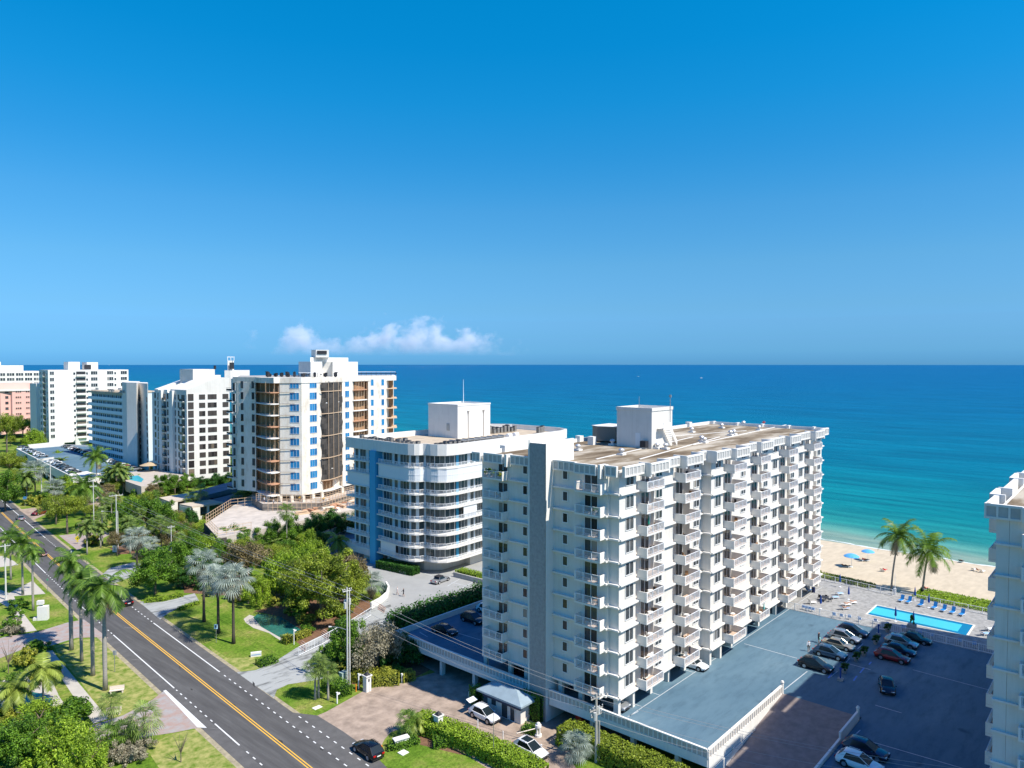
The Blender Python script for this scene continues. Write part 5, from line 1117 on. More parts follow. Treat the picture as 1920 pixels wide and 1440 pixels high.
PT('royal', 188, 1301, 1118, 'nearest royal palm of the roadside row, big crown over the road, white trunk', cr=1.35, seed=1, tr=.26)
PT('coco', 35, 1119, 1022, 'tall full palm beside the concrete drive, left of the road', cr=1.05, seed=0, tr=.2)
PT('royal', 54, 1149, 1046, 'palm with drooping dead fronds standing on the lawn near the white monument', cr=.75, seed=1, tr=.17)
PT('coco', 13, 1090, 1012, 'palm at the left edge of the photo, behind the street lamp', cr=.95, seed=1, tr=.17)
PT('areca', 70, 1336, 1262, 'yellow-green palm with a thin pale trunk by the small green pond', cr=1.1, seed=0, tr=.13)
PT('sabal', 199, 1372, 1328, 'small cabbage palm between the roadside bench and the driveway', cr=1.25, seed=0, tr=.12)
PT('sabal', 261, 1408, 1358, 'larger cabbage palm beside the grey paved driveway mouth', cr=1.6, seed=1, tr=.17)
PT('fan', 222, 1412, 1385, 'low dark fan palm leaning over the driveway edge', cr=1.5, seed=0, tr=.15)
PT('fan', 190, 1418, 1396, 'stubby green fan palm next to the grey shrubs', cr=1.5, seed=1, tr=.15)
for i, (u, v, vc, lab, c_) in enumerate(((377, 1170, 1062, 'silver fan palm at the back left of the roadside trio', 1.6), (404, 1192, 1090, 'silver fan palm in the middle of the roadside trio', 1.6), (432.5, 1212, 1093, 'silver fan palm at the right of the trio, grey dead skirt below', 1.7),
                                  (694, 1128, 1098, 'silver fan palm in the white planter of the grey forecourt', 1.35), (252, 1070, 1012, 'silver fan palm beside the tan drive, left of the round green tree', 1.6), (97, 940, 917, 'silver fan palm behind the oak-like tree on the far lawn', 1.9), (62, 932, 884, 'tall silver fan palm in front of the far car park', 2.4), (1083, 1440, 1412, 'silver fan palm at the foot of the wooden power pole', 1.0), (275, 1050, 1025, 'smaller silver fan palm in the undergrowth behind the round tree', 1.3))):
    PT('silver', u, v, vc, lab, cr=c_, seed=i, tr=.24)
for i, (u, v, vc, lab, c_, kd) in enumerate(((586.5, 1319, 1260, 'cabbage palm with split trunk on the grass island', 1.3, 'sabal'), (593, 1316, 1250, 'taller cabbage palm twinned on the grass island', 1.15, 'sabal'), (611, 1320, 1265, 'thin-trunked cabbage palm beside the glossy hedge', 1.1, 'sabal'),
        (535, 1040, 962, 'single bushy fan palm rising before the pale building site', 1.9, 'fan'), (455, 962, 936, 'cabbage palm clump left of the building site scaffold', 2.4, 'sabal'), (443, 958, 937, 'left palm of the clump beside the scaffold', 2.0, 'sabal'), (465, 960, 938, 'right palm of the clump beside the scaffold', 2.1, 'sabal'),
        (357, 966, 937, 'shorter cabbage palm before the flat carport roof', 1.9, 'sabal'), (373, 967, 923, 'taller cabbage palm before the flat carport roof', 1.9, 'sabal'), (434, 893, 857, 'coconut palm in front of the gridded white block', 1.7, 'coco'),
        (155, 968, 914, 'palm rising before the white canopy pavilion', 1.6, 'coco'), (178, 925, 858, 'tall thin palm against the far car park', 1.3, 'coco'), (112, 885, 865, 'short palm growing among the far parked cars', 1.5, 'date'), (141, 888, 875, 'small palm leaning out of the far car park', 1.1, 'date'),
        (208, 925, 885, 'left palm of the dense group beside the far pool', 2.0, 'date'), (218, 928, 882, 'middle palm of the dense group beside the far pool', 2.1, 'date'), (228, 926, 888, 'right palm of the dense group beside the far pool', 1.9, 'date'), (200, 920, 892, 'low palm of the dense group beside the far pool', 1.6, 'date'),
        (119, 829, 812, 'small round palm at the foot of the bright white tower', 1.8, 'coco'), (151, 825, 810, 'palm between the white tower and the gallery block', 1.6, 'coco'), (258, 1010, 965, 'cabbage palm behind the tall double power pole', 1.3, 'sabal'), (182, 1000, 975, 'bushy cabbage palm beside the far power pole', 1.5, 'sabal'),
        (285, 1030, 985, 'left one of three cabbage palms in the dense green belt', 1.4, 'sabal'), (298, 1030, 980, 'middle one of three cabbage palms in the dense green belt', 1.5, 'sabal'), (312, 1035, 990, 'right one of three cabbage palms in the dense green belt', 1.5, 'sabal'), (333, 1055, 1012, 'cabbage palm over the undergrowth right of the thin pale pole', 1.3, 'sabal'),
        (192, 985, 945, 'cabbage palm on the lawn beyond the power poles', 1.5, 'sabal'), (205, 975, 935, 'second cabbage palm beyond the power poles', 1.4, 'sabal'), (46, 945, 895, 'palm in the dense belt left of the far car park', 1.8, 'date'), (16, 925, 890, 'palm at the far left over the road bend', 1.8, 'date'), (632, 1050, 1015, 'bright green palm top over the big olive tree', 1.3, 'areca'), (510, 1045, 1022, 'small palm behind the brown-leaved tree', 1.2, 'date'), (548, 1040, 1018, 'small palm beside the shaded side drive', 1.1, 'date'))):
    PT(kd, u, v, vc, lab, cr=c_, seed=i, tr=.16)
PT('coco', 1677, 1113, 1008, 'left coconut palm on the beach, slimmer with a swaying crown', z=2.2, ut=1690, cr=1.12, seed=0, tr=.17)
PT('coco', 1736, 1120, 1035, 'right coconut palm on the beach, wide full crown', z=2.2, ut=1747, cr=1.22, seed=1, tr=.19)
PT('areca', 16, 1350, 1298, 'bushy yellow palm over the pond at the left edge', cr=1.1, seed=1, tr=.1)
# --- trees
T('round', 285, 1118, 1037, 92, 'rounded glossy green tree standing beside the road', seed=0)
T('oak', 121, 1003, 930, 74, 'spreading olive tree with forked trunk on the far lawn', seed=0); T('oak', 100, 985, 930, 56, 'spreading tree with brown trunk left of the forked one', seed=1)
T('wide', 600, 1165, 1028, 185, 'very large olive-green layered tree above the dark pond'); T('oak', 655, 1150, 1072, 80, 'right flank tree of the large olive mass, over the white railing', seed=1); T('lime', 520, 1120, 1035, 80, 'bright yellow-green tree joining the large olive one', seed=0)
T('brown', 648, 1128, 1040, 84, 'brownish layered tree joining the right side of the large olive one', seed=1); T('lime', 560, 1128, 1036, 70, 'yellow-green upright tree inside the large olive mass', seed=1); T('brown', 462, 1100, 1020, 92, 'brown-leaved tree behind the silver palms', seed=0)
T('pink', 706, 1265, 1168, 110, 'greyish pink flowering tree over the clipped yellow hedge', seed=0); T('round', 655, 1262, 1165, 82, 'dark green tree with pale blossoms left of the greyish one', seed=1); T('dark', 760, 1250, 1195, 75, 'dark tree in the shade below the slotted deck parapet', seed=0)
for i, (u, v, vt, w_, k, lab) in enumerate(((235, 1000, 940, 62, 'round', 'left crown of the bright green tree belt behind the poles'), (272, 1005, 937, 72, 'round', 'middle crown of the bright green tree belt behind the poles'), (305, 1010, 945, 60, 'round', 'right crown of the bright green tree belt behind the poles'),
        (345, 1075, 1012, 74, 'round', 'round green tree above the silver palm trio'), (385, 1062, 1005, 66, 'lime', 'light green tree in the thicket below the building site'), (425, 1040, 990, 70, 'round', 'leafy tree at the corner of the dark netting'), (462, 1045, 996, 70, 'round', 'leafy tree below the pale platform edge'),
        (505, 1032, 978, 50, 'round', 'bright sea-grape tree under the platform, first of a row'), (545, 1035, 973, 56, 'round', 'bright sea-grape tree under the platform, behind the fan palm'), (585, 1020, 963, 52, 'dark', 'dark shaded tree in front of the site lumber, left'), (620, 1012, 957, 62, 'dark', 'dark shaded tree in front of the site lumber, middle'), (650, 1006, 962, 44, 'dark', 'dark shaded tree touching the wavy block'),
        (300, 930, 893, 42, 'round', 'clipped green hedge tree, left end of the row by the far pool'), (325, 928, 891, 42, 'round', 'clipped green hedge tree, second by the far pool'), (348, 924, 891, 38, 'round', 'clipped green hedge tree, third by the far pool'), (375, 915, 892, 36, 'dark', 'dark hedge tree under the gridded white block'), (402, 912, 889, 36, 'dark', 'second dark hedge tree under the gridded white block'), (425, 912, 886, 32, 'dark', 'dark hedge tree at the foot of the renovated tower'),
        (352, 990, 955, 34, 'dark', 'round dark bush tree beside the carport wall'), (105, 975, 935, 40, 'lime', 'light tree behind the parked red car'), (75, 845, 820, 26, 'lime', 'small light tree behind the far car park wall'), (88, 830, 817, 22, 'round', 'small round tree at the foot of the white tower'),
        (10, 850, 775, 50, 'oak', 'large far tree in front of the salmon pink block'), (40, 832, 782, 50, 'oak', 'second far tree before the salmon pink block'), (60, 845, 805, 40, 'lime', 'lighter far tree left of the white tower'), (15, 905, 850, 54, 'oak', 'far tree at the left edge beside the car park corner'), (5, 960, 890, 60, 'round', 'green tree over the road bend at the left edge'), (30, 900, 862, 34, 'lime', 'light green tree below the car park corner'), (35, 930, 880, 50, 'oak', 'roadside tree in front of the car park arches'),
        (115, 935, 895, 46, 'lime', 'light tree below the car park wall'), (240, 975, 930, 44, 'lime', 'light tree below the raised pool court'), (268, 968, 925, 42, 'oak', 'olive tree below the raised pool court'), (165, 945, 915, 30, 'round', 'small green tree beside the pavilion'), (140, 932, 917, 26, 'dark', 'dark round shrub tree before the pavilion'),
        (62, 1370, 1325, 100, 'lime', 'broad yellow-green shrub mass near the bottom left pond'), (20, 1440, 1355, 110, 'round', 'big green tree crown in the bottom left corner'), (100, 1445, 1360, 110, 'lime', 'big light green crown beside the bottom left corner'), (150, 1470, 1395, 80, 'lime', 'light green crown cut by the bottom edge'), (12, 1330, 1270, 60, 'round', 'green tree over the blue parasol by the pond'), (340, 1105, 1060, 60, 'dark', 'dark understorey tree left of the silver palms'), (480, 1140, 1085, 50, 'lime', 'bright shrub tree above the rocks of the pond'), (560, 1150, 1090, 60, 'dark', 'dark understorey tree over the pond'), (215, 1045, 1000, 36, 'brown', 'brown bare-looking tree by the double pole'), (395, 1105, 1040, 40, 'dark', 'dark tree between brown tree and silver palms'))):
    T(k, u, v, vt, w_, lab, seed=i)
# leafless shrubs
def bare(u, v, vt, w_, label):
    p = G(u, v); d = depth(p); h = (v - vt)/FPX*d; w_ = w_/FPX*d; rng = random.Random(u); b = MB(); b.tube([(0, 0, 0), (0, 0, h*.35)], [.07, .05], 5)
    for k in range(16): a = rng.uniform(0, 6.28); r_ = rng.uniform(.3, 1)*w_/2; b.tube([(0, 0, h*.3), (math.cos(a)*r_*.5, math.sin(a)*r_*.5, h*.65), (math.cos(a)*r_, math.sin(a)*r_, h*rng.uniform(.75, 1))], [.035, .022, .01], 4)
    solo('bare_tree', b, BARK, label, 'tree', at=(0, 0, 0)).location = p
bare(330, 1440, 1385, 36, 'leafless young tree on the grass at the bottom'); bare(5, 1270, 1205, 50, 'leafless shrub at the left edge beside the paved road')
# --- hedges: a box of leaves over a dark core
def hedge(pts, w_, h, lm, label, z=0.0, leaf=.09, dens=75, rnd=.12, name='hedge', px_=True, cat='hedge', bumps=.0, group=None, maxn=9000):
    pts = [G(u, v, z) for u, v in pts] if px_ else [Vector(p) for p in pts]; rs = np.random.RandomState(int(abs(pts[0][0]*10)) % 9999)
    Cn, Nn = [], []; base = pts[0].copy(); core = MB()
    for p, q in zip(pts, pts[1:]):
        d = q - p; ln_ = d.length; d.normalize(); n = Vector((-d.y, d.x, 0)); k = int(dens*(ln_ + w_)*(w_ + 2*h)); k = min(k, maxn)
        core.bar((p - base - d*.0), (q - base), w_*.72, 0, h*.86)
        s = rs.uniform(-w_*.5/max(ln_, .1), 1 + w_*.5/max(ln_, .1), k)*ln_; f = rs.uniform(0, 1, k)*(w_ + 2*h)
        for i in range(k):
            if f[i] < h: y, zz, nn_ = -w_/2, f[i], (-n.x, -n.y, .25)
            elif f[i] < h + w_: y, zz, nn_ = f[i] - h - w_/2, h, (0, 0, 1)
            else: y, zz, nn_ = w_/2, h - (f[i] - h - w_), (n.x, n.y, .25)
            e = 0
            if s[i] < 0: e = 1
            if s[i] > ln_: e = -1
            zz += bumps*math.sin(s[i]*1.1)*math.cos(s[i]*.43)*(zz/h)
            if e: zz = zz if zz < h else h*rs.rand(); y *= .85
            c = p + d*(s[i] if not e else (-w_*.12 if e > 0 else ln_ + w_*.12)) + n*y; Cn.append((c.x - base.x, c.y - base.y, zz)); Nn.append(nn_)
    Cn = np.array(Cn) + rs.normal(size=(len(Cn), 3))*rnd*.5; Nn = np.array(Nn) + rs.normal(size=(len(Cn), 3))*.5
    o = thing(name, label, cat, base, 0, group); link('foliage', leafquads('foliage', Cn, Nn, leaf*(.6 + .8*rs.rand(len(Cn))), .5 + rs.normal(size=len(Cn))*.22, LM[lm]), o); link('core', core.mesh('core', [LM['deep']]), o); return o
hedge([(664, 1282), (700, 1290), (742, 1288)], 2.2, 1.5, 'yellow', 'clipped yellow-green hedge behind the white gate pillar')
hedge([(754, 1284), (770, 1280)], 1.7, 1.4, 'yellow', 'short clipped hedge right of the white letter box')
hedge([(612, 1296), (642, 1313)], 2.3, 1.6, 'green', 'glossy dark green hedge beside the double power pole')
hedge([(783, 1372), (850, 1398), (925, 1432), (1010, 1475)], 3.0, 1.7, 'lime', 'long ragged hedge between the lawn and the entrance drive', bumps=.2, leaf=.12)
hedge([(728, 1414), (752, 1410), (776, 1402)], 1.6, .8, 'green', 'low clipped hedge under the white plinth sign')
hedge([(815, 1408), (842, 1405)], 2.0, 1.0, 'green', 'round-cornered clipped hedge block by the mown lawn')
hedge([(1064, 1398), (1130, 1428), (1200, 1458), (1290, 1500)], 3.2, 2.1, 'olive', 'long rough hedge below the slotted deck parapet', bumps=.25, leaf=.12)
hedge([(985, 1380), (1003, 1384)], 1.6, .9, 'green', 'small clipped hedge beside the barrier post')
hedge([(1051, 1404), (1062, 1416)], 1.2, .8, 'lime', 'small kerbside hedge at the bend under the tower fin')
hedge([(483, 1254), (508, 1246)], 2.2, .9, 'green', 'rounded clipped hedge beside the blue-lettered sign')
hedge([(268, 1133), (300, 1130), (334, 1122)], 1.4, .7, 'lime', 'low ribbon hedge along the grey drive')
hedge([(332, 1148), (366, 1136)], 1.2, .6, 'lime', 'second low ribbon hedge on the near side of the grey drive')
hedge([(530, 1208), (538, 1212)], 1.5, 1.3, 'yellow', 'small yellow hedge left of the white stair railing'); hedge([(550, 1206), (574, 1196)], 1.2, 1.1, 'yellow', 'ragged yellow shrub hedge along the white stair railing')
hedge([(99, 968), (128, 958), (156, 950)], 1.5, 1.0, 'green', 'straight clipped hedge on the far lawn'); hedge([(112, 944), (152, 934)], 1.5, 1.2, 'green', 'clipped hedge in front of the white pavilion')
hedge([(165, 1000), (160, 985), (150, 990)], 4, 1.0, 'green', 'curved low hedge beneath the far palms')
hedge([(384, 975), (425, 962)], 4, 1.2, 'yellow', 'yellow-green shrub border by the carports'); hedge([(362, 1000), (388, 985)], 4, 1.2, 'lime', 'bright shrub border below the dark netting')
hedge([(712, 1066), (745, 1073), (776, 1080)], 2.6, 1.7, 'deep', 'dark shrubs in the white planter of the wavy block', z=1, leaf=.16)
hedge([(862, 1078), (898, 1088)], 2.6, 1.1, 'lime', 'sunlit green border right of the parked convertible', z=1)
hedge([(90.5, 95.4, 1.0), (79, 95.8, 1.0)], 4.2, 3.2, 'deep', 'dark bushy hedge between the forecourt and the shaded deck', px_=False, leaf=.22, rnd=.9, bumps=.4, dens=40); hedge([(112, 95.0, 1.0), (92.5, 95.2, 1.0)], 3.6, 3.4, 'deep', 'dark bushy hedge running behind the tall block', px_=False, leaf=.22, rnd=.9, bumps=.4, dens=40)
hedge([(156.2, 73, 2.3), (155.6, 52, 2.3)], 4.0, 1.4, 'olive', 'dune hedge behind the pool fence, left stretch', px_=False, leaf=.12); hedge([(155.4, 51, 2.3), (154.2, 41, 2.3)], 3.4, 1.2, 'olive', 'dune hedge ending at the beach palms', px_=False, leaf=.12)
hedge([(155.6, 32, 2.2), (155.2, 20, 2.2), (154.5, 8, 2.2)], 6.8, 1.3, 'lime', 'broad bright green dune planting before the sand', px_=False, leaf=.16)
hedge([(73.0, 62.6, 0), (73.0, 59.6, 0)], .9, 3.6, 'green', 'climbing vine on the foot of the grey tower fin', px_=False, cat='vine', name='vine'); hedge([(71.6, 70.5, 0), (70.8, 68.9, 0)], 1.4, 2.4, 'green', 'leafy shrubs left of the gatehouse', px_=False)
PT('fan', 762, 1388, 1362, 'bushy bright palm shrub above the plinth sign', cr=1.3, seed=0, tr=.1); PT('areca', 778, 1385, 1360, 'second bright palm shrub joining the long hedge', cr=.7, seed=1, tr=.08)
rng = random.Random(77)
for (u0, u1, v0, v1, n, kinds, lab) in ((345, 480, 1015, 1075, 12, ('round', 'lime', 'dark', 'oak'), 'broadleaf tree in the dense belt below the building site'), (215, 345, 985, 1045, 12, ('round', 'oak', 'lime', 'brown'), 'broadleaf tree in the dense belt behind the round roadside tree'), (430, 600, 1030, 1075, 10, ('round', 'dark', 'lime', 'oak'), 'broadleaf tree between the platform and the large olive tree'), (0, 110, 850, 905, 12, ('oak', 'lime', 'round', 'dark'), 'broadleaf tree lining the far left road bend'), (150, 300, 915, 975, 12, ('oak', 'lime', 'round', 'brown'), 'broadleaf tree between the far lawn and the pool court'), (0, 60, 790, 840, 8, ('oak', 'lime'), 'far broadleaf tree below the salmon pink block')):
    for i in range(n):
        p = G(rng.uniform(u0, u1), rng.uniform(v0, v1)); tree(rng.choice(kinds), p, rng.uniform(4.2, 6.5), rng.uniform(5, 8), lab, group=lab.replace('tree ', 'trees ', 1), seed=i)
for i in range(9): p = G(rng.uniform(150, 330), rng.uniform(955, 1045)); palm(('sabal', 'date', 'fan')[i % 3], p, rng.uniform(5, 8.5), 'slender palm scattered through the green belt left of the towers', cr=rng.uniform(1.1, 1.5), group='slender palms in the green belt', seed=i)
rng = random.Random(21)
for (u0, u1, v0, v1, n, kinds, s0, s1, lab) in ((150, 250, 985, 1040, 10, ('bush', 'gbush', 'ybush'), 2.5, 4, 'low shrub in the beds behind the roadside poles'), (250, 345, 1035, 1090, 16, ('bush', 'dbush', 'ybush', 'gbush'), 2.5, 4.5, 'undergrowth shrub in the thicket behind the round tree'), (330, 480, 1060, 1130, 22, ('dbush', 'bush', 'gbush', 'ybush'), 2.2, 4, 'undergrowth shrub around the silver palms'),
        (470, 560, 1105, 1160, 14, ('ybush', 'gbush', 'bush'), 1.8, 3.2, 'small shrub on the rocky bank of the pond'), (560, 660, 1150, 1200, 14, ('dbush', 'bush', 'ybush'), 2.2, 3.4, 'shrub below the large olive tree'), (610, 760, 1215, 1282, 26, ('bush', 'dbush', 'ybush'), 2, 3.6, 'shrub under the greyish flowering tree'), (350, 480, 1000, 1050, 20, ('bush', 'ybush', 'dbush'), 4, 6, 'shrub in the green belt below the building site'), (40, 150, 890, 950, 14, ('bush', 'ybush', 'dbush'), 3.5, 6, 'far shrub below the raised car park'), (230, 330, 925, 975, 14, ('bush', 'dbush', 'ybush'), 4, 6, 'far shrub below the raised pool court'), (0, 140, 1340, 1440, 16, ('ybush', 'bush'), 2.5, 4, 'leafy bush in the bottom left planting'), (165, 275, 1405, 1440, 12, ('gbush',), 2.0, 3.0, 'grey-leaved bush by the bottom edge'), (0, 28, 1140, 1200, 6, ('bush', 'brown' if 0 else 'gbush'), 2.5, 3.5, 'bush beside the left walkway'), (20, 90, 1225, 1290, 7, ('ybush', 'bush'), 2.5, 3.4, 'yellow-green bush around the pond garden')):
    for i in range(n):
        p = G(rng.uniform(u0, u1), rng.uniform(v0, v1)); s = rng.uniform(s0, s1); tree(rng.choice(kinds), p, s*rng.uniform(.55, .8), s*1.1, lab, group=lab.replace('shrub', 'shrubs').replace('bush ', 'bushes '), seed=i)
for u, v, l_ in ((1671, 1190, 'nearest the pool fence'), (1649, 1213, 'second from the pool fence'), (1627, 1235, 'behind the blue parked car'), (1613, 1246, 'between the two car rows'), (1590, 1268, 'nearest the lamp stand')):
    p = G(u, v, DZ); o = thing('potted_plant', 'dark clipped ball plant in a pot on the car deck, ' + l_, 'potted plant', p, 0, 'ball plants between the parked cars'); m = MB(); m.lathe([(.25, 0), (.38, .5), (.4, .55)], 12); link('pot', m.mesh('pot', [CONC]), o); c = link('foliage', tree_kind('dbush')[0][0], o, (0, 0, .5), 0, (.42, .42, .5))
# ---------------------------------------------------------------- cars
def paint(name, c, metal=.3): return mat('paint_' + name, c, .25, metal=metal, spec=.5, coat=.6)
PC_ = dict(white=paint('white', (.78, .78, .78), 0), black=paint('black', (.008, .009, .012)), navy=paint('navy', (.01, .025, .07)), steelblue=paint('steelblue', (.04, .09, .16)), red=paint('red', (.25, .012, .015)), silver=paint('silver', (.42, .43, .44), .6), gold=paint('champagne', (.38, .34, .26), .5), grey=paint('grey', (.12, .125, .13), .5), brightred=paint('bright_red', (.5, .02, .02), 0), maroon=paint('maroon', (.10, .01, .02)))
CGL = mat('car_glass', (.012, .02, .025), .2, spec=.5); TYRE = mat('tyre', (.02, .02, .02), .8); RIM = mat('rim', (.5, .5, .52), .3, metal=.8); HL = mat('lamp_clear', (.7, .72, .75), .1, spec=.8); TL = mat('lamp_red', (.45, .01, .01), .2)
def loft(b, secs, m=0):
    """closed cross-sections (lists of points) joined along the car"""
    i0 = len(b.v); n = len(secs[0])
    for s in secs: b.v += [tuple(p) for p in s]
    for k in range(len(secs) - 1):
        for j in range(n): q = (j + 1) % n; b.f.append((i0 + k*n + j, i0 + k*n + q, i0 + (k+1)*n + q, i0 + (k+1)*n + j)); b.m.append(m)
    b.f.append(tuple(i0 + j for j in range(n - 1, -1, -1))); b.m.append(m); b.f.append(tuple(i0 + (len(secs)-1)*n + j for j in range(n))); b.m.append(m)
def car_meshes(kind):
    if ('car', kind) in CACHE: return CACHE[('car', kind)]
    suv = kind in ('suv', 'pickup'); Ln = 4.75 if suv else 4.7; W = .94 if suv else .91; zb = .95 if suv else .84; zt = 1.64 if suv else 1.42; zl = .3 if suv else .24
    b = MB(); prof = [(-Ln/2, .82, .55, zb - .12), (-Ln/2 + .12, .93, zl, zb - .02), (-Ln/2 + .6, 1, zl, zb + .02), (-1.4, 1.02, zl, zb + .02), (0, 1.02, zl - .03, zb), (1.0, 1.01, zl - .03, zb - .01), (1.5, 1, zl, zb - .05), (Ln/2 - .35, .95, zl, zb - .16), (Ln/2 - .08, .84, zl + .08, zb - .3), (Ln/2, .72, zl + .2, zb - .42)]
    secs = []
    for x, f, z0, z1 in prof:
        w_ = W*f; secs.append([(x, -w_*.9, z0), (x, -w_, z0 + .15), (x, -w_, (z0 + z1)/2 + .08), (x, -w_*.93, z1 - .04), (x, -w_*.6, z1 + .03), (x, w_*.6, z1 + .03), (x, w_*.93, z1 - .04), (x, w_, (z0 + z1)/2 + .08), (x, w_, z0 + .15), (x, w_*.9, z0)][::-1])
    loft(b, secs)
    if suv: gx = [(-2.25 if kind == 'suv' else -.5), (-1.5 if kind == 'suv' else -.35), .05, 1.25]
    elif kind == 'conv': gx = [-1.35, -1.0, .1, .75]
    else: gx = [-1.75, -1.05, .25, 1.1]
    wb, wt = W*.9, W*.72; zr = zt - .06
    g = MB(); lo = [(gx[0], -wb, zb - .03), (gx[3], -wb*.95, zb - .06), (gx[3], wb*.95, zb - .06), (gx[0], wb, zb - .03)]; hi = [(gx[1], -wt, zr), (gx[2], -wt*.97, zr), (gx[2], wt*.97, zr), (gx[1], wt, zr)]
    i = len(g.v); g.v += lo + hi
    for f in ((4, 5, 6, 7), (0, 1, 5, 4), (1, 2, 6, 5), (2, 3, 7, 6), (3, 0, 4, 7)): g.f.append(tuple(i + k for k in f)); g.m.append(0)
    # roof skin and pillars
    loft(b, [[(x, -w_, zr - .01), (x, -w_*.8, zz), (x, w_*.8, zz), (x, w_, zr - .01)][::-1] for x, w_, zz in ((gx[1] - .06, wt*.9, zr + .01), (gx[1] + .15, wt*1.03, zt - .01), ((gx[1] + gx[2])/2, wt*1.04, zt + .02), (gx[2] - .1, wt*1.02, zt - .01), (gx[2] + .06, wt*.9, zr + .01))], 0)
    for s in (-1, 1):
        for a, c in ((lo[1], hi[1]), (lo[0], hi[0])): b.cyl((a[0], abs(a[1])*s, a[2]), (c[0], abs(c[1])*s, c[2]), .04, .035, 5)
        
        if suv and kind == 'suv': b.v += [(gx[0] + .05, wb*s*1.01, zb - .02), (gx[0] + .75, wb*s*1.01, zb - .02), (gx[1] + .28, wt*s*1.02, zr), (gx[1], wt*s*1.02, zr)]; b.f.append(tuple(len(b.v) - 4 + q for q in ((0, 1, 2, 3) if s < 0 else (3, 2, 1, 0)))); b.m.append(0); b.cyl((gx[1] + .2, wt*.95*s, zt + .06), (gx[2] - .2, wt*.95*s, zt + .06), .025, .025, 4)
        b.box(.75, .95, s*W*1.02, s*(W + .17), zb, zb + .12)
    wh = MB(); r = .38 if suv else .34; wh.cyl((0, -.11, 0), (0, .11, 0), r, n=16); rm = MB(); rm.cyl((0, -.125, 0), (0, .125, 0), r*.62, n=12)
    for k in range(5): a = k*1.2566; rm.cyl((0, -.13, 0), (math.cos(a)*r*.6, -.13, math.sin(a)*r*.6), .03, n=4)
    h = MB(); h.box(-.1, .05, -.2, .2, -.07, .08); tl = MB(); tl.box(-.05, .05, -.17, .17, -.07, .09); wl = MB(); wl.box(-.01, .01, -.26, .26, 0, .13); 
    gr = MB(); gr.box(-.03, .03, -.4, .4, -.1, .1)
    sk = MB(); sk.box(-Ln/2 + .1, Ln/2 - .12, -W*.86, W*.86, zl - .1, zl + .1)
    for s in (-1, 1):
        for x in (-1.38, 1.42): sk.cyl((x, s*W*.94, r + .02), (x, s*W*1.012, r + .02), r + .07, n=16)
    CACHE[('car', kind)] = dict(body=b, glass=g.mesh('window_glass', [CGL]), wheel=wh.mesh('wheel', [TYRE]), rim=rm.mesh('rim', [RIM]), head=h.mesh('headlight', [HL]), tail=tl.mesh('taillight', [TL]), plate=wl.mesh('number_plate', [TRIM]), grille=gr.mesh('grille', [DARK]), sill=sk.mesh('underbody', [TYRE]), d=(Ln, W, zb, r), c={})
    return CACHE[('car', kind)]
def car(kind, col, p, head, label, group=None, detail=True, name='parked_car', cat='car', sc=1.0):
    """head: heading of the nose as a 2-D vector"""
    cm = car_meshes(kind); Ln, W, zb, r = cm['d']
    if col not in cm['c']: cm['c'][col] = cm['body'].mesh('body', [PC_[col]], smooth=True); cm['c'][col].set_sharp_from_angle(angle=R(38))
    o = thing(name, label, cat, p, math.atan2(head[1], head[0]), group); o.scale = (sc,)*3
    link('body', cm['c'][col], o); link('window_glass', cm['glass'], o); link('underbody', cm['sill'], o)
    if kind == 'conv': m = MB(); m.box(-1.3, .15, -.68, .68, 1.3, 1.46); link('soft_top', CACHE.setdefault('softtop', m.mesh('soft_top', [DARK])), o)
    for x in (-1.38, 1.42):
        for s in (-1, 1):
            w_ = link('wheel', cm['wheel'], o, (x, s*(W - .06), r)); 
            if detail: link('rim', cm['rim'], w_, (0, 0, 0), 0 if s < 0 else math.pi)
    if detail:
        for s in (-1, 1): link('headlight', cm['head'], o, (Ln/2 - .12, s*W*.62, zb - .32)); link('taillight', cm['tail'], o, (-Ln/2 + .0, s*W*.66, zb - .16))
        link('number_plate', cm['plate'], o, (-Ln/2 - .01, 0, zb - .35)); link('grille', cm['grille'], o, (Ln/2 - .02, 0, zb - .5))
    return o
S_, N_, E_, W_ = (0, -1), (0, 1), (1, 0), (-1, 0)
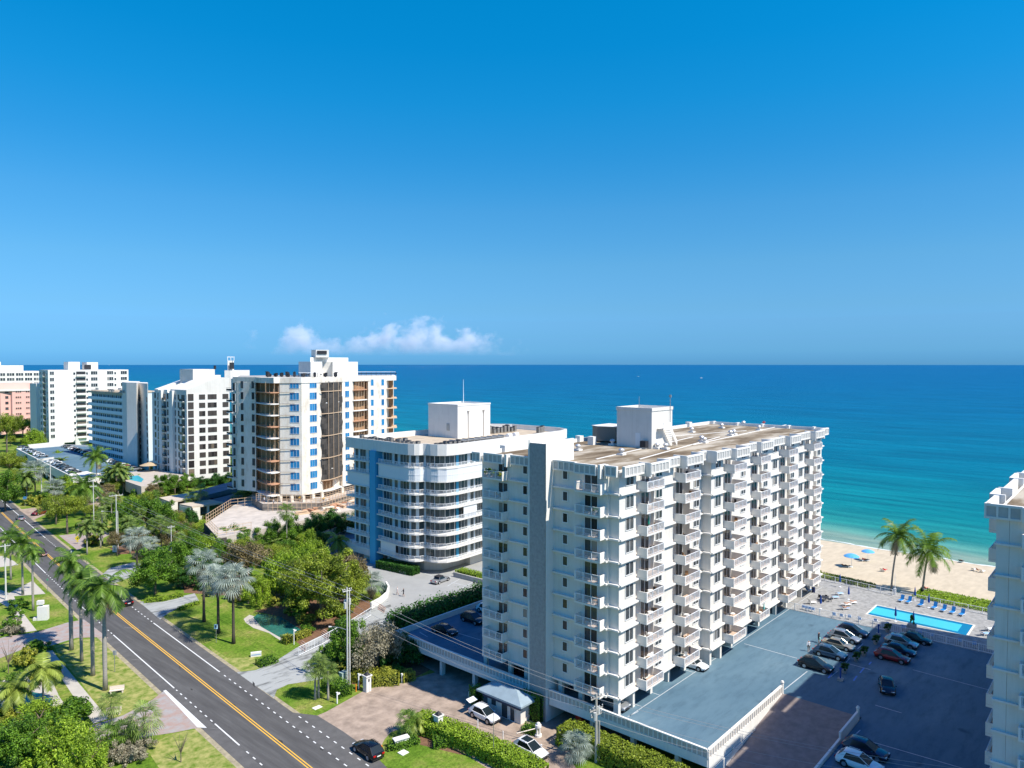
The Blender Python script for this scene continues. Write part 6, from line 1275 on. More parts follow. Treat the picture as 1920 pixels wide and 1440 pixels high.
for a in (('suv', 'black', (106.9, 35.5), S_, 'black hatchback-backed car, nearest of the left parked row, half in the shadow'), ('suv', 'steelblue', (112.8, 35.4), S_, 'dark blue car parked second in the left row'), ('sedan', 'gold', (117.3, 35.6), S_, 'champagne saloon parked in the middle of the left row'), ('suv', 'silver', (121, 35.8), S_, 'silver-grey estate parked fourth in the left row'), ('suv', 'navy', (124.6, 35.6), S_, 'deep navy car at the pool end of the left row'),
          ('suv', 'red', (117.6, 28), S_, 'dark red car with roof rails, nearest of the right parked row'), ('sedan', 'navy', (121.3, 28), S_, 'dark blue saloon squeezed beside the dark red car'), ('suv', 'silver', (124.7, 28.4), S_, 'pale silver car third in the right row'), ('sedan', 'black', (128.0, 27.2), S_, 'black saloon at the pool end of the right row'),
          ('sedan', 'black', (106.6, 26.0), (-1, -.33), 'black saloon driving alone across the shaded deck with lit nose'), ('suv', 'navy', (87.0, 23.3), S_, 'dark blue car with a glinting rear at the bottom edge of the photo'), ('suv', 'white', (83.6, 23.0), S_, 'white car cut off by the bottom edge beside the ramp wall'),
          ('sedan', 'black', (80.7, 86.2), (.1, -1), 'black saloon alone on the shaded deck left of the tall block'), ('suv', 'black', (87.4, 86.3), S_, 'black car half hidden behind the corner of the tall block'), ('suv', 'white', (92.5, 87.5), S_, 'white car mostly hidden behind the left side of the tall block'),
          ('sedan', 'white', (95.6, 49.3), S_, 'white saloon poking out from under the tall block, between its piers'), ('suv', 'silver', (77.6, 51.3), S_, 'silver car under the front corner of the tall block'), ('suv', 'silver', (99.6, 51.2), S_, 'silver car deep under the projecting bay of the tall block'), ('suv', 'black', (77.2, 66), S_, 'black car under the tall block, seen above the slotted parapet')):
    car(a[0], a[1], (*a[2], DZ), a[3], a[4])
def rd(n, off): p = cpt(n, off); q = cpt(n + 2, off); return Vector((p[0], p[1], .02)), (q[0] - p[0], q[1] - p[1])
p = G(908, 1356); car('suv', 'white', p, (-.02, -1), 'white car with its tailgate raised outside the gatehouse'); b = MB(); b.box(-.05, .05, -.75, .75, 0, .06); b.face([(-.75, -.72, .28), (-.0, -.75, .02), (-.0, .75, .02), (-.75, .72, .28)])
tg = link('tailgate', b.mesh('tailgate', [PC_['white']]), bpy.data.objects[[o.name for o in bpy.data.objects if o.get('label', '').startswith('white car with its tailgate')][0]], (-2.1, 0, 1.68))
p = G(995, 1424); car('suv', 'white', p, (-.04, -1), 'white car with dark sunroof at the bottom edge before the hedge')
o_ = [o for o in bpy.data.objects if o.get('label', '').startswith('white car with dark sunroof')][0]; b = MB(); b.box(-1.1, .1, -.5, .5, 1.7, 1.712); link('sunroof', b.mesh('sunroof', [CGL]), o_)
p = G(686, 1424); q, h = rd(p.y, 5.8); car('suv', 'black', Vector((p.x, p.y, .02)), h, 'black car with red tail lights at the mouth of the tan entrance drive', name='driving_car')
def near_off(p, n): return min((abs(cpt(n, k/4)[0] - p.x), k/4) for k in range(-16, 17))[1]
for u, v, kd, col, sgn, lab in ((229, 1136, 'pickup', 'black', 1, 'black open-backed truck driving away on the near road'), (33, 976, 'sedan', 'silver', 1, 'silver car driving away in the far right lane'), (72, 1043, 'sedan', 'maroon', -1, 'dark maroon car in the left lane under the palm fronds')):
    p = G(u, v); q, h = rd(p.y, 2 if sgn > 0 else -2); car(kd, col, Vector((p.x, p.y, .02)), (h[0]*sgn, h[1]*sgn), lab, name='driving_car')
p = G(70, 966); car('suv', 'red', p, (-.9, -.5), 'dark red car parked on the paved verge beside the far lawn', sc=1.1)
p = G(825, 1094, 1); car('conv', 'silver', p, (1, .12), 'silver convertible with dark roof on the grey forecourt', sc=1.02)
rng = random.Random(17)
rows = []
for i in range(6): rows.append((42 + i*7.0, 841 + i*3.3, rng.choice(('white', 'white', 'silver', 'grey')), 'pale car in the short far-left row of the far car park'))
for i in range(9): rows.append((96 + i*6.0, 867 + i*3.0, rng.choice(('white', 'silver', 'grey', 'black', 'white')), 'car in the near edge row of the far car park'))
cols_ = ['silver', 'grey', 'white', 'brightred', 'black', 'grey', 'silver', 'black', 'white', 'black', 'grey', 'silver', 'black', 'navy', 'white', 'grey', 'black', 'silver', 'white', 'brightred', 'black', 'silver', 'white', 'black']
for i in range(22): rows.append((122 + i*6.15, 838.5 + i*2.1, cols_[i], 'car in the long row beside the shaded gallery block'))
dd = (G(132, 898, Z9) - G(28.75, 844, Z9)).normalized()
for u, v, col, lab in rows:
    p = G(u, v, Z9 + .01); car(rng.choice(('suv', 'sedan')), col, p, (-dd.y, dd.x), lab, group={'p': 'cars in the far-left row of the far car park', 'n': 'cars in the near edge row of the far car park', 'l': 'cars in the long row of the far car park'}['p' if 'far-left' in lab else ('n' if 'near edge' in lab else 'l')], detail=False)
for u, v, c in ((370, 948, 'black'), (395, 944, 'grey'), (330, 940, 'black'), (405, 910, 'navy')): p = G(u, v, .02 if v > 930 else 3); car('suv', c, G(u, v, .5), E_, 'dark car under the far flat carports', 'cars under the far carports', False)

# ---------------------------------------------------------------- people
SKIN = mat('skin', (.42, .24, .16), .6)
def person(p, joints, cloth, label, rz=0.0, s=1.0, hair=(.05, .03, .02)):
    """one continuous skinned figure; cloth = [(z0, z1, colour)] bands for torso and legs"""
    J, Ed, Rr = joints; me = bpy.data.meshes.new('fig'); me.from_pydata(J, Ed, []); o = bpy.data.objects.new('fig', me); C.objects.link(o)
    md = o.modifiers.new('s', 'SKIN'); sv = me.skin_vertices[0].data
    for k, r in enumerate(Rr): sv[k].radius = (r, r)
    sv[0].use_root = True; sb = o.modifiers.new('u', 'SUBSURF'); sb.levels = 1
    dg = bpy.context.evaluated_depsgraph_get(); m2 = bpy.data.meshes.new_from_object(o.evaluated_get(dg)); bpy.data.objects.remove(o); m2.name = 'person'
    m2.materials.clear(); mats = [SKIN]
    for *_, c in cloth: mats.append(mat('cloth_%02d%02d%02d' % tuple(int(x*99) for x in c), c, .9))
    mats.append(mat('hair_dark', hair, .8))
    for m_ in mats: m2.materials.append(m_)
    hd = Vector(J[3])
    for f in m2.polygons:
        c = f.center; f.material_index = 0
        for k, (lo, hi, ax, _) in enumerate(cloth):
            val = c.z if ax == 'z' else c.x
            if lo <= val <= hi and (c - hd).length > .2: f.material_index = k + 1
        if (c - hd).length < .2 and (c.z > hd.z + .03 or c.x < hd.x - .04): f.material_index = len(mats) - 1
        f.use_smooth = True
    return tag(link('person', m2, None, p, rz, s), label, 'person')
def stand(step=.16, arm=.12, bend=0.0):
    J = [(0, 0, .95), (0, 0, 1.2), (0, 0, 1.45), (.03, 0, 1.66), (0, -.19, 1.42), (arm, -.25, 1.15), (arm*2.2, -.24, .92), (arm*2.5, -.235, .84), (0, .19, 1.42), (-arm*.6, .25, 1.14), (bend*.3 - arm*.3, .24, .9), (bend*.35 - arm*.2, .235, .82),
         (0, -.1, .9), (step*.7, -.1, .5), (step, -.1, .08), (step + .14, -.1, .04), (0, .1, .9), (-step*.3, .1, .5), (-step*1.1, .1, .1), (-step*1.1 + .14, .1, .04), (0, 0, 1.53)]
    Ed = [(0, 1), (1, 2), (2, 20), (20, 3), (2, 4), (4, 5), (5, 6), (6, 7), (2, 8), (8, 9), (9, 10), (10, 11), (0, 12), (12, 13), (13, 14), (14, 15), (0, 16), (16, 17), (17, 18), (18, 19)]
    Rr = [.15, .14, .13, .11, .07, .05, .035, .04, .07, .05, .035, .04, .095, .065, .045, .04, .095, .065, .045, .04, .06]
    return J, Ed, Rr
def lie(sit=.0):
    t = .6 if sit else .25; J = [(0, 0, .42), (-.25, 0, .45 + t*.25), (-.5, 0, .48 + t*.55), (-.7, 0, .55 + t*.8), (-.48, -.2, .48 + t*.5), (-.25, -.28, .45), (-.02, -.26, .44), (.06, -.25, .44), (-.48, .2, .48 + t*.5), (-.25, .28, .45), (-.02, .26, .44), (.06, .25, .44),
         (.05, -.1, .42), (.45, -.11, .55), (.85, -.11, .42), (.95, -.11, .5), (.05, .1, .42), (.45, .11, .47), (.88, .11, .41), (.98, .11, .49), (-.6, 0, .5 + t*.68)]
    return J, stand()[1], stand()[2]
WB = [(.55, .98, 'z'), (.98, 1.48, 'z')]
def cl_(lo, hi): return [(.5, 1.0, 'z', lo), (1.0, 1.5, 'z', hi)]
right = Vector((SF, -CF, 0))
person(G(743.5, 1119, 1), stand(.2), cl_((.7, .55, .5), (.8, .7, .68)), 'person in pale pink summer clothes walking on the grey forecourt', 2.4, 1.0)
person(G(755, 1122, 1), stand(.18, .2), cl_((.02, .02, .03), (.02, .02, .03)), 'person in black walking beside the pale pink one', 2.2, 1.0)
person(G(1522, 1227, DZ), stand(.15), cl_((.12, .1, .08), (.75, .75, .78)), 'person in a white shirt walking towards the parked black car', 3.6)
person(G(1541, 1210, DZ), stand(.1), cl_((.02, .02, .02), (.03, .03, .04)), 'person in black standing at the champagne car, holding a pale bag', 4.4)
person((92.6, 48.2, F0 + .02), stand(.05), cl_((.05, .05, .08), (.03, .03, .05)), 'person with long hair standing on the lowest balcony of the tall block', 4.7)
b = MB(); q = G(1543.5, 1212, DZ); b.box(-.15, .15, -.06, .06, .55, .95); tag(link('bag', b.mesh('bag', [mat('mint_bag', (.35, .7, .62), .7)]), None, q, .8), 'pale mint bag carried beside the champagne car', 'bag')
# ---------------------------------------------------------------- poles and wires
WOOD = mat('weathered_pole', (.42, .40, .37), .85, .2, 2, stretch=(3, 3, .4)); CONP = mat('concrete_pole', (.62, .61, .58), .8, .08, 1)
def pole(u, v, vt, label, arms=(), r=.14, m=CONP, twin=False, lamp=None, extra=0, name='power_pole', cat='power pole'):
    p = G(u, v); d = depth(p); h = (v - vt)/FPX*d; o = thing(name, label, cat, p); b = MB(); b.cyl((0, 0, -.2), (0, 0, h), r, r*.7, 10); link('pole', b.mesh('pole', m, smooth=False), o)
    if twin: b = MB(); b.cyl((.3*SF + .06, -.3*CF, -.2), (.3*SF + .06, -.3*CF, h*twin), r*.7, r*.6, 10); link('pole', b.mesh('pole', m), o)
    for z, w_ in arms:
        b = MB(); t = Vector((1, -.15)).normalized(); b.bar((-t.x*w_, -t.y*w_), (t.x*w_, t.y*w_), .12, h - z - .06, h - z + .06); ca = link('crossarm', b.mesh('crossarm', m), o)
        b = MB()
        for f in (-.95, -.5, .5, .95): b.lathe([(.03, h - z + .06), (.08, h - z + .12), (.06, h - z + .22), (.09, h - z + .28), (.03, h - z + .36)], 8, c=(t.x*w_*f, t.y*w_*f))
        link('insulator', b.mesh('insulator', STEEL), ca)
    if extra:
        b = MB(); 
        for k, a in enumerate((0, 1.6, 3.4)): c = (math.cos(a)*.45, math.sin(a)*.45); b.cyl((*c, h - 2.6 - .2*k), (*c, h - 1.7 - .2*k), .2, n=10)
        link('transformer', b.mesh('transformer', mat('transformer_grey', (.5, .51, .5), .5)), o)
    if lamp:
        z, lx, lz = lamp; q = right*lx; b = MB(); b.tube([(0, 0, z), (q.x*.5, q.y*.5, z + lz*.75), (q.x, q.y, z + lz)], .045, 6); la = link('lamp_arm', b.mesh('lamp_arm', STEEL), o)
        b = MB(); e = q*1.18; b.tube([(q.x, q.y, z + lz), (e.x, e.y, z + lz - .03)], [.1, .14], 8); link('lamp_head', b.mesh('lamp_head', CONP), la)
    return p, h
PA = pole(648, 1291, 1105, 'tall double grey power pole on the entrance corner beside the glossy hedge', ((.5, .7),), twin=.97, lamp=(8.2, -2.3, .5), extra=1)
PB = pole(1120, 1440, 1308, 'double wooden power pole with insulators by the rough hedge at the bottom', ((.5, .9), (1.9, 1.1), (2.6, .9)), r=.2, m=WOOD, twin=.6, extra=1)
PCc = pole(214, 1032, 928, 'pale power pole with wide top crossarm between lawn and trees', ((.3, 1.6),), twin=.7, lamp=(9.5, -3.2, .3))
PD = pole(171.5, 997, 900, 'slender power pole beyond the far lawn', ((.4, 1.2), (2, .9)), m=CONP); PE = pole(3, 1128, 1022, 'power pole at the left edge of the photo carrying a street lamp arm', ((.4, .9),), r=.17, lamp=(6.2, 5.6, 1.6)); PF = pole(317, 1052, 986, 'thin cream pole standing in the dense trees', ((.5, .8),), r=.11, lamp=(2.2, -2.2, .4)); PG = pole(74, 931, 886, 'far green-grey lamp post before the raised car park', (), r=.2, name='lamp_post', cat='lamp post'); PH = pole(91, 932, 864, 'tall far pole rising across the car park wall', ((.4, 1.2),), r=.16)
pole(925, 1440, 1346, 'slim grey lamp post among the long ragged hedge', (), r=.05, name='lamp_post', cat='lamp post', m=STEEL)
def wire(a, c, sag, off, label):
    b = MB(); pts = []
    for k in range(15): f = k/14; q = a.lerp(c, f); pts.append((q.x, q.y, q.z - sag*4*f*(1 - f)))
    b.tube(pts, .02, 4); solo('wire', b, mat('wire_grey', (.30, .30, .31), .5), label, 'wire', 'overhead wires along the road', at=(a.x, a.y, a.z - a.z))
def top(P_, dz, dx=0): return Vector((P_[0].x + dx, P_[0].y, P_[1] - dz))
PX = (Vector((78, 12, 0)), 9.5)
for (A_, B_, w1, w2, nm) in ((PA, PB, 13.2, 8.2, 'between the entrance corner pole and the bottom pole'), (PCc, PA, 13.5, 13.2, 'between the lawn pole and the entrance corner pole'), (PD, PCc, 13.5, 12.5, 'between the two far poles'), (PB, PX, 8, 8, 'leaving the bottom pole to the right')):
    for j, (dz, dx) in enumerate(((.3, -.6), (.3, .6), (2.0, 0), (3.2, .1))): wire(top(A_, dz, dx), top(B_, dz*(.7), dx), .6 + .25*j, 0, ('upper' if j < 2 else 'lower') + ' pair of thin grey wires ' + nm)
# ---------------------------------------------------------------- signs and small road things
YEL = mat('sign_yellow', (.80, .62, .03), .5); BLU = mat('sign_blue', (.06, .25, .55), .5); RED = mat('sign_red', (.5, .03, .02), .5)
def panel_sign(u, v, vt, wpx, hpx, m, label, marks=None, diamond=False, name='road_sign', yaw=None, post=True, cat='sign'):
    p = G(u, v); d = depth(p); s = d/FPX; h = (v - vt)*s; w_ = wpx*s; hh = hpx*s; yaw = math.atan2(-CF, SF) if yaw is None else yaw
    o = thing(name, label, cat, p, yaw); b = MB(); b.cyl((0, .05, -.1), (0, .05, h), .05, n=6); link('post', b.mesh('post', STEEL), o)
    b = MB()
    if diamond: r_ = w_*.6; b.v += [(-r_, -.02, h - r_), (0, -.02, h - 2*r_), (r_, -.02, h - r_), (0, -.02, h), (-r_, .01, h - r_), (0, .01, h - 2*r_), (r_, .01, h - r_), (0, .01, h)]; b.f += [(0, 1, 2, 3), (7, 6, 5, 4), (0, 4, 5, 1), (1, 5, 6, 2), (2, 6, 7, 3), (3, 7, 4, 0)]; b.m += [0]*6; b.box(-w_*.4, w_*.4, -.02, .01, h - 2*r_ - hh*.4, h - 2*r_ - .06); b.box(-r_*.15, r_*.15, -.03, -.021, h - r_*1.3, h - r_*.75, 1)
    else: b.box(-w_/2, w_/2, -.02, .01, h - hh, h)
    if marks and not diamond:
        for x0, x1, z0, z1 in marks: b.box(-w_/2 + x0*w_, -w_/2 + x1*w_, -.03, -.0201, h - hh + z0*hh, h - hh + z1*hh, 1)
    link('panel', b.mesh('panel', [m, DARK]), o); return o
panel_sign(140, 1022, 1006, 9, 4, YEL, 'yellow diamond warning sign with a small plate below, by the tan drive', diamond=True); panel_sign(22, 934, 918, 8, 4, YEL, 'yellow diamond sign at the far road bend', diamond=True)
panel_sign(42, 950, 932, 7, 6, BLU, 'small blue road sign on the far lawn verge'); panel_sign(399.5, 1210, 1175, 7, 9, mat('sign_paleblue', (.45, .65, .78), .5), 'pale blue bus stop sign in front of the silver palms', ((.3, .7, .3, .8),)); panel_sign(207, 1266, 1225, 7, 9, mat('sign_grey', (.35, .36, .38), .5), 'small grey sign on the roadside grass right of the royal palms', ((.2, .45, .2, .8), (.6, .85, .2, .8)), yaw=math.atan2(-CF, SF) + math.pi)
panel_sign(82, 1113, 1088, 3, 4, mat('sign_green', (.1, .35, .2), .5), 'small green-backed sign at the concrete drive corner'); panel_sign(128, 1060, 1035, 2, 4, METAL, 'thin marker sign at the grass tip beside the road')
def monument(u, v, wpx, hpx, label, yaw, t=.45, marks=(), cap=False, cat='sign', name='monument_sign', txt=None):
    p = G(u, v); s = depth(p)/FPX; w_, h = wpx*s, hpx*s; o = thing(name, label, cat, p, yaw); b = MB(); b.box(-w_/2, w_/2, -t/2, t/2, -.05, h)
    link('panel', b.mesh('panel', [WHITE2]), o)
    if cap: b = MB(); b.box(-w_/2 - .12, w_/2 + .12, -t/2 - .12, t/2 + .12, h, h + .14); link('cap', b.mesh('cap', [WHITE2]), o)
    if marks:
        b = MB()
        for x0, x1, z0, z1 in marks: b.box(-w_/2 + x0*w_, -w_/2 + x1*w_, -t/2 - .02, -t/2 - .001, z0*h, z1*h)
        link('lettering', b.mesh('lettering', [txt or BLU]), o)
    return o
YR = math.atan2(-CF, SF)
import itertools
monument(210.5, 1037, 8, 12, 'white upright sign with a reddish numeral in a mulch ring', YR, .3, ((.35, .65, .72, .84), (.52, .65, .48, .72), (.35, .65, .4, .5), (.52, .65, .16, .42)), txt=mat('sign_brown', (.5, .25, .2), .7))
monument(475, 1236, 19, 8, 'low white sign with faint blue lettering on the lawn by the grey drive', YR + .32, .5, tuple((.08 + .11*k, .15 + .11*k, .35, .62) for k in range(8)))
monument(749, 1409, 27, 15, 'white capped plinth sign at the tan entrance with faint grey lettering', YR + .55, .6, tuple((.1 + .1*k, .16 + .1*k, .5, .68) for k in range(8)), cap=True, txt=mat('sign_greyletter', (.5, .52, .54), .7))
o = monument(73, 1166, 17, 26, 'white blocky stepped monument on the left lawn', YR + .2, 1.0, name='monument', cat='monument'); b = MB(); b.box(-.95, .1, -.35, .35, 2.9, 3.6); b.box(-1.6, -.92, -.4, .4, 0, .5); link('block', b.mesh('block', [WHITE2]), o)
GATEP = []
for u, v, vt, lab in ((685, 1303, 1270, 'white square gate pillar with dark cap beside the clipped yellow hedge'), (820, 1385, 1346, 'white square gate pillar with dark cap rising out of the long ragged hedge')):
    p = G(u, v); h = (v - vt)/FPX*depth(p); o = thing('gate_pillar', lab, 'pillar', p); b = MB(); b.box(-.42, .42, -.42, .42, 0, h - .3); b.box(-.55, .55, -.55, .55, h - .3, h - .12); link('shaft', b.mesh('shaft', [WHITE2]), o); b = MB(); b.prism([(-.42, -.42), (.42, -.42), (.42, .42), (-.42, .42)], h - .12, h + .25, top=[(-.1, -.1), (.1, -.1), (.1, .1), (-.1, .1)]); link('cap', b.mesh('cap', [DARK]), o); b = MB(); b.box(-.1, .1, -.47, -.421, h*.6, h*.75); link('lamp', b.mesh('lamp', [DARK]), o)
def post(u, v, vt, lab, m=METAL, r=.06, cap=None, name='post', cat='post', hook_=False):
    p = G(u, v); h = (v - vt)/FPX*depth(p); b = MB(); b.cyl((0, 0, -.05), (0, 0, h), r, n=8)
    if cap: b.cyl((0, 0, h), (0, 0, h + .06), r*cap, n=8)
    if hook_: b.box(-.05, .45, -.06, .06, h - .25, h - .05); b.box(-.12, .12, -.12, .12, h, h + .12)
    solo(name, b, m, lab, cat, at=(0, 0, 0)).location = p
post(895, 1376, 1357, 'white bollard pole left of the white parked car', METAL, .06); post(943, 1400, 1380, 'white bollard pole between the two white cars', METAL, .06); post(669, 1299, 1271, 'white post with arm beside the gate pillar', METAL, .1, hook_=True); post(628, 1327, 1307, 'white letter-box post on the grass island', METAL, .09, hook_=True, name='letter_box', cat='letter box'); post(751, 1287, 1271, 'white letter-box post between the two clipped hedges', METAL, .09, hook_=True, name='letter_box', cat='letter box'); post(596, 1213 + 0, 1185, 'red-banded white post by the stair railing', RED, .08) if 0 else None
ORG = mat('safety_orange', (.85, .22, .02), .6)
post(664, 1304, 1290, 'orange marker stake left of the gate pillar', ORG, .07); post(671, 1299, 1286, 'orange marker stake close to the gate pillar', ORG, .06); post(712, 1418, 1408, 'small orange marker at the entrance kerb by the black car', ORG, .1); post(547, 1214, 1186, 'white sign post with red dot beside the stair foot', METAL, .07, hook_=True)
b = MB(); b.box(-.5, .5, -.4, .4, 0, 1.6); b.box(-.55, .55, -.45, .45, 1.6, 1.68); solo('utility_box', b, mat('utility_green', (.35, .45, .40), .6), 'grey-green utility box behind the glossy hedge', 'utility box').location = G(640, 1287)
b = MB(); b.box(-.6, .6, -.4, .4, 0, .06); solo('ground_plate', b, WHITE2, 'small white hatch plate in the island grass', 'hatch').location = G(590, 1335)
b = MB(); b.box(-.5, .5, -.5, .5, 0, .08); solo('ground_plate', b, WHITE2, 'small white hatch plate beside the low entrance hedge', 'hatch').location = G(753, 1422)
def bench(u, v, lab, yaw, m=mat('bench_cream', (.68, .58, .50), .7)):
    o = thing('park_bench', lab, 'bench', G(u, v), yaw); b = MB(); b.box(-.95, .95, -.25, .25, .42, .5); link('seat', b.mesh('seat', m), o); b = MB(); b.box(-.95, .95, .22, .3, .55, 1.0); link('backrest', b.mesh('backrest', m), o)
    for x in (-.75, .75): b = MB(); b.box(x - .08, x + .08, -.22, .28, 0, .42); link('leg', b.mesh('leg', m), o)
bench(210, 1307, 'cream concrete bench on the dry grass below the nearest royal palm', YR + .35); bench(203, 1349, 'small pale bench beside the walkway end', YR + .3)
# barrier post and arm
p = G(1010, 1390); o = thing('barrier', 'white barrier post with its lowered striped arm across the entrance drive', 'barrier', p); b = MB(); b.cyl((0, 0, 0), (0, 0, .3), .45, n=14); 
for a in range(4): b.cyl((math.cos(a*1.57)*.22, math.sin(a*1.57)*.22, .3), (math.cos(a*1.57)*.22, math.sin(a*1.57)*.22, 1.2), .11, n=8)
b.cyl((0, 0, 1.2), (0, 0, 1.5), .4, n=14); b.lathe([(.3, 1.5), (.22, 1.75), (.05, 1.85)], 12); link('column', b.mesh('column', [WHITE2]), o); q = G(968, 1398) - p; b = MB(); b.cyl((0, 0, 1.1), (q.x, q.y, .9), .06, n=6); link('arm', b.mesh('arm', [mat('arm_cream', (.75, .66, .55), .5)]), o)
# gatehouse
g = thing('gatehouse', 'small gatehouse with pale hipped metal roof under the grey tower fin', 'gatehouse', (71.5, 64, 0)); b = MB(); b.box(70.9, 73.4, 61.2, 67.2, 0, 2.75); wpart('wall', b, WHITE, g)
b = MB(); b.prism([(69.8, 60.2), (73.4, 60.2), (73.4, 68.3), (69.8, 68.3)], 2.76, 3.0); b.prism([(69.8, 60.2), (73.4, 60.2), (73.4, 68.3), (69.8, 68.3)], 3.001, 4.0, top=[(71.5, 62.4), (71.7, 62.4), (71.7, 66), (71.5, 66)])
for y in np.arange(60.9, 68.2, .75): pass
wpart('roof', b, mat('shade_toned_roof', (.30, .38, .43), .5, .15, .8), g); b = MB(); b.box(70.4, 70.88, 60.9, 67.6, 2.1, 2.755); wpart('fascia', b, mat('navy_fascia', (.015, .03, .08), .6), g)  # roof colour darkened and blued to carry the tower's shade
P = Parts(g); facade(P, (70.9, 67.2), (70.9, 61.2), 0, 1, 1, [(1.2, 1.1, window_mesh(.9, .9, 1), 'window'), (3.2, .05, window_mesh(1.1, 2.0, 1, name='door'), 'door'), (4.6, .05, window_mesh(.8, 2.0, 1, name='door'), 'door')]); P.flush()
o = thing('drink_machine', 'small red cabinet in the shaded undercroft beside the fin', 'cabinet', (76.3, 55.5, 0)); b = MB(); b.box(-.35, .35, -.5, .5, 0, 1.9); link('cabinet', b.mesh('cabinet', [RED]), o)
b = MB(); b.box(-.2, .2, -.3, .3, 0, 1.3); solo('service_cart', b, mat('pale_cart', (.4, .7, .75), .6), 'pale aqua cart standing by the gatehouse corner', 'cart').location = G(882, 1322)
# railing of the stair path and white planter wall
b = MB(); pts = [G(556, 1236, .05), G(600, 1214, .05), G(650, 1186, .5), G(694, 1158, 1.0)]
for p, q in zip(pts, pts[1:]):
    n = int((q - p).length/.35)
    for k in range(n): c = p.lerp(q, k/n); b.cyl((c.x, c.y, c.z), (c.x, c.y, c.z + 1.5), .03 if k % 5 else .05, n=4)
    for dz in (.15, 1.5): b.cyl(p + Vector((0, 0, dz)), q + Vector((0, 0, dz)), .045, n=5)
solo('railing', b, RG, 'long white railing climbing beside the grey drive steps', 'railing', at=pts[0])
STEPM = mat('step_terracotta', (.46, .31, .25), .8)
for j, (u0, v0, u1, v1, z_) in enumerate(((556, 1219, 568, 1227, .03), (598, 1196, 612, 1206, .2), (706, 1146, 718, 1154, .9))):
    b = MB(); p, q = G(u0, v0, z_), G(u1, v1, z_); d_ = Vector((CF, SF, 0))
    for k in range(4): b.bar(p + d_*k*.6, q + d_*k*.6, .13, z_ + .02 + k*.1, z_ + .12 + k*.1)
    solo('steps', b, STEPM, ('lowest', 'middle', 'uppermost')[j] + ' flight of terracotta-edged steps on the grey path', 'steps', at=p)
b = MB(); pts = [G(u, v, 1) for u, v in ((693, 1145), (710, 1136), (724, 1124), (727, 1113), (722, 1104))]
for p, q in zip(pts, pts[1:]): b.bar(p, q, .35, .6, 2.2)
solo('planter_wall', b, WHITE2, 'curved white planter wall around the forecourt silver palm', 'planter', at=pts[0])
b = MB(); pts = [G(u, v, 1) for u, v in ((706, 1067), (760, 1080), (780, 1074))]
for p, q in zip(pts, pts[1:]): b.bar(p, q, .35, .95, 1.8)
solo('planter_wall', b, WHITE2, 'low white planter wall before the wavy block', 'planter', at=pts[0])
b = MB(); pts = [G(u, v, 1) for u, v in ((850, 1084), (905, 1098))]; b.bar(pts[0], pts[1], .35, .95, 2.0); solo('planter_wall', b, CONC, 'grey retaining wall right of the forecourt bays', 'wall', at=pts[0])
# ---------------------------------------------------------------- pool court
flat('swimming_pool', [(136.4, 21.6), (142.6, 21.6), (142.6, 36.6), (136.4, 36.6)], POOLW, DZ + .012)
b = MB()
for x0, x1, y0, y1 in ((136.1, 136.4, 21.3, 36.9), (142.6, 142.9, 21.3, 36.9), (136.4, 142.6, 36.6, 36.9), (136.4, 142.6, 21.3, 21.6)): b.box(x0, x1, y0, y1, DZ - .01, DZ + .05)
solo('pool_coping', b, mat('coping_cream', (.66, .62, .54), .8), kind='structure'); flat('pool_border', [(136.4, 21.6), (137.5, 21.6), (137.5, 36.6), (136.4, 36.6)], mat('pool_tile', (.01, .17, .32), .2), DZ + .016); flat('pool_border', [(137.5, 21.6), (141.6, 21.6), (141.6, 23.0), (137.5, 23.0)], MATS['pool_tile'], DZ + .016); flat('pool_border', [(141.6, 21.6), (142.6, 21.6), (142.6, 36.6), (141.6, 36.6)], MATS['pool_tile'], DZ + .016)
def fence(a, c, label, h=1.25, z=DZ, step=.3, glassy=False):
    a = Vector((*a, z)); c = Vector((*c, z)); o = thing('fence', label, 'fence', a); b = MB(); d = c - a; n = int(d.length/2.1)
    for k in range(n + 1): q = a.lerp(c, k/n) - a; b.cyl((q.x, q.y, 0), (q.x, q.y, h), .055, n=6)
    link('posts', b.mesh('posts', RG), o); b = MB(); e = d
    for zz in (.12, h - .05): b.cyl((0, 0, zz), (e.x, e.y, zz), .035, n=5)
    m_ = int(d.length/step)
    for k in range(m_): q = e*k/m_; b.cyl((q.x, q.y, .12), (q.x, q.y, h - .05), .014, n=4)
    link('pickets', b.mesh('pickets', RG), o)
fence((130.1, 49.2), (130.2, 6), 'white fence between the car deck and the pool terrace'); fence((153.3, 62), (150.6, 36), 'white fence on the beach side of the terrace, left of the gate'); fence((150.4, 34.5), (149.6, 6), 'white fence behind the blue pool loungers'); fence((153.3, 62), (148.2, 62), 'short white fence at the back of the terrace')
BLUEF = mat('lounger_blue', (.02, .22, .55), .7); LBL = mat('lounger_pale_blue', (.30, .48, .75), .7); WF = mat('lounger_white', (.78, .78, .76), .6)
